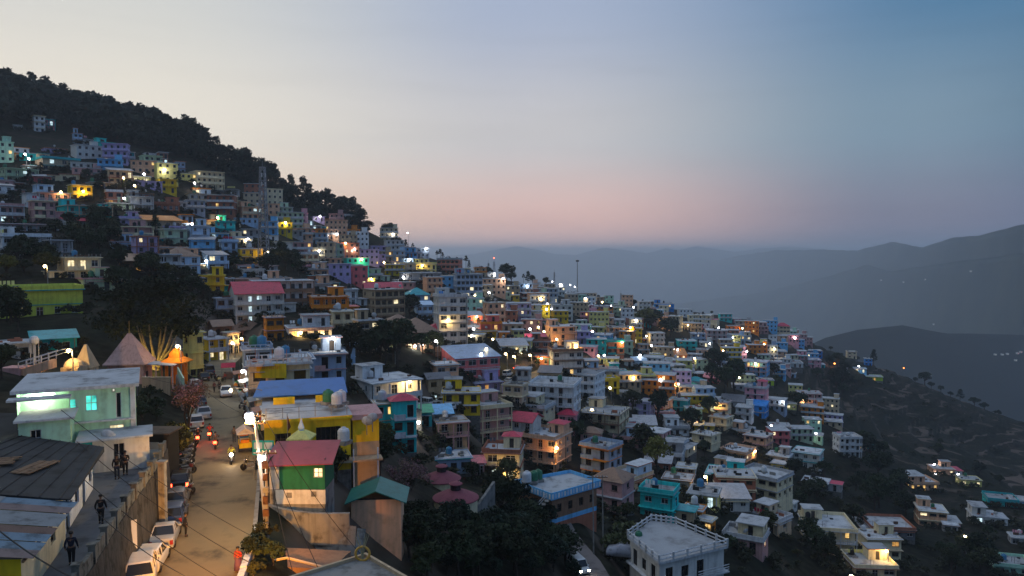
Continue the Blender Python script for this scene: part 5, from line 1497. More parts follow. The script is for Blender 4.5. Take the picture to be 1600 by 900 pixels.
# shops and stalls crowding the right-hand side of the upper street
for k, (dep, w_, cn, lb) in enumerate(((86, 2.6, 'offwhite', 'pale stall with sacks under a tin awning just beyond the food cart'), (93, 3.0, 'cream', 'cream kiosk with hanging packets beside the upper street'), (101, 2.8, 'white', 'white kiosk with crates in front of the cream sign house'), (110, 2.6, 'pale blue', 'pale blue kiosk near the parked silver sedan'), (121, 3.0, 'beige', 'beige stall below the blue-grey street house'))):
    for a_, b_ in zip(MAIN_R, MAIN_R[1:]):
        if a_.y <= dep <= b_.y:
            p = a_.lerp(b_, (dep - a_.y) / (b_.y - a_.y)); dr = (b_ - a_).normalized()
    ks = thing('kiosk', lb, 'kiosk', p + Vector((dr.y, -dr.x, 0)) * 1.1, math.atan2(-dr.x, dr.y), 'stalls by the upper street')
    m = MB(); m.box(-.2, -w_ / 2, -.4, 1.3, w_ / 2, 2.3); m.build('booth', wallm(cn), ks)
    m = MB(); m.loft([[(-1.2, -w_ / 2 - .2, 2.05), (1.5, -w_ / 2 - .2, 2.45), (1.5, w_ / 2 + .2, 2.45), (-1.2, w_ / 2 + .2, 2.05)], [(-1.2, -w_ / 2 - .2, 2.11), (1.5, -w_ / 2 - .2, 2.51), (1.5, w_ / 2 + .2, 2.51), (-1.2, w_ / 2 + .2, 2.11)]]); m.build('awning', CORR[2] if k % 2 else tin('teal' if k == 3 else 'brick'), ks)
    for j in range(5):
        s_ = R.uniform(.22, .34); xx, yy = R.uniform(-.9, -.5), -w_ / 2 + w_ * (j + .5) / 5
        m = MB(); m.lathe([(s_ * .8, 0), (s_, .1), (s_ * .95, s_ * 1.5), (s_ * .5, s_ * 1.9)], 8, (xx, yy, 0)); m.build('sack', wallm(R.choice(('offwhite', 'tan', 'cream', 'orange', 'green'))), ks)
    for j in range(4):
        yy = -w_ / 2 + w_ * (j + .5) / 4; m = MB(); m.box(-.32, yy - .22, 1.1, -.21, yy + .22, 1.75); m.build('packet', wallm(R.choice(('white', 'yellow', 'red', 'cream'))), ks)

# ------------------------------------------------------------------ vehicles
M_TYRE = mat('tyre rubber', (.014, .014, .015), rough=.9, var=.2)
M_RIM = mat('wheel rim', (.32, .33, .35), rough=.35, var=.15, metal=.8)
M_BLACKP = mat('black plastic', (.02, .02, .022), rough=.6, var=.2)
M_CHROME = mat('chrome', (.5, .5, .52), rough=.15, var=.1, metal=1)
M_PLATE = mat('number plate', (.62, .62, .58), rough=.5, var=.05)
M_TAIL0 = mat('red lamp glass', (.30, .02, .02), rough=.2, var=.1, spec=.6)
M_TAIL1 = emis('lit red tail lamp', (1, .06, .02), 14)
M_HEAD0 = mat('clear lamp glass', (.45, .46, .48), rough=.12, var=.05, spec=.7)
M_HEAD1 = emis('lit headlamp', (1, .86, .62), 40)
M_AMB = emis('lit amber lamp', (1, .35, .03), 4)
def paint(name, c):
    return mat('car paint ' + name, c, rough=.28, var=.08, scale=2, spec=.5, coat=.6)
PAINT = {'white': (.62, .62, .60), 'silver': (.36, .37, .39), 'dark blue': (.03, .05, .12), 'black': (.012, .012, .014), 'grey': (.13, .14, .15), 'red': (.34, .03, .03), 'blue': (.05, .14, .4)}
def wheel_mesh(r, w):
    m = MB(); m.m = Matrix.Rotation(PI / 2, 4, 'Y')
    m.lathe([(r * .62, -w / 2), (r * .93, -w / 2), (r, -w * .3), (r, w * .3), (r * .93, w / 2), (r * .62, w / 2)], 16)
    rm = MB(); rm.m = m.m
    rm.lathe([(r * .6, -w * .46), (r * .6, w * .46), (r * .2, w * .5)], 10)
    return m, rm
def make_car(label, loc, rz, colour, kind='hatch', tail=False, head=False, group='cars along the street'):
    t = thing('parked_car' if not (tail or head) else 'car', label, 'car', loc, rz, group)
    p = paint(colour, PAINT[colour])
    Lh, hw, hr, zc = {'hatch': (1.82, .80, 1.50, .92), 'sedan': (2.05, .82, 1.44, .90), 'suv': (2.1, .88, 1.78, 1.08), 'van': (2.0, .85, 1.92, 1.05)}[kind]
    def ring(y, w, zb, zt, tw):
        return [(-w * .94, y, zb), (w * .94, y, zb), (w, y, zb + .16), (w, y, zt - .16), (w * tw, y, zt), (-w * tw, y, zt), (-w, y, zt - .16), (-w, y, zb + .16)]
    hood = zc - (.06 if kind != 'van' else -.05)
    b = MB()
    tailz = zc + .02 if kind != 'sedan' else zc - .02
    b.loft([ring(-Lh, hw * .88, .32, tailz - .12, .86), ring(-Lh + .1, hw * .97, .24, tailz, .9), ring(-Lh + .6, hw, .22, zc + .02, .92), ring(0, hw, .22, zc, .93), ring(Lh * .45, hw, .22, zc - .01, .92), ring(Lh - .35, hw * .97, .24, hood - .08, .88), ring(Lh - .06, hw * .88, .28, hood - .22, .84), ring(Lh, hw * .8, .36, hood - .3, .84)])
    b.build('body', p, t, smooth=False)
    yr, yf = {'hatch': (-Lh + .12, .72), 'sedan': (-1.25, .62), 'suv': (-Lh + .12, .8), 'van': (-Lh + .1, 1.25)}[kind]
    tr, tf = {'hatch': (-Lh + .52, .12), 'sedan': (-.72, .05), 'suv': (-Lh + .38, .25), 'van': (-Lh + .22, .85)}[kind]
    g = MB()
    cab = lambda y, w, z: [(-w, y, z), (w, y, z)]
    w0, w1 = hw * .92, hw * .74
    base = [(-w0, yr, zc - .02), (w0, yr, zc - .02), (w0, yf, zc - .03), (-w0, yf, zc - .03)]
    top = [(-w1, tr, hr - .06), (w1, tr, hr - .06), (w1, tf, hr - .08), (-w1, tf, hr - .08)]
    g.loft([base, top]); g.build('window', M_GLASS, t)
    r = MB()
    r.loft([[(-w1 - .03, tr - .04, hr - .07), (w1 + .03, tr - .04, hr - .07), (w1 + .03, tf + .04, hr - .09), (-w1 - .03, tf + .04, hr - .09)], [(-w1 * .9, tr + .08, hr), (w1 * .9, tr + .08, hr), (w1 * .9, tf - .1, hr - .01), (-w1 * .9, tf - .1, hr - .01)]])
    r.build('roof', p, t)
    pil = MB()
    for i in range(4):
        pil.tube([base[i], top[i]], .045, 4)
    for s in (-1, 1):
        for yy in ((yr + yf) / 2 - .05, yr + .45):
            pil.tube([(s * w0, yy, zc - .02), (s * (w1 + .01), max(tr, yy * .8 + .02), hr - .07)], .035, 4)
    pil.build('pillar', p, t, kind='stuff')
    for s in (-1, 1):
        for yy in (-Lh * .64, Lh * .66):
            tm, rm = wheel_mesh(.31 if kind != 'suv' else .36, .2)
            w = tm.build('wheel', M_TYRE, t, loc=(s * (hw - .1), yy, .31 if kind != 'suv' else .36))
            rm.build('rim', M_RIM, w)
        m = MB(); m.box(s * hw * .8 - .1, -Lh - .015, zc - .42, s * hw * .8 + .1, -Lh + .1, zc - .12); m.build('tail_light', M_TAIL1 if tail else M_TAIL0, t)
        m = MB(); m.box(s * hw * .68 - .14, Lh - .12, hood - .4, s * hw * .68 + .14, Lh + .015, hood - .24); m.build('headlight', M_HEAD1 if head else M_HEAD0, t)
        m = MB(); m.box(s * (hw + .08) - .08, yf - .22, zc, s * (hw + .08) + .08, yf - .12, zc + .12); m.build('mirror', p, t)
    for s in (-1, 1):
        m = MB(); m.box(-hw * .86, s * (Lh + .02) - .05, .30, hw * .86, s * (Lh + .02) + .05, .46); m.build('bumper', M_BLACKP if kind in ('suv', 'van') else p, t)
        m = MB(); m.box(-.24, s * (Lh + .075) - .008, .50, .24, s * (Lh + .075) + .008, .61); m.build('number_plate', M_PLATE, t)
    return t
def road_pose(frac, side, off, depth):
    """pose on the main street at a given distance from the camera; side 0 = left edge, 1 = right edge"""
    e = MAIN_L if side == 0 else MAIN_R
    for a, b in zip(e, e[1:]):
        if a.y <= depth <= b.y:
            t = (depth - a.y) / (b.y - a.y)
            p = a.lerp(b, t)
            dr = (b - a).normalized()
            n = Vector((dr.y, -dr.x, 0))
            p = p + n * (off if side == 0 else -off)
            return p, math.atan2(-dr.x, dr.y)
    return e[-1].copy(), 0
def on_street(px, py):
    p = zr(px, py, -20.3)
    for _ in range(3):
        d, z = seg_dist(np.array([p.x]), np.array([p.y]), *ROADS[0])
        p = zr(px, py, float(z[0]))
    return p
def street_dir(p):
    best = min(range(len(MAIN_L) - 1), key=lambda i: abs((MAIN_L[i].y + MAIN_L[i + 1].y) / 2 - p.y))
    dr = MAIN_L[best + 1] - MAIN_L[best]
    return math.atan2(-dr.x, dr.y)
for px, py, col, kind, turn, lb, kw in (
    (222, 906, 'white', 'suv', .05, 'white estate car nearest to us, at the near end of the parked row', {}),
    (238, 884, 'white', 'hatch', -.12, 'white hatchback parked rear-on below the stone retaining wall', {}),
    (259, 846, 'silver', 'sedan', -.05, 'silver-blue sedan parked just ahead of the white hatchback', {}),
    (273, 814, 'dark blue', 'hatch', -.05, 'dark blue hatchback parked between the silver sedan and the motorcycles', {}),
    (278, 789, 'grey', 'hatch', -.03, 'dark grey hatchback between the dark blue and the black hatchbacks', {}),
    (283, 760, 'black', 'hatch', 0, 'black hatchback with red tail lamps parked under the roadside tree', {'tail': True}),
    (306, 666, 'white', 'hatch', .1, 'white hatchback at the near end of the upper parked group', {}),
    (318, 652, 'silver', 'sedan', .1, 'silver sedan in the middle of the upper parked group', {}),
    (312, 634, 'grey', 'hatch', .1, 'grey hatchback at the far end of the upper parked group', {}),
    (353, 618, 'silver', 'sedan', PI, 'silver sedan parked facing us at the right side of the upper street', {}),
    (326, 585, 'dark blue', 'van', .2, 'dark blue van parked on the left where the street bends', {}),
    (318, 594, 'black', 'hatch', .2, 'black hatchback parked just this side of the dark blue van', {}),
    (303, 606, 'white', 'hatch', .2, 'white hatchback parked half hidden by the yellow house corner', {}),
):
    p = on_street(px, py)
    make_car(lb, p, street_dir(p) + turn, col, kind, **kw)
# cars lower in the town
vp = hit(904, 893) or P(904, 893, 99)
make_car('white van driving towards us with lit headlights on the dirt lane', (vp.x, vp.y, vp.z + .08), PI + .35, 'white', 'van', head=True)
k_ = 0
for px, py, col, kind, rz, tl in ((652, 640, 'white', 'hatch', .9, 0), (664, 634, 'white', 'van', .9, 0), (677, 637, 'silver', 'hatch', 1.0, 0), (690, 632, 'white', 'suv', 1.1, 0), (700, 640, 'white', 'hatch', 1.0, 0), (718, 622, 'white', 'suv', .3, 0),
                              (734, 629, 'black', 'hatch', -.9, 1), (758, 617, 'black', 'sedan', -.9, 1), (793, 588, 'white', 'van', -.5, 0), (810, 578, 'red', 'hatch', -.6, 1), (796, 598, 'white', 'hatch', -.5, 0), (770, 604, 'silver', 'suv', -.7, 0), (697, 720, 'grey', 'sedan', 1.3, 0), (668, 646, 'silver', 'sedan', .9, 0)):
    g = hit(px, py)
    if g:
        c = make_car(None, (g.x, g.y, g.z + .09), rz, col, kind, tail=bool(tl), group='cars in the middle of the town')
        pend(c, col + ' ' + {'hatch': 'hatchback', 'suv': 'off-road car', 'van': 'van', 'sedan': 'sedan'}[kind] + (' with red lamps lit' if tl else ' parked'), g, 'cars in the middle of the town')
cv = hit(985, 862) or P(985, 862, 106)
cc = thing('covered_car', 'car under a pale grey cover beside the big roof terrace', 'car', (P(972, 866, 104).x, P(972, 866, 104).y, P(972, 866, 104).z), 1.35)
m = MB()
sec = lambda y, w, z: [(-w, y, 0), (w, y, 0), (w * 1.02, y, z * .5), (w * .8, y, z), (-w * .8, y, z), (-w * 1.02, y, z * .5)]
m.loft([sec(-2.2, .7, .5), sec(-2.0, .9, .95), sec(-1.2, .95, 1.5), sec(.2, .95, 1.55), sec(.9, .95, 1.1), sec(1.9, .9, .9), sec(2.2, .65, .5)]); m.build('cover', mat('grey car cover', (.34, .36, .42), rough=.7, var=.3, scale=2, bump=.4), cc, smooth=True)
for yy in (-1.4, 1.4):
    tm, rm = wheel_mesh(.3, .2); w = tm.build('wheel', M_TYRE, cc, loc=(-.82, yy, .05)); rm.build('rim', M_RIM, w)
# motorcycles
def make_bike(label, loc, rz, col, lit=None, lean=.12, group='motorcycles along the street'):
    t = thing('motorcycle', label, 'motorcycle', loc, rz, group)
    t.rotation_euler = (0, lean, rz)
    pm = mat('bike paint %s' % (col,), col, rough=.3, var=.1, coat=.5)
    for yy in (-.66, .66):
        tm, rm = wheel_mesh(.31, .1)
        w = tm.build('wheel', M_TYRE, t, loc=(0, yy, .31)); rm.build('rim', M_RIM, w)
    m = MB(); m.loft([[(-.06, .12, .72), (.06, .12, .72), (.05, .12, .9), (-.05, .12, .9)], [(-.15, .3, .7), (.15, .3, .7), (.13, .3, .98), (-.13, .3, .98)], [(-.09, .52, .74), (.09, .52, .74), (.07, .52, .95), (-.07, .52, .95)]]); m.build('fuel_tank', pm, t)
    m = MB(); m.loft([[(-.1, -.72, .86), (.1, -.72, .86), (.08, -.72, .93), (-.08, -.72, .93)], [(-.14, -.3, .76), (.14, -.3, .76), (.12, -.3, .86), (-.12, -.3, .86)], [(-.1, .14, .74), (.1, .14, .74), (.08, .14, .84), (-.08, .14, .84)]]); m.build('seat', M_BLACKP, t)
    m = MB(); m.box(-.16, -.08, .3, .16, .3, .62); m.box(-.12, -.4, .42, .12, -.08, .68); m.build('engine', M_STEEL, t)
    m = MB(); m.tube([(-.08, .66, .31), (-.07, .46, 1.0)], .028, 5); m.tube([(.08, .66, .31), (.07, .46, 1.0)], .028, 5); m.build('fork', M_CHROME, t)
    m = MB(); m.tube([(-.36, .3, 1.08), (-.1, .44, 1.04), (.1, .44, 1.04), (.36, .3, 1.08)], .02, 5); m.build('handlebar', M_BLACKP, t)
    m = MB(); m.tube([(.15, .1, .32), (.17, -.4, .3), (.17, -.95, .38)], [.03, .045, .05], 6); m.build('exhaust', M_CHROME, t)
    m = MB(); m.tube([(0, -.95, .4), (0, -.9, .62), (0, -.66, .7), (0, -.4, .62)], .06, 4); m.build('mudguard', pm, t)
    m = MB(); m.lathe([(.06, -.1), (.1, 0), (.1, .04)], 10); m.m = None
    o = m.build('headlight', M_HEAD1 if lit == 'head' else M_HEAD0, t, loc=(0, .58, .93)); o.rotation_euler = (-PI / 2, 0, 0)
    if lit == 'head': o.scale = (1.7, 1.7, 1)
    m = MB(); m.box(-.09, -.86, .72, .09, -.78, .84) if lit != 'tail' else m.box(-.16, -.92, .66, .16, -.78, .9); m.build('tail_light', M_TAIL1 if lit == 'tail' else M_TAIL0, t)
    for s in (-1, 1):
        m = MB(); m.tube([(s * .3, .32, 1.08), (s * .34, .34, 1.22)], .012, 4); m.lathe([(.03, 0), (.06, .02), (.03, .04)], 8, (s * .36, .34, 1.22)); m.build('mirror', M_BLACKP, t)
    return t
for i, (px, py, col, rz) in enumerate(((291, 776, (.12, .02, .02), -.7), (289, 738, (.02, .02, .02), -.9), (293, 742, (.14, .02, .02), -.8), (290, 728, (.015, .015, .02), -.9), (292, 718, (.05, .05, .06), -.8), (293, 710, (.02, .02, .05), -.9), (295, 702, (.02, .02, .02), -.8), (296, 694, (.1, .1, .11), -.9), (297, 686, (.02, .02, .02), -.8), (391, 735, (.02, .025, .03), 1.2), (375, 688, (.03, .03, .035), .3), (343, 596, (.02, .02, .02), .8), (333, 592, (.1, .02, .02), .5), (310, 600, (.03, .03, .03), -.8), (384, 655, (.08, .02, .02), .4), (378, 640, (.02, .02, .03), .4))):
    p = on_street(px, py)
    b = make_bike(None, p, street_dir(p) + rz, col)
    pend(b, 'parked motorcycle with ' + ('dark' if max(col) < .08 else ('red' if col[0] > .1 and col[1] < .05 else 'grey')) + ' tank', p, 'motorcycles along the street')

# ------------------------------------------------------------------ people: one skinned body, clothes and hair as children
def skin(name, joints, links, mat_, parent, root_i=0, sub=1):
    me = bpy.data.meshes.new(name)
    me.from_pydata([j[:3] for j in joints], links, [])
    o = add(name, me, parent)
    me.materials.append(mat_)
    md = o.modifiers.new('skin', 'SKIN')
    md.use_smooth_shade = True
    for v, j in zip(me.skin_vertices[0].data, joints):
        v.radius = (j[3], j[4] if len(j) > 4 else j[3])
    me.skin_vertices[0].data[root_i].use_root = True
    s = o.modifiers.new('sub', 'SUBSURF'); s.levels = sub; s.render_levels = sub
    return o
M_SKIN = mat('brown skin', (.20, .11, .07), rough=.6, var=.15)
M_HAIR = mat('black hair', (.012, .011, .011), rough=.5, var=.2)
def cloth(n, c):
    return mat('clothing ' + n, c, rough=.9, var=.3, scale=6)
def make_person(label, loc, rz, top, bottom, pose='stand', H_=1.70, dress=None, group='people in the street', helmet=None, step=.0):
    t = thing('person', label, 'person', loc, rz, group, scale=H_ / 1.72)
    if pose == 'ride':      # seated on a saddle, hands on the bars (forward is +y)
        pel = (0, -.25, .93); che = (0, -.14, 1.30); nec = (0, -.10, 1.47)
        kn = [(-.2, .18, .80), (.2, .18, .80)]; an = [(-.19, .02, .36), (.19, .02, .36)]; to = [(-.2, .2, .34), (.2, .2, .34)]
        el = [(-.34, .06, 1.18), (.34, .06, 1.18)]; wr = [(-.34, .27, 1.10), (.34, .27, 1.10)]
    else:
        s = step
        pel = (0, 0, .93); che = (0, .01, 1.26); nec = (0, .0, 1.45)
        kn = [(-.10, .05 + s * .5, .50), (.10, .03 - s * .35, .50)]; an = [(-.10, s * .7, .09), (.10, -s * .75, .11 + s * .1)]; to = [(-.11, .14 + s * .7, .035), (.11, .13 - s * .7, .045)]
        el = [(-.26, -.05 - s * .4, 1.12), (.26, -.03 + s * .4, 1.12)]; wr = [(-.27, .06 - s * .3, .88), (.27, .08 + s * .6, .89)]
        if pose == 'hands_front':
            wr = [(-.12, .22, 1.05), (.13, .21, 1.03)]
    J, E = [], []
    def j(p, r, r2=None):
        J.append((*p, r, r2 or r)); return len(J) - 1
    def e(a, b): E.append((a, b))
    i_p = j(pel, .14, .11); i_w = j(((pel[0] + che[0]) / 2, (pel[1] + che[1]) / 2, (pel[2] + che[2]) / 2), .125, .09); i_c = j(che, .165, .105); i_n = j(nec, .055)
    hd = (nec[0], nec[1] + .03, nec[2] + .09)
    i_h = j(hd, .068, .078); i_h2 = j((hd[0], hd[1] + .012, hd[2] + .10), .082, .096); i_h3 = j((hd[0], hd[1] - .005, hd[2] + .165), .055, .065)
    for a, b in ((i_p, i_w), (i_w, i_c), (i_c, i_n), (i_n, i_h), (i_h, i_h2), (i_h2, i_h3)): e(a, b)
    hands = []
    for s_, k in ((-1, 0), (1, 1)):
        hip = j((s_ * .10, pel[1], pel[2] - .06), .095); kk = j(kn[k], .062); aa = j(an[k], .042); tt = j(to[k], .036, .03)
        e(i_p, hip); e(hip, kk); e(kk, aa); e(aa, tt)
        sh = j((s_ * .19, che[1], che[2] + .12), .062); ee = j(el[k], .042); w_ = j(wr[k], .028)
        dv = (Vector(wr[k]) - Vector(el[k])).normalized()
        pm = j(tuple(Vector(wr[k]) + dv * .06), .038, .018)
        e(i_c, sh); e(sh, ee); e(ee, w_); e(w_, pm)
        hands.append((Vector(wr[k]) + dv * .075, dv, s_))
    body = skin('body', J, E, M_SKIN, t, 0, 1)
    fm = MB()                                   # five separate fingers on each palm, slightly curled
    for c0, dv, s_ in hands:
        side = Vector((0, 1, 0)) if abs(dv.z) > .6 else Vector((1, 0, 0)) * s_
        inw = Vector((-s_, 0, 0)) if abs(dv.z) > .6 else Vector((0, 0, -1))
        for f_, ln_ in enumerate((.066, .076, .070, .055)):
            b0 = c0 + side * (.026 - f_ * .017)
            fm.tube([b0, b0 + dv * ln_ * .5 + inw * .006, b0 + dv * ln_ * .85 + inw * .028], [.0085, .008, .006], 5)
        b0 = c0 - dv * .05 + side * .034
        fm.tube([b0, b0 + dv * .03 + side * .016 + inw * .01, b0 + dv * .055 + side * .014 + inw * .024], [.01, .009, .007], 5)
    fm.build('hand', M_SKIN, t, kind='stuff')
    face = MB()
    hc = Vector((hd[0], hd[1] + .012, hd[2] + .085))
    face.loft([[hc + Vector(p) for p in ((-.012, .085, -.02), (.012, .085, -.02), (.008, .088, .02), (-.008, .088, .02))], [hc + Vector(p) for p in ((-.008, .112, -.018), (.008, .112, -.018), (.004, .1, .018), (-.004, .1, .018))]])
    face.build('nose', M_SKIN, t)
    em = MB()
    for s_ in (-1, 1): em.lathe([(.004, -.008), (.011, 0), (.004, .008)], 6, tuple(hc + Vector((s_ * .03, .088, .022))))
    em.box(hc.x - .022, hc.y + .084, hc.z - .052, hc.x + .022, hc.y + .09, hc.z - .044)
    em.build('face_detail', M_HAIR, t, kind='stuff')
    for s_ in (-1, 1):
        ea = MB(); ea.lathe([(.01, -.03), (.022, 0), (.012, .03)], 6, tuple(hc + Vector((s_ * .083, 0, .0)))); ea.build('ear', M_SKIN, t)
    hm_ = MB(); r_ = .112 if not helmet else .15
    hm_.lathe([(r_ * .96, .0), (r_, .05), (r_ * .86, .10), (r_ * .5, .135), (.01, .145)], 10, (hc.x, hc.y - .02, hc.z + .012 - (.06 if helmet else 0)))
    hm_.build('helmet' if helmet else 'hair', cloth(*helmet) if helmet else M_HAIR, t, smooth=True)
    # clothes: a little larger than the body, ending at wrist, waist and ankle
    Jt = [(*J[i_p][:3], .155, .125), (*J[i_w][:3], .14, .105), (*J[i_c][:3], .18, .12), (nec[0], nec[1], nec[2] - .03, .07, .07)]; Et = [(0, 1), (1, 2), (2, 3)]
    for s_, k in ((-1, 0), (1, 1)):
        n0 = len(Jt); Jt += [(s_ * .19, che[1], che[2] + .12, .078, .078), (*el[k], .057, .057), (*(Vector(el[k]).lerp(Vector(wr[k]), .9)), .044, .044)]; Et += [(2, n0), (n0, n0 + 1), (n0 + 1, n0 + 2)]
    skin('jacket', Jt, Et, cloth(*top), t, 0, 1)
    Jb = [(*pel[:3], .15, .122)]; Eb = []
    for s_, k in ((-1, 0), (1, 1)):
        n0 = len(Jb); Jb += [(s_ * .10, pel[1], pel[2] - .07, .108, .108), (*kn[k], .078, .078), (*(Vector(kn[k]).lerp(Vector(an[k]), .92)), .062, .062)]; Eb += [(0, n0), (n0, n0 + 1), (n0 + 1, n0 + 2)]
    skin('trousers', Jb, Eb, cloth(*bottom), t, 0, 1)
    for k in range(2):
        sm = MB(); a, b = Vector(an[k]), Vector(to[k]); sm.tube([a + Vector((0, -.05, -.04)), a + Vector((0, .03, -.035)), b + Vector((0, .02, -.005))], [.05, .055, .035], 6); sm.build('shoe', M_BLACKP, t)
    if dress:
        dm = MB(); dm.lathe([(.27, .12), (.24, .5), (.19, .9), (.17, 1.0)], 14); dm.build('skirt', cloth(*dress), t, smooth=True)
        sc = MB(); sc.loft([[(-.2, -.13, .75), (.02, -.16, .75), (.02, -.13, .77), (-.2, -.1, .77)], [(-.19, -.12, 1.35), (.06, -.14, 1.38), (.06, -.11, 1.4), (-.19, -.09, 1.37)], [(-.1, .02, 1.5), (.08, .02, 1.5), (.08, .05, 1.5), (-.1, .05, 1.5)]]); sc.build('shawl', cloth(*top), t)
    return t
BLK, NAV, GRY = ('black', (.014, .014, .016)), ('navy', (.02, .025, .045)), ('grey', (.08, .08, .085))
wk = lambda px, py: zr(px, py, WALK_Z)
make_person('person in a dark jacket, left one at the far end of the raised walk', wk(183, 749), .3, BLK, NAV, 'stand', 1.75)
make_person('person in black, right one at the far end of the raised walk', wk(196, 742), -2.6, BLK, BLK, 'hands_front', 1.74)
make_person('person in black walking beside the parapet in the middle of the raised walk', wk(158, 819), .25, BLK, BLK, 'stand', 1.75, step=.16)
make_person('person in a dark jacket walking nearest to us on the raised walk', wk(112, 884), .3, NAV, BLK, 'stand', 1.76, step=.14)
make_person('person in an orange-red sari walking by the low white barrier', on_street(372, 893), 2.9, ('red', (.42, .05, .04)), ('plum', (.12, .06, .16)), 'hands_front', 1.6, dress=('plum', (.12, .06, .16)), step=.08)
make_person('person in dark clothes standing beside the silver sedan', on_street(290, 838), -1.2, BLK, BLK, 'stand', 1.7)
make_person('person in a grey coat standing near the covered food cart', on_street(366, 691), .6, ('ash', (.13, .13, .14)), GRY, 'stand', 1.72)
make_person('person in a dark red top, left of the pair far up the street', on_street(335, 613), 2.8, ('maroon', (.12, .03, .03)), BLK, 'stand', 1.7, step=.1)
make_person('person in black, right of the pair far up the street', on_street(343, 612), 2.9, BLK, BLK, 'stand', 1.72, step=.1)
make_person('person in a red top among the stalls up the street', on_street(352, 597), 1.2, ('red', (.42, .05, .04)), GRY, 'stand', 1.65)
for px, py, lit, top, hl, lb, turn in ((310, 692, 'tail', BLK, ('white', (.5, .5, .5)), 'person riding the leftmost of the three motorcycles heading away', 0), (328, 686, 'tail', ('red', (.35, .03, .03)), None, 'person in red riding the farthest motorcycle heading away', 0),
                                       (337, 700, 'tail', GRY, None, 'person with pale sleeves on the nearest departing motorcycle', 0), (362, 723, 'head', ('yellow', (.5, .45, .05)), None, 'person in bright yellow riding a motorcycle towards us', PI)):
    p = on_street(px, py)
    rz = street_dir(p) + turn
    make_bike(lb.replace('person riding', 'motorcycle of').replace('person in red riding', 'motorcycle under the red-clad rider,').replace('person with pale sleeves on the', 'motorcycle under the pale-sleeved rider,').replace('person in bright yellow riding a motorcycle', 'motorcycle with lit headlamp coming'), p, rz, (.03, .03, .035), lit, 0)
    make_person(lb, p, rz, top, BLK, 'ride', 1.7, helmet=hl, group='people on motorcycles')
    l_ = bpy.data.lights.new('bike_lamp', 'POINT'); l_.energy = 22 if lit == 'tail' else 60; l_.color = (1, .07, .03) if lit == 'tail' else (1, .8, .6); l_.shadow_soft_size = .08
    lo = bpy.data.objects.new('bike_lamp', l_); COL.objects.link(lo)
    dv = Vector((-math.sin(rz), math.cos(rz), 0)); lo.location = p + dv * (-1.15 if lit == 'tail' else .95) + Vector((0, 0, .8))
# food cart and stalls
p = on_street(383, 704)
fc = thing('food_cart', 'covered food cart with a pale awning and yellow panels under the big street lamp', 'cart', p, street_dir(p) + .1)
m = MB(); m.box(-.6, -1.0, .5, .6, 1.0, 1.0); m.build('counter', wallm('yellow'), fc)
m = MB(); m.loft([[(-.85, -1.3, 1.95), (.85, -1.3, 1.95), (.85, 1.2, 1.95), (-.85, 1.2, 1.95)], [(-.8, -1.2, 2.05), (.8, -1.2, 2.05), (.8, 1.1, 2.05), (-.8, 1.1, 2.05)], [(-.1, -1.1, 2.5), (.1, -1.1, 2.5), (.1, 1.0, 2.5), (-.1, 1.0, 2.5)]]); m.build('awning', mat('pale tarpaulin', (.5, .4, .36), var=.25), fc)
for s in (-1, 1):
    for yy in (-.95, .95):
        q = MB(); q.tube([(s * .55, yy, 1.0), (s * .55, yy, 2.0)], .03, 5); q.build('post', M_STEEL, fc)
    tm, rm = wheel_mesh(.36, .08); w = tm.build('wheel', M_TYRE, fc, loc=(s * .62, -.4, .36)); rm.build('rim', M_RIM, w)
for k, (c_, yy) in enumerate((('orange', -.7), ('white', -.25), ('blue', .25), ('orange', .65))):
    q = MB(); q.box(-.45, yy - .17, 1.01, .35, yy + .17, 1.3 + .06 * k); q.build('goods_box', wallm(c_), fc)
p = on_street(357, 590)
rc_ = thing('stall', 'street stall with a red awning up the right side of the street', 'stall', p, street_dir(p))
m = MB(); m.loft([[(-1.2, -1.5, 2.0), (1.2, -1.5, 2.0), (1.2, 1.5, 2.4), (-1.2, 1.5, 2.4)], [(-1.2, -1.5, 2.06), (1.2, -1.5, 2.06), (1.2, 1.5, 2.46), (-1.2, 1.5, 2.46)]]); m.build('awning', wallm('red'), rc_)
m = MB(); m.box(-.8, -1.2, 0, .8, 1.2, .9); m.build('counter', wallm('brown'), rc_)
for s in (-1, 1):
    q = MB(); q.tube([(s * 1.1, -1.4, 0), (s * 1.1, -1.4, 2.02)], .04, 5); q.tube([(s * 1.1, 1.4, 0), (s * 1.1, 1.4, 2.4)], .04, 5); q.build('post', M_STEEL, rc_)

# ------------------------------------------------------------------ looking along a ray of the view at what already stands there
from mathutils.bvhtree import BVHTree
_bvh = [None, []]
def rebuild():
    """collect the walls, roofs and plinths that stand so far into one search tree"""
    bpy.context.view_layer.update()
    V, Fc, nm, n0 = [], [], [], 0
    for o in bpy.data.objects:
        if o.type != 'MESH' or o.get('kind') == 'structure' or o.name.startswith(('haze', 'crown', 'trunk', 'hilltop', 'scrub', 'window', 'lit_', 'pane', 'overhead')): continue
        me = o.data; n = len(me.vertices)
        co = np.empty(n * 3, dtype=np.float64); me.vertices.foreach_get('co', co); co = co.reshape(-1, 3)
        M_ = np.array(o.matrix_world); V.append(co @ M_[:3, :3].T + M_[:3, 3])
        for p in me.polygons:
            Fc.append([v + n0 for v in p.vertices]); nm.append(o.name)
        n0 += n
    _bvh[0] = BVHTree.FromPolygons([tuple(v) for v in np.concatenate(V).tolist()], Fc); _bvh[1] = nm
def cast(px, py):
    v = Vector(ray(px, py)).normalized()
    loc, nr, i, ds = _bvh[0].ray_cast(Vector((0, 0, 0)), v)
    g = hit(px, py)
    if g is not None and (loc is None or g.length < loc.length):
        return g, 'hillside', Vector((0, 0, 1))
    return (loc, _bvh[1][i], nr) if loc is not None else (None, None, None)
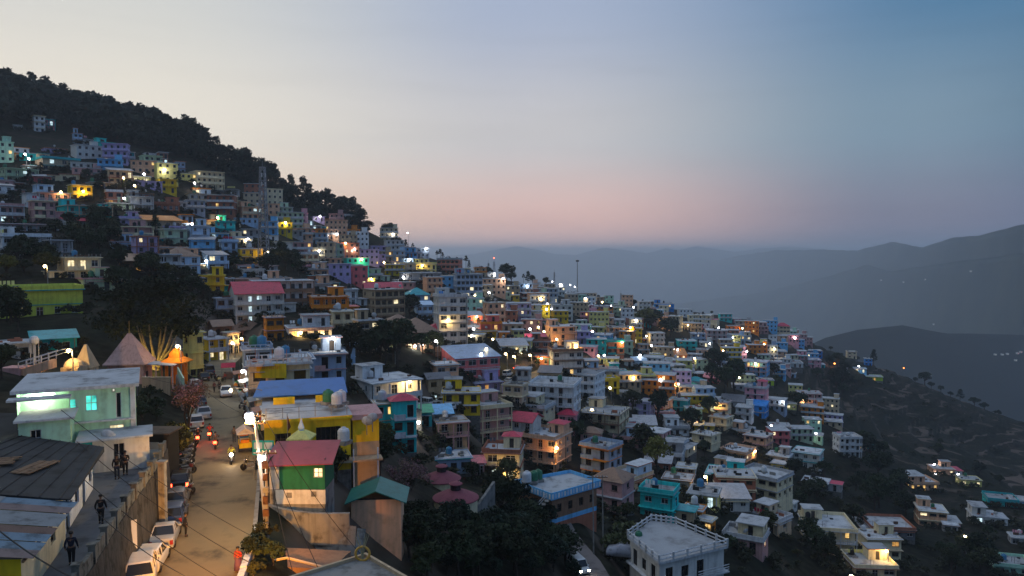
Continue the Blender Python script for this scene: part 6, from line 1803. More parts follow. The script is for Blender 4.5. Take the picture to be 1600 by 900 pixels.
def inside(px, py, poly):
    c = False
    for (x1, y1), (x2, y2) in zip(poly, poly[1:] + poly[:1]):
        if (y1 > py) != (y2 > py) and px < (x2 - x1) * (py - y1) / (y2 - y1) + x1:
            c = not c
    return c
rebuild()
# --- more houses in the gaps of the dense town
DENSE = [(0, 238), (120, 240), (330, 285), (450, 330), (520, 340), (640, 385), (760, 438), (900, 462), (1050, 486), (1190, 510), (1280, 545), (1240, 600), (1130, 640), (1010, 640), (900, 600), (800, 560), (640, 530), (520, 480), (330, 470), (240, 430), (90, 400), (0, 330)]
DARK = [[(80, 352), (185, 352), (185, 405), (85, 400)], [(405, 402), (470, 402), (480, 446), (405, 444)], [(752, 432), (815, 440), (815, 460), (752, 458)], [(1005, 512), (1085, 520), (1085, 536), (1010, 534)], [(1100, 575), (1150, 580), (1150, 626), (1090, 626)], [(1195, 595), (1300, 585), (1300, 640), (1205, 640)],
        [(0, 395), (90, 410), (130, 470), (330, 470), (330, 560), (0, 540)], [(520, 530), (620, 530), (620, 575), (540, 575)], [(515, 410), (560, 410), (560, 425), (515, 425)]]
RF = random.Random(5)
cells = [(px + RF.uniform(-4, 4), py + RF.uniform(-2.5, 2.5)) for py in range(232, 650, 8) for px in range(4, 1290, 15)]
RF.shuffle(cells)
cand = []
for px, py in cells:
    if inside(px, py, DENSE) and not any(inside(px, py, q) for q in DARK):
        loc, nm, nr = cast(px, py)
        if nm and nm.startswith('hillside') and RF.random() < (.45 if px < 420 else .8 if px < 700 else 1):
            cand.append((px, py, loc))
taken = []
def free(loc, r):
    for q, s in taken:
        if (q.x - loc.x) ** 2 + (q.y - loc.y) ** 2 < (r + s) ** 2:
            return False
    return True
for h in HOUSES:
    taken.append((h[10], max(h[6], h[7]) * .45))
FCOL = ['white', 'offwhite', 'offwhite', 'cream', 'beige', 'pale blue', 'blue grey', 'peach', 'peach', 'dusty pink', 'pink', 'lilac', 'turquoise', 'pale green', 'tan', 'sky blue', 'pale yellow', 'brick', 'orange', 'coral', 'mint', 'yellow', 'grey']
fill = []
for px, py, loc in cand:
    if free(loc, 3.2):
        taken.append((loc, 3.2))
        fill.append((px, py, loc))
fill.sort(key=lambda q: proj(q[2])[2])
MORE = [(900, 590), (1010, 640), (1130, 640), (1240, 610), (1300, 640), (1310, 720), (1240, 760), (1190, 860), (1050, 800), (960, 720), (880, 720), (700, 720), (640, 660), (620, 600)]
mc = [(px + RF.uniform(-8, 8), py + RF.uniform(-5, 5)) for py in range(600, 860, 14) for px in range(620, 1320, 26)]
RF.shuffle(mc)
for px, py in mc:
    if inside(px, py, MORE) and RF.random() < .75:
        loc, nm, nr = cast(px, py)
        if nm and nm.startswith('hillside') and free(loc, 4.6):
            taken.append((loc, 4.6)); fill.append((px, py, loc))
fill.sort(key=lambda q: proj(q[2])[2])
n_ind = 322 - len(HOUSES)
for px, py, loc in fill[:max(0, n_ind)]:
    d = proj(loc)[2]
    put_house(px, py, RF.uniform(7, 10.5) * F / d, RF.choice((1, 2, 2)), RF.choice(FCOL), RF.choice('ffffpt'), RF.uniform(-10, 18), d=d, rc='grey')
rest = fill[max(0, n_ind):]
slots = FCOL[:]
SLOT = {c: i for i, c in enumerate(dict.fromkeys(slots))}
mats_ = [wallm(c) for c in SLOT] + [M_ROOFC, M_GLASS, M_TRIMW, LITM[0], LITM[1]]
nS = len(SLOT)
fm_ = MB()
def fbox(x0, y0, z0, x1, y1, z1, k, top=None):
    n0 = len(fm_.f); fm_.box(x0, y0, z0, x1, y1, z1)
    for f in range(n0, n0 + 6): fm_.k[f] = k
    if top is not None: fm_.k[n0 + 1] = top
for px, py, loc in rest:
    W, D, n = RF.uniform(6.5, 12), RF.uniform(5, 7.5), RF.choice((1, 2, 2, 3))
    los = Vector((loc.x, loc.y, 0)).normalized()
    fm_.m = Matrix.Translation(loc + los * D * .4) @ Matrix.Rotation(math.atan2(-los.x, los.y) + math.radians(RF.uniform(-12, 20)), 4, 'Z')
    k = SLOT[RF.choice(FCOL)]; x, y = W / 2, D / 2
    tk = nS + 2 if RF.random() < .5 else k
    fbox(-x, -y, -5, x, y, n * 2.9, k)
    gal = RF.random() < .5
    for s in range(n):
        z = s * 2.9
        if gal or s == n - 1:
            fbox(-x - .3, -y - (1.2 if gal else .4), z + 2.72, x + .3, y + .3, z + 2.92 + (.02 if s == n - 1 else -.04), tk, nS if s == n - 1 else None)
        if gal and s:
            fbox(-x, -y - 1.18, z + .02, x, -y - 1.06, z + .8, tk)
        kk = int(W / 2.3)
        for i in range(kk):
            u = -x + W * (i + .5) / kk
            fbox(u - .5, -y - .03, z + (.1 if gal and i % 2 else .95), u + .5, -y - .005, z + 2.15, nS + 3 + RF.randint(0, 1) if RF.random() < .05 else nS + 1)
        for i in range(2):
            v = -y + D * (i + .5) / 2
            fbox(x + .005, v - .45, z + .95, x + .03, v + .45, z + 2.1, nS + 1)
    if RF.random() < .35:
        fbox(x - 3, y - 2.8, n * 2.9 + .02, x - .3, y - .3, n * 2.9 + 2.3, k); fbox(x - 3.2, y - 3, n * 2.9 + 2.3, x - .1, y - .1, n * 2.9 + 2.45, tk, nS)
fm_.build('far_houses', mats_, kind='stuff')
print('houses', len(HOUSES), 'more', len(rest))

# ------------------------------------------------------------------ trees
RT = random.Random(23)
M_BARK = mat('dark bark', (.06, .045, .033), rough=.95, var=.5, scale=4)
M_BARKL = mat('pale bark', (.20, .16, .10), rough=.95, var=.4, scale=3)
def leafm(n, c, rnd=.45):
    m = mat(n, c, rough=.75, var=.5, scale=.55, spec=.2, rnd=rnd, det=3)
    return m
M_LEAF = [leafm('dark leaves', (.028, .042, .018)), leafm('olive leaves', (.046, .054, .022)), leafm('blue-green needles', (.018, .032, .020))]
def leaf_quads(m, c, rad, n, size, flat=.75):
    for _ in range(n):
        while True:
            p = Vector((RT.uniform(-1, 1), RT.uniform(-1, 1), RT.uniform(-1, 1)))
            if p.length < 1: break
        p = p * (p.length ** -.35 if p.length > .05 else 1)
        q = c + Vector((p.x * rad, p.y * rad, p.z * rad * flat))
        a = Vector((RT.gauss(0, 1), RT.gauss(0, 1), RT.gauss(0, .7))).normalized()
        b = a.cross(Vector((RT.gauss(0, 1), RT.gauss(0, 1), RT.gauss(0, 1)))).normalized()
        s = size * RT.uniform(.6, 1.3)
        m.poly(q - a * s, q - b * s * .5, q + a * s, q + b * s * .5)
def leafy(h, r, clumps, per, size, seedoff=0):
    """trunk with limbs, crown made of many leaf faces gathered in uneven clumps"""
    tr, cr = MB(), MB()
    th = h * .38
    tr.tube([(0, 0, -.6), (RT.uniform(-.1, .1) * r, 0, th * .6), (RT.uniform(-.12, .12) * r, RT.uniform(-.1, .1) * r, th)], [r * .085, r * .07, r * .055], 7)
    for i in range(clumps):
        a, e = RT.uniform(0, 2 * PI), RT.uniform(-.35, 1)
        q = (1 - abs(e) ** 2) ** .5 * RT.uniform(.35, .95)
        c = Vector((r * q * math.cos(a), r * q * math.sin(a), th + (h - th) * .5 + (h - th) * .46 * e))
        if i % 3 == 0:
            tr.tube([(0, 0, th * .85), tuple(c * .55 + Vector((0, 0, th * .35))), tuple(c)], [r * .045, r * .03, r * .012], 5)
        leaf_quads(cr, c, r * RT.uniform(.22, .42), per, size)
    return tr, cr
def pine(h, r, crown0, n, size):
    tr, cr = MB(), MB()
    tr.tube([(0, 0, -1), (.1, 0, h * .5), (.0, .1, h * .97)], [h * .018, h * .013, h * .004], 6)
    for i in range(n):
        t = (i + RT.random()) / n
        z = h * (crown0 + (1 - crown0) * t)
        rr_ = r * (1.08 - t) * RT.uniform(.5, 1.1) + .25
        a = RT.uniform(0, 2 * PI)
        c = Vector((rr_ * math.cos(a), rr_ * math.sin(a), z + RT.uniform(-.3, .3)))
        tr.tube([(0, 0, z - .3), tuple(c)], [.05, .02], 4, cap=False)
        leaf_quads(cr, c, r * .38, 26, size, .5)
    return tr, cr
PROT = {'leafy': [], 'pine': [], 'bush': [], 'tall': []}
def proto(kind, bl, name):
    tr, cr = bl
    PROT[kind].append((tr.mesh(name + '_trunk', M_BARK), cr))
for i in range(4): proto('leafy', leafy(6.5, 3.0, 34, 42, .34), 'leafy')
for i in range(3): proto('pine', pine(13, 2.6, .28, 46, .42), 'pine')
for i in range(3): proto('tall', pine(11, 1.6, .62, 26, .36), 'tall')
for i in range(3): proto('bush', leafy(2.6, 1.9, 16, 40, .26), 'bush')
CROWNS = {}
for kd, l in PROT.items():
    for i, (tr, cr) in enumerate(l):
        for k, m_ in enumerate(M_LEAF):
            CROWNS[kd, i, k] = cr.mesh(kd + '_crown', m_)
def put_tree(loc, kind, scale, leaf=0, label=None, noun=None, group='trees among the houses'):
    i = RT.randrange(len(PROT[kind]))
    nm = {'leafy': 'leafy_tree', 'pine': 'pine_tree', 'tall': 'pine_tree', 'bush': 'bush'}[kind]
    s = (scale * RT.uniform(.85, 1.2), scale * RT.uniform(.85, 1.2), scale * RT.uniform(.85, 1.15))
    t = thing(nm, label, 'bush' if kind == 'bush' else 'tree', loc, RT.uniform(0, 6.28), group, s)
    add('trunk', PROT[kind][i][0], t); add('crown', CROWNS[kind, i, leaf], t)
    if not label:
        pend(t, noun or ({'leafy': 'dark leafy tree', 'pine': 'dark pine', 'tall': 'slender bare-stemmed pine', 'bush': 'low dark bush'}[kind]), Vector(loc), group)
    return t
# wood on the hilltop: the trees that show singly against the sky, and behind them the mass
WOOD = [(0, 142), (100, 158), (200, 190), (300, 212), (380, 248), (470, 280), (540, 318), (566, 338), (500, 322), (440, 305), (400, 292), (345, 262), (300, 250), (240, 236), (190, 226), (130, 212), (90, 200), (40, 196), (0, 206)]
def ridge_y(px):
    for y in np.arange(90, 480, 1.0):
        if hit(px, y) is not None:
            return y + 1.5
    return None
for px in list(range(2, 565, 9)):
    x_ = px + RT.uniform(-4, 4)
    y_ = ridge_y(x_)
    if y_:
        g = hit(x_, y_ + RT.uniform(0, 3))
        d = proj(g)[2]
        k_ = 'leafy' if RT.random() < .55 else 'pine'
        put_tree(g, k_, (RT.uniform(1.4, 2.5) if k_ == 'leafy' else RT.uniform(.9, 1.45)) * (.8 if px < 150 else 1), 2, noun=('round tree' if k_ == 'leafy' else 'tall pine') + ' in the hilltop wood', group='trees on the wooded hilltop')
fv, ff = [], []
pm_ = MB(); pm_t = MB()
pine_pts = []
for kd, sc_ in (('pine', 1.0), ('leafy', 1.75), ('bush', 2.6), ('leafy', 1.5), ('bush', 2.2)):
    cr = PROT[kd][0][1]
    V = np.array(cr.v); Fq = np.array(cr.f)
    keep = np.random.default_rng(3).permutation(len(Fq))[:260]
    pine_pts.append((V[Fq[keep]].reshape(-1, 3) * sc_, len(keep)))
n_w, base = 0, 0
AV, tries = [], 0
rs_ = np.random.default_rng(8)
while n_w < 1150 and tries < 12000:
    tries += 1
    px, py = RT.uniform(-10, 570), RT.uniform(130, 340)
    if not inside(px, py, WOOD): continue
    g = hit(px, py)
    if g is None: continue
    if n_w % 3:                 # most of them about the crest and just over it
        g = g + Vector((g.x, g.y, 0)).normalized() * RT.uniform(0, 40); g.z = hz(g.x, g.y)
    V, q = pine_pts[RT.randrange(5)]
    a, s = RT.uniform(0, 6.28), RT.uniform(.9, 1.65)
    ca, sa = math.cos(a) * s, math.sin(a) * s
    c0 = V.reshape(-1, 4, 3).mean(1, keepdims=True)
    Vb = (c0 + (V.reshape(-1, 4, 3) - c0) * 1.9).reshape(-1, 3)
    AV.append(np.stack([Vb[:, 0] * ca - Vb[:, 1] * sa + g.x, Vb[:, 0] * sa + Vb[:, 1] * ca + g.y, Vb[:, 2] * s + g.z], 1))
    n_w += 1
for px in np.arange(-6, 572, 3.2):      # undergrowth along the crest
    y_ = ridge_y(px)
    if not y_: continue
    g = hit(px, y_ + RT.uniform(0, 2))
    V, q = pine_pts[RT.choice((2, 4))]
    a, s = RT.uniform(0, 6.28), RT.uniform(.7, 1.25)
    ca, sa = math.cos(a) * s, math.sin(a) * s
    c0 = V.reshape(-1, 4, 3).mean(1, keepdims=True); Vb = (c0 + (V.reshape(-1, 4, 3) - c0) * 1.7).reshape(-1, 3)
    AV.append(np.stack([Vb[:, 0] * ca - Vb[:, 1] * sa + g.x, Vb[:, 0] * sa + Vb[:, 1] * ca + g.y, (Vb[:, 2] - 2) * s + g.z], 1))
AV = np.concatenate(AV)
def quads_mesh(name, V, m):
    me = bpy.data.meshes.new(name)
    n = len(V)
    me.vertices.add(n); me.vertices.foreach_set('co', V.ravel())
    me.loops.add(n); me.loops.foreach_set('vertex_index', np.arange(n))
    me.polygons.add(n // 4); me.polygons.foreach_set('loop_start', np.arange(0, n, 4)); me.polygons.foreach_set('loop_total', np.full(n // 4, 4))
    me.update(calc_edges=True); me.materials.append(m)
    return me
add('hilltop_wood', quads_mesh('hilltop_wood', AV, M_LEAF[2]), kind='stuff')
# named skyline trees further right: picture x, base y, height px, kind
for px, py, hp, kd, lb in ((563, 334, 28, 'leafy', 'round-topped lone tree on the skyline at the end of the wood'), (575, 345, 20, 'leafy', None), (607, 358, 32, 'leafy', 'broad skyline tree left of the beige ridge house'), (598, 356, 18, 'pine', None), (634, 364, 18, 'pine', None), (645, 364, 14, 'tall', None), (620, 362, 14, 'bush', None),
                           (683, 386, 17, 'tall', None), (688, 386, 18, 'tall', None), (692, 387, 16, 'tall', None), (714, 398, 15, 'tall', None), (728, 404, 24, 'tall', None), (733, 406, 14, 'pine', None), (700, 394, 12, 'leafy', None), (745, 414, 10, 'leafy', None), (753, 416, 12, 'tall', None), (762, 421, 17, 'leafy', None), (769, 424, 12, 'pine', None),
                           (818, 432, 16, 'tall', None), (825, 436, 20, 'pine', 'dark conifer on the ridge beside the masts'), (832, 437, 14, 'leafy', None), (853, 442, 15, 'leafy', 'round dark tree on the ridge left of the floodlight mast'), (935, 461, 9, 'leafy', None), (946, 463, 9, 'leafy', None), (1004, 468, 12, 'pine', None), (1019, 470, 9, 'leafy', None), (1046, 480, 9, 'leafy', None), (1112, 488, 7, 'leafy', None),
                           (1365, 562, 22, 'pine', 'dark cypress-like tree on the right-hand ridge'), (1298, 548, 8, 'leafy', None), (1340, 555, 8, 'leafy', None), (1445, 601, 20, 'leafy', 'big round tree on the bare right-hand ridge'), (1455, 606, 12, 'leafy', None), (1470, 612, 12, 'leafy', None), (1500, 624, 20, 'pine', 'conical dark tree on the bare right-hand ridge'), (1522, 630, 16, 'leafy', None), (1538, 640, 10, 'bush', None), (1560, 650, 8, 'bush', None), (1430, 598, 8, 'bush', None), (1485, 618, 8, 'bush', None)):
    g = hit(px, py)
    k2 = 0
    while g is None and k2 < 30:
        k2 += 1; g = hit(px, py + k2)
    d = proj(g)[2]
    hgt = {'leafy': 7.0, 'pine': 13, 'tall': 11.5, 'bush': 2.8}[kd]
    put_tree(g, kd, hp * d / F / hgt, 2 if kd != 'leafy' else 0, lb, noun='skyline ' + {'leafy': 'round tree', 'pine': 'conifer', 'tall': 'slender pine', 'bush': 'bush'}[kd], group='trees along the ridge')
rebuild()
# --- dark tree masses and single trees between the houses
def grove(poly, n, sc, kinds=('leafy',), leaf=(0, 0, 1), ground_only=True, cap=400):
    k, tr = 0, 0
    x0, x1 = min(p[0] for p in poly), max(p[0] for p in poly)
    y0, y1 = min(p[1] for p in poly), max(p[1] for p in poly)
    while k < n and tr < n * 12:
        tr += 1
        px, py = RT.uniform(x0, x1), RT.uniform(y0, y1)
        if not inside(px, py, poly): continue
        loc, nm, nr = cast(px, py)
        if not nm or not nm.startswith('hillside'): continue
        if not free(loc, sc * 1.1): continue
        taken.append((loc, sc * 1.3))
        kd = RT.choice(kinds)
        put_tree(loc, kd, RT.uniform(.65, 1.4) * sc * (.55 if kd in ('pine', 'tall') else 1), RT.choice(leaf))
        k += 1
    return k
grove([(0, 405), (80, 412), (92, 465), (0, 466)], 9, .85, ('leafy', 'leafy', 'bush'))
grove([(85, 350), (190, 352), (180, 405), (90, 400)], 9, .9, ('leafy',))
grove([(402, 400), (475, 400), (480, 446), (400, 444)], 9, 1.15)
grove([(245, 392), (300, 390), (330, 460), (300, 480), (230, 440)], 7, .85)
grove([(752, 432), (815, 440), (815, 462), (752, 458)], 8, 1.5)
grove([(1005, 512), (1085, 520), (1085, 538), (1010, 536)], 6, 1.6)
grove([(1100, 575), (1150, 580), (1150, 630), (1090, 630)], 8, 1.5)
grove([(1190, 590), (1310, 570), (1360, 600), (1300, 650), (1200, 640)], 16, 1.6, ('leafy', 'bush', 'leafy'))
grove([(970, 640), (1040, 655), (1030, 720), (965, 700)], 7, 1.2)
grove([(1060, 640), (1125, 650), (1110, 700), (1060, 690)], 7, 1.2, leaf=(1, 0))
grove([(520, 528), (625, 528), (625, 580), (540, 580)], 9, 1.1)
for q in ((-17, 62), (-14, 62), (-12, 66), (-18, 57), (-12, 58), (-14, 54), (-10, 62), (-11, 52)): taken.append((Vector((*q, 0)), 3.0))
grove([(540, 690), (600, 700), (600, 760), (520, 760)], 5, .5)
grove([(520, 838), (640, 830), (700, 848), (780, 836), (880, 846), (900, 905), (560, 905)], 66, .5, ('leafy', 'leafy', 'bush'), (0, 0, 2))
grove([(765, 800), (860, 810), (860, 870), (765, 870)], 12, .68, leaf=(0, 2))
grove([(395, 850), (425, 850), (430, 905), (395, 905)], 6, .42, ('bush',))
grove([(1000, 690), (1080, 720), (1060, 780), (1000, 770)], 8, 1.1)
grove([(1230, 790), (1420, 760), (1420, 860), (1230, 860)], 14, 1.3, ('leafy', 'bush'))
grove([(1340, 700), (1420, 720), (1420, 800), (1330, 780)], 10, 1.2, ('leafy', 'bush'))
grove([(1460, 840), (1600, 830), (1600, 905), (1460, 905)], 8, 1.0, ('bush', 'leafy'))
grove([(205, 625), (275, 625), (275, 690), (215, 690)], 7, .5, ('bush',), (1, 0))
for q in ((-50, 108), (-46, 104), (-54, 112), (-48, 112)): taken.append((Vector((*q, 0)), 4.0))
grove([(0, 470), (30, 470), (30, 620), (0, 620)], 5, .8)
grove([(640, 480), (760, 480), (760, 560), (640, 560)], 6, 1.0)
for q in ((-17, 62), (-14, 62), (-12, 66), (-18, 57), (-12, 58), (-14, 54)): taken.append((Vector((*q, 0)), 3.0))
TOWNP = [(0, 250), (330, 290), (560, 350), (760, 440), (1050, 490), (1280, 548), (1330, 640), (1500, 700), (1600, 760), (1600, 900), (960, 900), (880, 780), (640, 760), (640, 640), (540, 600), (560, 560), (330, 500), (120, 450), (0, 400)]
n_t = len([1 for o in bpy.data.objects if o.name.startswith('leafy_tree')])
grove([(0, 250), (330, 295), (430, 330), (430, 470), (240, 440), (0, 400)], 46, .72, ('leafy', 'leafy', 'pine', 'bush'), (0, 0, 2))
n_t = len([1 for o in bpy.data.objects if o.name.startswith('leafy_tree')])
grove(TOWNP, max(0, 285 - n_t), .8, ('leafy', 'leafy', 'leafy', 'bush', 'pine'), (0, 0, 1))
# scrub that nobody could count over the bare slopes
sv = []
cr = PROT['bush'][0][1]; V0 = np.array(cr.v)[np.array(cr.f)[::5]].reshape(-1, 3)
nb_, tries = 0, 0
while nb_ < 900 and tries < 9000:
    tries += 1
    px, py = RT.uniform(0, 1600), RT.uniform(240, 900)
    if not (inside(px, py, TOWNP) or (px > 1250 and py > 560)): continue
    g = hit(px, py)
    if g is None: continue
    dd, _ = seg_dist(np.array([g.x]), np.array([g.y]), *ROADS[0]); d2, _ = seg_dist(np.array([g.x]), np.array([g.y]), *BAZAAR); d3, _ = seg_dist(np.array([g.x]), np.array([g.y]), *LANE)
    if min(dd[0], d2[0], d3[0]) < 1.5: continue
    s = RT.uniform(.35, .95) * (1.4 if px > 1250 else 1); a = RT.uniform(0, 6.28)
    ca, sa = math.cos(a) * s, math.sin(a) * s
    c0 = V0.reshape(-1, 4, 3).mean(1, keepdims=True); Vb = (c0 + (V0.reshape(-1, 4, 3) - c0) * 1.7).reshape(-1, 3)
    sv.append(np.stack([Vb[:, 0] * ca - Vb[:, 1] * sa + g.x, Vb[:, 0] * sa + Vb[:, 1] * ca + g.y, (Vb[:, 2] - .5) * s * .8 + g.z], 1)); nb_ += 1
# undergrowth at the foot of the houses, on their downhill sides
for h in HOUSES:
    d, W_, D_, ctr_, rz_h = h[4], h[6], h[7], h[10], h[11]
    if d > 430: continue
    ca0, sa0 = math.cos(rz_h), math.sin(rz_h)
    for k in range(int(W_ * .8) + 3):
        if RT.random() < .75: lx, ly = RT.uniform(-W_ * .6, W_ * .6), -D_ / 2 - RT.uniform(1.9, 3.2)
        else: lx, ly = RT.choice((-1, 1)) * (W_ / 2 + RT.uniform(.8, 1.8)), RT.uniform(-D_ * .5, D_ * .3)
        gx, gy = ctr_.x + lx * ca0 - ly * sa0, ctr_.y + lx * sa0 + ly * ca0
        if min(seg_dist(np.array([gx]), np.array([gy]), *q)[0][0] for q in ROADS) < 1.5: continue
        s = RT.uniform(.4, 1.0); a = RT.uniform(0, 6.28); ca, sa = math.cos(a) * s, math.sin(a) * s
        c0 = V0.reshape(-1, 4, 3).mean(1, keepdims=True); Vb = (c0 + (V0.reshape(-1, 4, 3) - c0) * 1.6).reshape(-1, 3)
        sv.append(np.stack([Vb[:, 0] * ca - Vb[:, 1] * sa + gx, Vb[:, 0] * sa + Vb[:, 1] * ca + gy, (Vb[:, 2] - .4) * s * .9 + hz(gx, gy)], 1))
add('scrub', quads_mesh('scrub', np.concatenate(sv), leafm('scrub leaves', (.036, .038, .02))), kind='stuff')
# the great tree by the temple
bt_ = P(243, 572, 126); bt_.z = hz(bt_.x, bt_.y)
tr, cr = MB(), MB()
for i in range(10):
    sx = -1 + 2 * (i + .5) / 10
    tp_ = Vector((3.3 * sx + RT.uniform(-.25, .25), RT.uniform(-1.2, 1.2), 4.3 - 1.2 * sx * sx + RT.uniform(-.3, .5)))
    tr.tube([(tp_.x * .12, tp_.y * .1, 0), tuple(tp_ * .45 + Vector((RT.uniform(-.12, .12), 0, .1))), tuple(tp_), tuple(tp_ * 1.5 + Vector((0, 0, 1.2)))], [.36, .27, .2, .08], 7)
tr.tube([(0, 0, -2.5), (0, 0, .5)], [.9, .75], 9)
for i in range(105):
    a, e = RT.uniform(0, 2 * PI), RT.uniform(-.75, 1)
    q = (1 - abs(e) ** 2) ** .5 * RT.uniform(.25, 1)
    c_ = Vector((-2.2 + 11.5 * q * math.cos(a), 5.5 * q * math.sin(a) + 2.5, 9.6 + 5.0 * e))
    if c_.z < 6.2 and abs(c_.x) < 4.5 and c_.y < 2.5: c_.z = 6.6
    leaf_quads(cr, c_, RT.uniform(1.2, 2.2), 75, .36)
gt = thing('great_tree', 'great dark spreading tree with lamp-lit yellow limbs behind the temple', 'tree', bt_)
tr.build('trunk', M_BARKL, gt, smooth=True); cr.build('crown', M_LEAF[0], gt)
fl = thing('ground_lamp', 'small yellow floodlight at the foot of the great tree', 'lamp', (bt_.x, bt_.y - 4.2, hz(bt_.x, bt_.y - 4.2) + .4))
m = MB(); m.box(-.2, -.15, -.4, .2, .15, .1); m.build('housing', M_STEEL, fl)
m = MB(); m.box(-.16, -.1, .101, .16, .12, .13); m.build('lens', emis('yellow lens', (1, .75, .2), 8), fl)
lamp_light(fl, (0, 0, .6), 1500, (1, .68, .12), .2)
# half-bare tree with dry pinkish twigs over the street, and a blossoming one downhill
def twig_tree(base, h, r, lab, cols, n=420, seed=1):
    rr_ = random.Random(seed)
    t = thing('bare_tree', lab, 'tree', base)
    tr, cr, c2 = MB(), MB(), MB()
    def grow(p, d, l, w, lev):
        q = p + d * l
        tr.tube([tuple(p), tuple(p.lerp(q, .5) + Vector((rr_.uniform(-.06, .06), rr_.uniform(-.06, .06), 0)) * l), tuple(q)], [w, w * .8, w * .55], 5, cap=False)
        if lev == 0:
            leaf_quads(cr if rr_.random() < .7 else c2, q, .45, 9, .13, 1)
            return
        for _ in range(3):
            nd = (d + Vector((rr_.gauss(0, .5), rr_.gauss(0, .5), rr_.gauss(.1, .3)))).normalized()
            grow(q, nd, l * rr_.uniform(.62, .85), w * .55, lev - 1)
    for _ in range(3):
        grow(Vector((0, 0, 0)), Vector((rr_.uniform(-.3, .3), rr_.uniform(-.3, .3), 1)).normalized(), h * .3, r, 4)
    tr.build('trunk', M_BARK, t); cr.build('crown', cols[0], t); c2.build('blossom', cols[1], t)
M_DRY = leafm('dry brown leaves', (.20, .13, .085)); M_PINK = leafm('pink blossom', (.34, .18, .20)); M_YG = leafm('yellow-green leaves', (.13, .13, .03))
p = on_street(258, 716); twig_tree((p.x - 1.6, p.y + 9, -19.5), 5.6, .14, 'half-bare tree with dry pinkish twigs over the parked motorcycles', (M_DRY, M_PINK), seed=4)
p = on_street(272, 742); put_tree((p.x - .4, p.y + 1.2, -20.2), 'leafy', .62, 1, 'small yellow-green roadside tree above the black hatchback', group=None).children[1].data = CROWNS['leafy', 0, 1].copy(); 
yt = [o for o in bpy.data.objects if o.get('label') == 'small yellow-green roadside tree above the black hatchback'][0]; [c for c in yt.children if c.name.startswith('crown')][0].data.materials[0] = M_YG
for px, py, d, s_, lb in ((632, 800, 100, 7, 'pink blossoming tree left of the round reservoirs'), (612, 790, 104, 4, 'small pale blossoming tree beside the pink one')):
    twig_tree(P(px, py, d), s_, .1, lb, (M_PINK, M_DRY), seed=px)

# ------------------------------------------------------------------ masts, poles, lamps, wires
rebuild()
def lattice(name, label, base, h, w0, w1, red=False, drums=3):
    t = thing(name, label, 'mast', base)
    cor = [(-1, -1), (1, -1), (1, 1), (-1, 1)]
    P_ = lambda c, z: Vector((c[0] * (w0 + (w1 - w0) * z / h) / 2, c[1] * (w0 + (w1 - w0) * z / h) / 2, z))
    for c in cor:
        m = MB(); m.tube([P_(c, 0), P_(c, h)], .07 + .003 * h, 4); m.build('leg', M_STEEL, t)
    m = MB(); n = int(h / (w0 * .8)) + 2
    for k in range(n):
        z0, z1 = h * k / n, h * (k + 1) / n
        for a, b in zip(cor, cor[1:] + cor[:1]):
            m.tube([P_(a, z0), P_(b, z1)], .04 + .0016 * h, 4, cap=False); m.tube([P_(a, z1), P_(b, z1)], .04 + .0016 * h, 4, cap=False)
    m.build('brace', M_STEEL, t, kind='stuff')
    for k in range(drums):
        m = MB(); m.box(-.18, -w1 / 2 - .4, h * (.72 + .09 * k), .18, -w1 / 2 - .15, h * (.72 + .09 * k) + 1.4); m.box(w1 / 2 + .1, -.18, h * (.72 + .09 * k), w1 / 2 + .4, .18, h * (.72 + .09 * k) + 1.4); m.build('antenna', M_TRIMW, t)
    m = MB(); m.tube([(0, 0, h), (0, 0, h + 2.2)], .06, 5); m.build('spike', M_STEEL, t)
    if red:
        m = MB(); m.lathe([(.3, 0), (.4, .3), (.3, .6)], 8, (0, 0, h + 2.2)); m.build('beacon', emis('red beacon', (1, .1, .04), 10), t)
    return t
def mast_at(px, pybase, pytop, d=None):
    g = hit(px, pybase) if d is None else P(px, pybase, d)
    k = 0
    while g is None and k < 30:
        k += 1; g = hit(px, pybase + k)
    dd = proj(g)[2]
    return g, (pybase - pytop) * dd / F
g, h = mast_at(412, 390, 262, 262)
z0_ = hz(g.x, g.y); h += g.z - z0_; g.z = z0_
lattice('lattice_mast', 'tall grey lattice phone mast above the houses on the left hillside', g, h, 3.2, 1.5, drums=3)
g, h = mast_at(772, 424, 400); lattice('lattice_mast', 'slim lattice mast with a red beacon on the ridge', g, h, 1.8, .8, True, 1)
for px, pb, pt, lb in ((866, 447, 420, 'short antenna mast on the ridge left of the floodlight mast'), (970, 452, 434, 'antenna mast on the red-topped ridge building'), (763, 422, 402, 'thin antenna beside the red beacon mast'), (1260, 520, 505, 'thin antenna at the outer end of the town')):
    g, h = mast_at(px, pb, pt); lattice('antenna_mast', lb, g, h, 1.1, .6, False, 2)
g, h = mast_at(902, 452, 398)
t = thing('floodlight_mast', 'tall thin floodlight mast standing on the ridge against the sky', 'mast', g)
m = MB(); m.tube([(0, 0, 0), (0, 0, h)], [.42, .24], 8); m.build('pole', M_STEEL, t)
m = MB(); m.lathe([(.9, h - .9), (1.3, h - .5), (1.3, h), (.5, h + .3)], 10); m.build('lamp_crown', M_BLACKP, t)

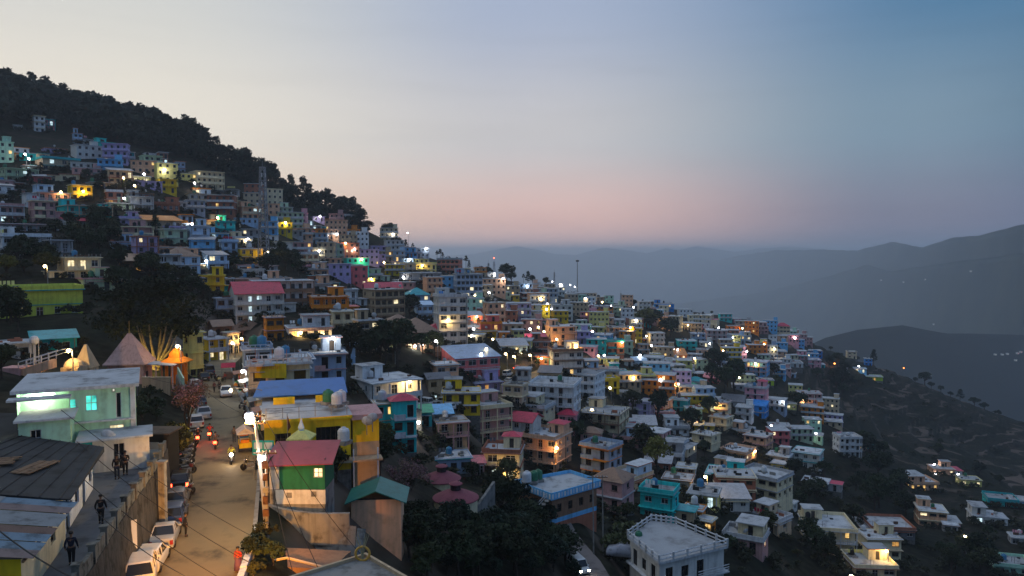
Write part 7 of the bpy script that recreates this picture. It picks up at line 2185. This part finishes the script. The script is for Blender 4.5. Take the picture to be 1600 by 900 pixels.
BULBW = emis('white lamp', (.95, .95, 1), 26); BULBY = emis('warm lamp', (1, .78, .40), 22); BULBR = emis('orange lamp', (1, .25, .04), 14)
def street_lamp(head, ground_z, kind='w', power=300, r=.3, label=None, arm=(0.0, 0.0), anchor=None):
    col = {'w': (1, .93, .80), 'g': (1, .66, .24), 'y': (1, .62, .20), 'o': (1, .35, .08)}[kind]
    t = thing('street_lamp' if anchor is None else 'wall_lamp', label, 'lamp', (head.x, head.y, head.z), 0, 'street lamps')
    if anchor is None:
        hgt = head.z - ground_z
        m = MB(); m.tube([(arm[0], arm[1], -hgt - .5), (arm[0], arm[1], .1)], [.11, .07], 6); m.build('pole', M_STEEL, t)
        m = MB(); m.tube([(arm[0], arm[1], .08), (arm[0] * .5, arm[1] * .5, .3), (0, 0, .26)], .045, 5); m.build('arm', M_STEEL, t)
    else:
        a = Vector(anchor) - head
        m = MB(); m.tube([(0, 0, .2), tuple(a * .6 + Vector((0, 0, .25))), tuple(a)], .05, 5); m.build('arm', M_STEEL, t)
    m = MB(); m.lathe([(r * .5, r * .86), (r * .5, r * 1.1), (.03, r * 1.25)], 10); m.build('lamp_head', M_STEEL, t)
    m = MB(); m.lathe([(.02, -r), (r * .7, -r * .7), (r, 0), (r * .8, r * .6), (r * .45, r * .88)], 10); m.build('bulb', {'w': BULBW, 'g': BULBW, 'y': BULBY, 'o': BULBR}[kind], t)
    lamp_light(t, (0, 0, -r - .12), power, col, r * .8)
    if not label:
        pend(t, {'w': 'lit white', 'y': 'lit yellow', 'o': 'lit orange'}[kind] + (' street lamp' if anchor is None else ' wall lamp'), head, 'street lamps')
    return t
# the poles by the street
lamp_top = P(389, 651, 53)
def pole(name, label, base, top, r0=.15, cat='pole', boxes=0, cross=0):
    t = thing(name, label, cat, base)
    v = Vector(top) - Vector(base)
    m = MB(); m.tube([(0, 0, -.3), tuple(v * .5), tuple(v)], [r0, r0 * .85, r0 * .65], 8); m.build('pole', M_CONC, t)
    for k in range(cross):
        m = MB(); z = v * (1 - .06 * k - .03); m.box(z.x - .75, z.y - .05, z.z - .05, z.x + .75, z.y + .05, z.z + .05); m.build('crossarm', M_RUST, t)
        for s in (-.65, -.25, .25, .65):
            m = MB(); m.lathe([(.03, 0), (.06, .05), (.05, .12), (.02, .16)], 7, (z.x + s, z.y, z.z + .05)); m.build('insulator', M_TRIMW, t)
    for k in range(boxes):
        q = v * (.16 + .13 * k); m = MB(); s = (-1) ** k
        m.box(q.x - .17, q.y - .3, q.z, q.x + .17 + .06 * (k % 2), q.y - .13, q.z + .38 + .1 * (k % 3)); m.build('meter_box', M_RUST if k % 3 else M_STEEL, t)
    return t
pole('utility_pole', 'pale leaning utility pole carrying the brightest street lamp', (-17.75, 53.1, -20.35), tuple(lamp_top + Vector((.35, .1, .3))), .16, cross=2)
street_lamp(lamp_top, 0, 'g', 1900, .30, 'brightest white street lamp on the leaning pole at the right of the street', anchor=lamp_top + Vector((.36, .1, .2)))
l2 = P(408, 716, 52.3)
pole('utility_pole', 'shorter utility pole stacked with rusty meter boxes at the kerb', (-17.3, 51.7, -20.35), tuple(l2 + Vector((.3, .2, .5))), .14, boxes=6, cross=1)
street_lamp(l2, 0, 'w', 420, .24, 'white lamp on the shorter pole beside the crimson shed roof', anchor=l2 + Vector((.32, .2, .3)))
m = MB(); m.tube([(0, 0, 0), tuple(P(362, 650, 52.5) - lamp_top + Vector((0, 0, .1)))], .05, 5)
for px, py, d, gz, kd, pw, lb in ((107, 548, 101, None, 'y', 900, 'bright yellow yard lamp above the stair ramp'), (277, 541, 117, None, 'y', 320, 'small lamp on the orange shrine'), (363, 536, 178, None, 'w', 420, 'violet-white lamp over the bend of the upper street'), (379, 580, 112, None, 'w', 520, 'violet-white lamp by the wall of the cream sign house'), (377, 529, 190, None, 'y', 420, 'pale yellow lamp at the top of the upper street')):
    q = P(px, py, d); street_lamp(q, hz(q.x, q.y), kd, pw, .26, lb, arm=(.5, .1))
# the street lamp just below the picture's edge that throws the warm light on the road
sl_ = street_lamp(Vector((-13.5, 32.0, -14.8)), -20.3, 'y', 10, .2, 'yellow street lamp at the near end of the street', arm=(2.0, .2))
sp = bpy.data.lights.new('street_glow', 'SPOT'); sp.energy = 34000; sp.color = (1, .40, .05); sp.spot_size = math.radians(48); sp.spot_blend = .85; sp.shadow_soft_size = .2
so_ = bpy.data.objects.new('street_glow', sp); COL.objects.link(so_); so_.parent = sl_; so_.location = (-.1, .25, -.3)
so_.rotation_euler = (Vector((-13.5, 32.0, -14.8)) - Vector((-21.2, 55, -20.3))).to_track_quat('Z', 'Y').to_euler()
street_lamp(Vector((-27.0, 71.0, -13.2)), -20.3, 'y', 900, .16, 'yellow street lamp on the front of the yellow corner house', anchor=(-24.4, 72.2, -13.4))
LAMPS = [(45, 248, 'w'), (39, 241, 'w'), (194, 272, 'w'), (193, 278, 'y'), (225, 272, 'w'), (257, 265, 'w'), (304, 286, 'w'), (194, 310, 'w'), (130, 299, 'y'), (70, 416, 'y'), (322, 408, 'w'), (387, 373, 'w'), (418, 394, 'y'), (446, 348, 'w'), (499, 392, 'w'), (554, 389, 'w'), (500, 338, 'w'), (526, 366, 'w'), (614, 366, 'w'), (637, 364, 'w'),
         (666, 388, 'w'), (630, 433, 'w'), (786, 435, 'w'), (764, 457, 'w'), (773, 428, 'w'), (824, 447, 'w'), (863, 440, 'w'), (876, 445, 'w'), (891, 445, 'w'), (855, 475, 'w'), (854, 483, 'w'), (862, 483, 'w'), (828, 514, 'w'), (740, 514, 'w'), (737, 525, 'w'), (614, 535, 'w'), (681, 533, 'w'), (955, 478, 'w'), (941, 472, 'y'), (994, 500, 'w'), (926, 518, 'w'),
         (1123, 512, 'w'), (1145, 527, 'w'), (1018, 540, 'w'), (1059, 546, 'w'), (1109, 537, 'w'), (1167, 549, 'w'), (1242, 528, 'w'), (944, 555, 'w'), (1032, 593, 'w'), (953, 606, 'w'), (1205, 665, 'w'), (1275, 677, 'w'), (1223, 628, 'w'), (1460, 726, 'w'), (1462, 740, 'w'), (1497, 741, 'w'), (1342, 572, 'w'), (1412, 575, 'o'), (1304, 568, 'o'), (788, 732, 'y'), (654, 660, 'w'),
         (841, 511, 'y'), (745, 495, 'y'), (770, 530, 'y'), (790, 553, 'y'), (803, 557, 'y'), (815, 552, 'y'), (828, 555, 'y'), (846, 560, 'y'), (850, 518, 'y'), (640, 596, 'y'), (1102, 745, 'y'), (1180, 705, 'y'), (1120, 630, 'y'), (1330, 900, 'y'), (1385, 861, 'y'), (1508, 838, 'y'), (1194, 538, 'y'), (1160, 513, 'y'), (985, 512, 'y'), (972, 535, 'y'), (1085, 560, 'y'), (1180, 568, 'y'), (580, 436, 'y'), (470, 520, 'y'), (505, 523, 'y'), (520, 528, 'w'), (362, 485, 'w'), (648, 541, 'w'), (660, 540, 'w'), (752, 553, 'w'), (565, 405, 'y'), (660, 415, 'y'), (870, 700, 'y'), (990, 480, 'w'), (1075, 508, 'y'), (898, 448, 'w'), (845, 466, 'y'), (915, 466, 'w'), (742, 462, 'y'), (900, 540, 'y'), (935, 556, 'y'), (1010, 525, 'y'), (1040, 505, 'y'), (1130, 548, 'y'), (870, 530, 'y'), (760, 545, 'y'), (1210, 545, 'y'), (990, 590, 'y'), (1060, 600, 'y'), (925, 640, 'y'), (700, 500, 'y'), (600, 410, 'y'), (640, 430, 'y'), (540, 380, 'y'), (340, 340, 'y'), (95, 300, 'y'), (210, 290, 'y'), (300, 350, 'w'), (640, 405, 'w'), (1000, 555, 'w'), (1155, 590, 'y'), (1255, 625, 'y'), (1090, 650, 'y')]
for px, py, kd in LAMPS:
    loc, nm, nr = cast(px, py)
    if loc is None or nm.startswith(('haze', 'mountain', 'valley')):
        g = None; k = 0
        while g is None and k < 40:
            k += 1; g = hit(px, py + k)
        d = proj(g)[2]
        h_ = P(px, py, d)
        street_lamp(h_, g.z, kd, 260, .36, arm=(.5, .1)); continue
    d = proj(loc)[2]
    v = Vector(ray(px, py)).normalized()
    head = loc - v * 1.3
    gz = hz(head.x, head.y)
    r_ = .22 + .00055 * d
    pw = (320 if kd == 'w' else 700) * (.8 if d < 200 else 1)
    if nm.startswith('hillside') or head.z - gz < 9.5 and not nm.startswith(('wall', 'roof', 'plinth')):
        # stand a pole in front of what is seen there
        for k in range(60):
            hh = loc - v * (1.3 + k * .8)
            if hh.z - hz(hh.x, hh.y) > 5.2: break
        street_lamp(hh, hz(hh.x, hh.y), kd, pw, r_, arm=(.5, .1))
    else:
        street_lamp(head, 0, kd, pw, r_, anchor=loc)
_dg = bpy.context.evaluated_depsgraph_get()
# far lights on the mountain slopes across the valley
for px, py, kd in ((1377, 437, 'w'), (1412, 440, 'w'), (1446, 436, 'w'), (1517, 423, 'w'), (1459, 506, 'w'), (1555, 553, 'w'), (1574, 552, 'w'), (1587, 562, 'w'), (1595, 549, 'o'), (1590, 551, 'o'), (1566, 553, 'w')):
    v = Vector(ray(px, py)).normalized()
    okk, loc, *_r = SC.ray_cast(_dg, (0, 0, 0), v)
    if not okk: continue
    d = loc.length
    q = loc - v * 12
    t = thing('valley_house', None, 'house', q, 0, 'lit houses across the valley')
    m = MB(); m.box(-.0009 * d, -3, -.0016 * d, .0009 * d, 3, 0); m.build('wall', wallm('offwhite'), t)
    m = MB(); m.box(-.0005 * d, -3.3, -.0009 * d, .0005 * d, -3.02, -.0002 * d); m.build('lit_window', emis('far lit front', (1, .93, .8), .5) if kd == 'w' else emis('far red front', (1, .35, .3), .6), t)
    m = MB(); m.slab(-.001 * d, -3.4, 0, .001 * d, 3.4, .0003 * d); m.build('roof', [M_TRIMW, M_ROOFC], t)
    pend(t, 'tiny lit house far across the valley', q, 'lit houses across the valley')
# overhead wires
def wire(a, b, sag, label, r=.022):
    a, b = Vector(a), Vector(b)
    pts = []
    for k in range(17):
        t = k / 16
        p_ = a.lerp(b, t); p_.z -= sag * 4 * t * (1 - t)
        pts.append(p_ - a)
    t_ = MB(); t_.tube(pts, r, 5)
    o = t_.build('overhead_wire', M_BLACKP, loc=a)
    tag(o, label, 'wire', 'overhead wires')
    return o
wire(P(-5, 826, 30), P(125, 908, 27), .15, 'thick dark wire crossing the patched roof at the near left corner', .03)
wire(P(95, 640, 52), P(402, 842, 52), .5, 'dark wire from the mint house over the street to the meter-box pole')
wire(P(120, 690, 50), P(392, 880, 46), .5, 'second dark wire over the street, passing above the black hatchback')
wire(P(110, 730, 47), P(352, 908, 40), .4, 'third dark wire over the street, passing above the silver sedan')
wire(P(150, 800, 41), P(305, 908, 36), .3, 'fourth dark wire over the street, passing above the white hatchback')
wire(P(30, 590, 60), P(205, 712, 56), .3, 'thin wire sloping across the front of the mint house')
wire(lamp_top + Vector((.3, .1, .1)), P(505, 905, 44), .3, 'pale wire running down from the bright lamp pole past the brown shed')
wire(l2 + Vector((.3, .2, .3)), P(460, 905, 44), .3, 'pale wire running down from the meter-box pole to the near roof')
wire(lamp_top + Vector((.3, .1, .2)), P(372, 548, 178), 2.2, 'long wire from the bright lamp pole up the street to the bend')
wire(lamp_top + Vector((.9, .1, .2)), P(600, 905, 52), .8, 'wire from the bright lamp pole down over the dark garden')
wire(lamp_top + Vector((-.5, .1, .2)), P(270, 541, 112), 1.4, 'wire from the bright lamp pole across the street to the shrine lamp')
wire(P(232, 590, 100), P(402, 600, 95), .8, 'wire across the upper street in front of the temple')
for px, py, d, lb in ((928, 810, 104, 'left pole of the pair beside the blue house'), (943, 812, 106, 'right pole of the pair beside the blue house')):
    b_ = P(px, py, d); b_.z = hz(b_.x, b_.y)
    tp_ = P(px - 2, 742, d); pole('utility_pole', lb, b_, tp_, .10, cross=1)
b_ = P(1380, 900, 170)

# ------------------------------------------------------------------ tanks and dishes on the roofs
RK = random.Random(77)
TK = {'black': mat('black plastic tank', (.015, .015, .017), rough=.5, var=.2), 'white': mat('white plastic tank', (.62, .63, .65), rough=.5, var=.12), 'green': mat('green plastic tank', (.03, .17, .09), rough=.5, var=.2), 'blue': mat('blue plastic tank', (.05, .22, .4), rough=.5, var=.2)}
def tank_meshes(c):
    m = MB(); m.lathe([(.55, 0), (.58, .05), (.56, .3), (.58, .33), (.56, .6), (.58, .63), (.56, .92), (.45, 1.1), (.2, 1.2)], 12)
    l = MB(); l.lathe([(.2, 1.19), (.22, 1.26), (.1, 1.3)], 10)
    s = MB(); s.box(-.6, -.6, -.35, .6, .6, -.005)
    return m.mesh('tank_body', TK[c]), l.mesh('tank_lid', TK[c]), s.mesh('tank_stand', M_CONC)
TM = {c: tank_meshes(c) for c in TK}
def put_tank(loc, c, label=None, sc=1.0):
    t = thing('water_tank', label, 'water tank', loc, RK.uniform(0, 6), 'roof water tanks', sc)
    a, b, s = TM[c]
    add('body', a, t); add('lid', b, t); add('stand', s, t)
    if not label: pend(t, c + ' plastic water tank on a roof', Vector(loc), 'roof water tanks')
    return t
dm = MB(); dm.m = Matrix.Rotation(-PI * .36, 4, 'X'); dm.lathe([(.02, 0), (.22, .04), (.42, .14), (.5, .22), (.5, .24), (.42, .17), (.2, .07), (.02, .03)], 14)
dmm = dm.mesh('dish_bowl', M_TRIMW); da = MB(); da.tube([(0, 0, -1.1), (0, 0, .02)], .04, 5); dam = da.mesh('dish_stand', M_STEEL)
df = MB(); df.m = dm.m; df.tube([(0, -.4, .15), (0, 0, .55)], .015, 4); df.lathe([(.03, .52), (.05, .58)], 6); dfm = df.mesh('dish_arm', M_BLACKP)
def put_dish(loc, label=None, sc=1.0):
    t = thing('satellite_dish', label, 'satellite dish', loc, RK.uniform(-.6, .6), 'satellite dishes', sc)
    add('bowl', dmm, t); add('stand', dam, t); add('receiver_arm', dfm, t)
    if not label: pend(t, 'pale satellite dish on a roof edge', Vector(loc), 'satellite dishes')
for (px, py, wpx, hpx, d, root, W, D, hh, roof, ctr, rz) in HOUSES:
    if roof not in 'fps' or wpx < 30: continue
    ca, sa = math.cos(rz), math.sin(rz)
    loc_ = lambda x, y, z: Vector((ctr.x + x * ca - y * sa, ctr.y + x * sa + y * ca, ctr.z + z))
    if RK.random() < .8:
        put_tank(loc_(RK.uniform(-.38, .1) * W, RK.uniform(-.1, .35) * D, hh + .56), RK.choice(('black', 'black', 'white', 'white', 'green', 'blue')), sc=RK.uniform(.95, 1.3))
    if RK.random() < .32:
        put_dish(loc_(RK.uniform(-.4, .4) * W, -D * .42, hh + 1.25), sc=RK.uniform(.9, 1.4))
for px, py, d, c, lb, s in ((533, 627, 77.5, 'white', 'white water tank at the right end of the yellow house terrace', .95), (526, 631, 76.5, 'white', 'second white water tank just in front of the other on the yellow terrace', .95), (513, 627, 77.5, 'green', 'green water tank beside the white ones on the yellow terrace', 1.0), (397, 541, 128, 'green', 'green tank on the pale blue-grey house by the street', 1.5), (409, 541, 128, 'blue', 'blue tank next to the green one by the street', 1.5), (537, 688, 70.5, 'white', 'white tank on the balcony of the yellow house wing', 1.0),
                            (823, 752, 116, 'white', 'white tank on the sky blue house with the striped roof', 1.3), (834, 750, 117, 'green', 'left green tank on the striped sky blue house', 1.2), (841, 748, 118, 'green', 'right green tank on the striped sky blue house', 1.2), (998, 842, 103.5, 'green', 'green tank on the left corner of the big pale terrace', .9)):
    q = P(px, py, d); put_tank(q, c, lb, s)
mt = thing('tank_tower', 'round white water tank raised on thin legs left of the yard lamp', 'water tank', P(54, 548, 104))
m = MB(); m.lathe([(.3, .9), (.55, 1.1), (.6, 1.6), (.4, 2.0), (.1, 2.1)], 12); m.build('tank', TK['white'], mt)
for xx, yy in ((-.35, -.35), (.35, -.35), (.35, .35), (-.35, .35)):
    m = MB(); m.tube([(xx, yy, -2.5), (xx, yy, 1.2)], .05, 5); m.build('leg', M_TRIMW, mt)
for px, py, d, lb in ((167, 684, 54.5, 'pale satellite dish on the low annex of the mint house'), (573, 660, 71.5, 'left satellite dish on the wing of the yellow house'), (582, 655, 71.5, 'right satellite dish on the wing of the yellow house')):
    put_dish(P(px, py, d), lb, 1.1)

# ------------------------------------------------------------------ labels that single things out, now that all neighbours are known
LM = [(640, 850, 'the dark lower garden'), (760, 840, 'the garden wall below the reservoirs'), (560, 550, 'the tan flats'), (1350, 640, 'the terraced fields'), (1240, 560, 'the outer pink house'), (200, 380, 'the lilac house'), (300, 410, 'the brown-roofed blue house'), (205, 560, 'the pink temple'), (110, 640, 'the mint house'), (490, 660, 'the yellow corner house'), (455, 720, 'the crimson-roofed shed'), (712, 775, 'the red-lidded reservoirs'), (870, 760, 'the striped blue house'), (1060, 845, 'the big pale terrace'), (703, 500, 'the six-storey block'), (600, 485, 'the tall tan block'), (412, 330, 'the tall lattice mast'), (902, 425, 'the floodlight mast'), (772, 410, 'the red beacon mast'),
      (725, 565, 'the long coral hall'), (868, 620, 'the white balustrade house'), (787, 720, 'the red-capped cream house'), (945, 655, 'the stub-pillared roof'), (1182, 615, 'the pink towered house'), (1290, 840, 'the white-railed cream house'), (1433, 750, 'the lamp-lit peach house'), (1322, 700, 'the lone white house'), (440, 470, 'the long white hotel'), (57, 480, 'the long yellow-green house'), (32, 385, 'the big white veranda house'), (132, 335, 'the wide turquoise house'),
      (322, 285, 'the stepped cream terraces'), (663, 415, 'the yellow stair house'), (703, 415, 'the salmon block'), (975, 465, 'the red-topped ridge building'), (1208, 495, 'the outermost blue tower'), (1180, 575, 'the green-lit blue house'), (1000, 595, 'the yellow arched house'), (840, 575, 'the lamp-lit bazaar road'), (1535, 805, 'the pale house at the right edge'), (1445, 595, 'the round ridge tree'), (505, 325, 'the house below the wood'), (910, 870, 'the dirt lane'), (340, 690, 'the street'), (230, 470, 'the great tree'), (60, 195, 'the white house in the wood'), (1140, 745, 'the long peach roof'), (1410, 440, 'the middle mountain'), (1580, 552, 'the valley floor lights')]
def where(px, py):
    n = min(LM, key=lambda q: ((q[0] - px) ** 2 + (1.6 * (q[1] - py)) ** 2))
    dx, dy = px - n[0], (py - n[1]) * 1.6
    dr = ('right of' if dx > 0 else 'left of') if abs(dx) > abs(dy) else ('below' if dy > 0 else 'above')
    return dr + ' ' + n[2], math.hypot(dx, dy)
ONES = ['', 'first', 'second', 'third', 'fourth', 'fifth', 'sixth', 'seventh', 'eighth', 'ninth', 'tenth', 'eleventh', 'twelfth', 'thirteenth', 'fourteenth', 'fifteenth', 'sixteenth', 'seventeenth', 'eighteenth', 'nineteenth']
def ordinal(i):
    n = i + 1
    if n == 1: return ''
    if n < 20: return ONES[n] + ' '
    t_, o_ = divmod(n, 10)
    return (('twenty', 'thirty', 'forty', 'fifty')[t_ - 2] + '-' + ONES[o_] if o_ else ('twentieth', 'thirtieth', 'fortieth', 'fiftieth')[t_ - 2]) + ' '
buck = {}
for o, noun, px, py, short in PEND:
    w, dist = where(px, py)
    buck.setdefault((noun, w), []).append((dist, o))
for (noun, w), l in buck.items():
    l.sort(key=lambda q: q[0])
    for i, (d_, o) in enumerate(l):
        if len(l) == 1:
            o['label'] = f'{noun}, {w}'
        else:
            o['label'] = f'{noun}, {ordinal(i)}closest {w}'
print('objects', len(bpy.data.objects))
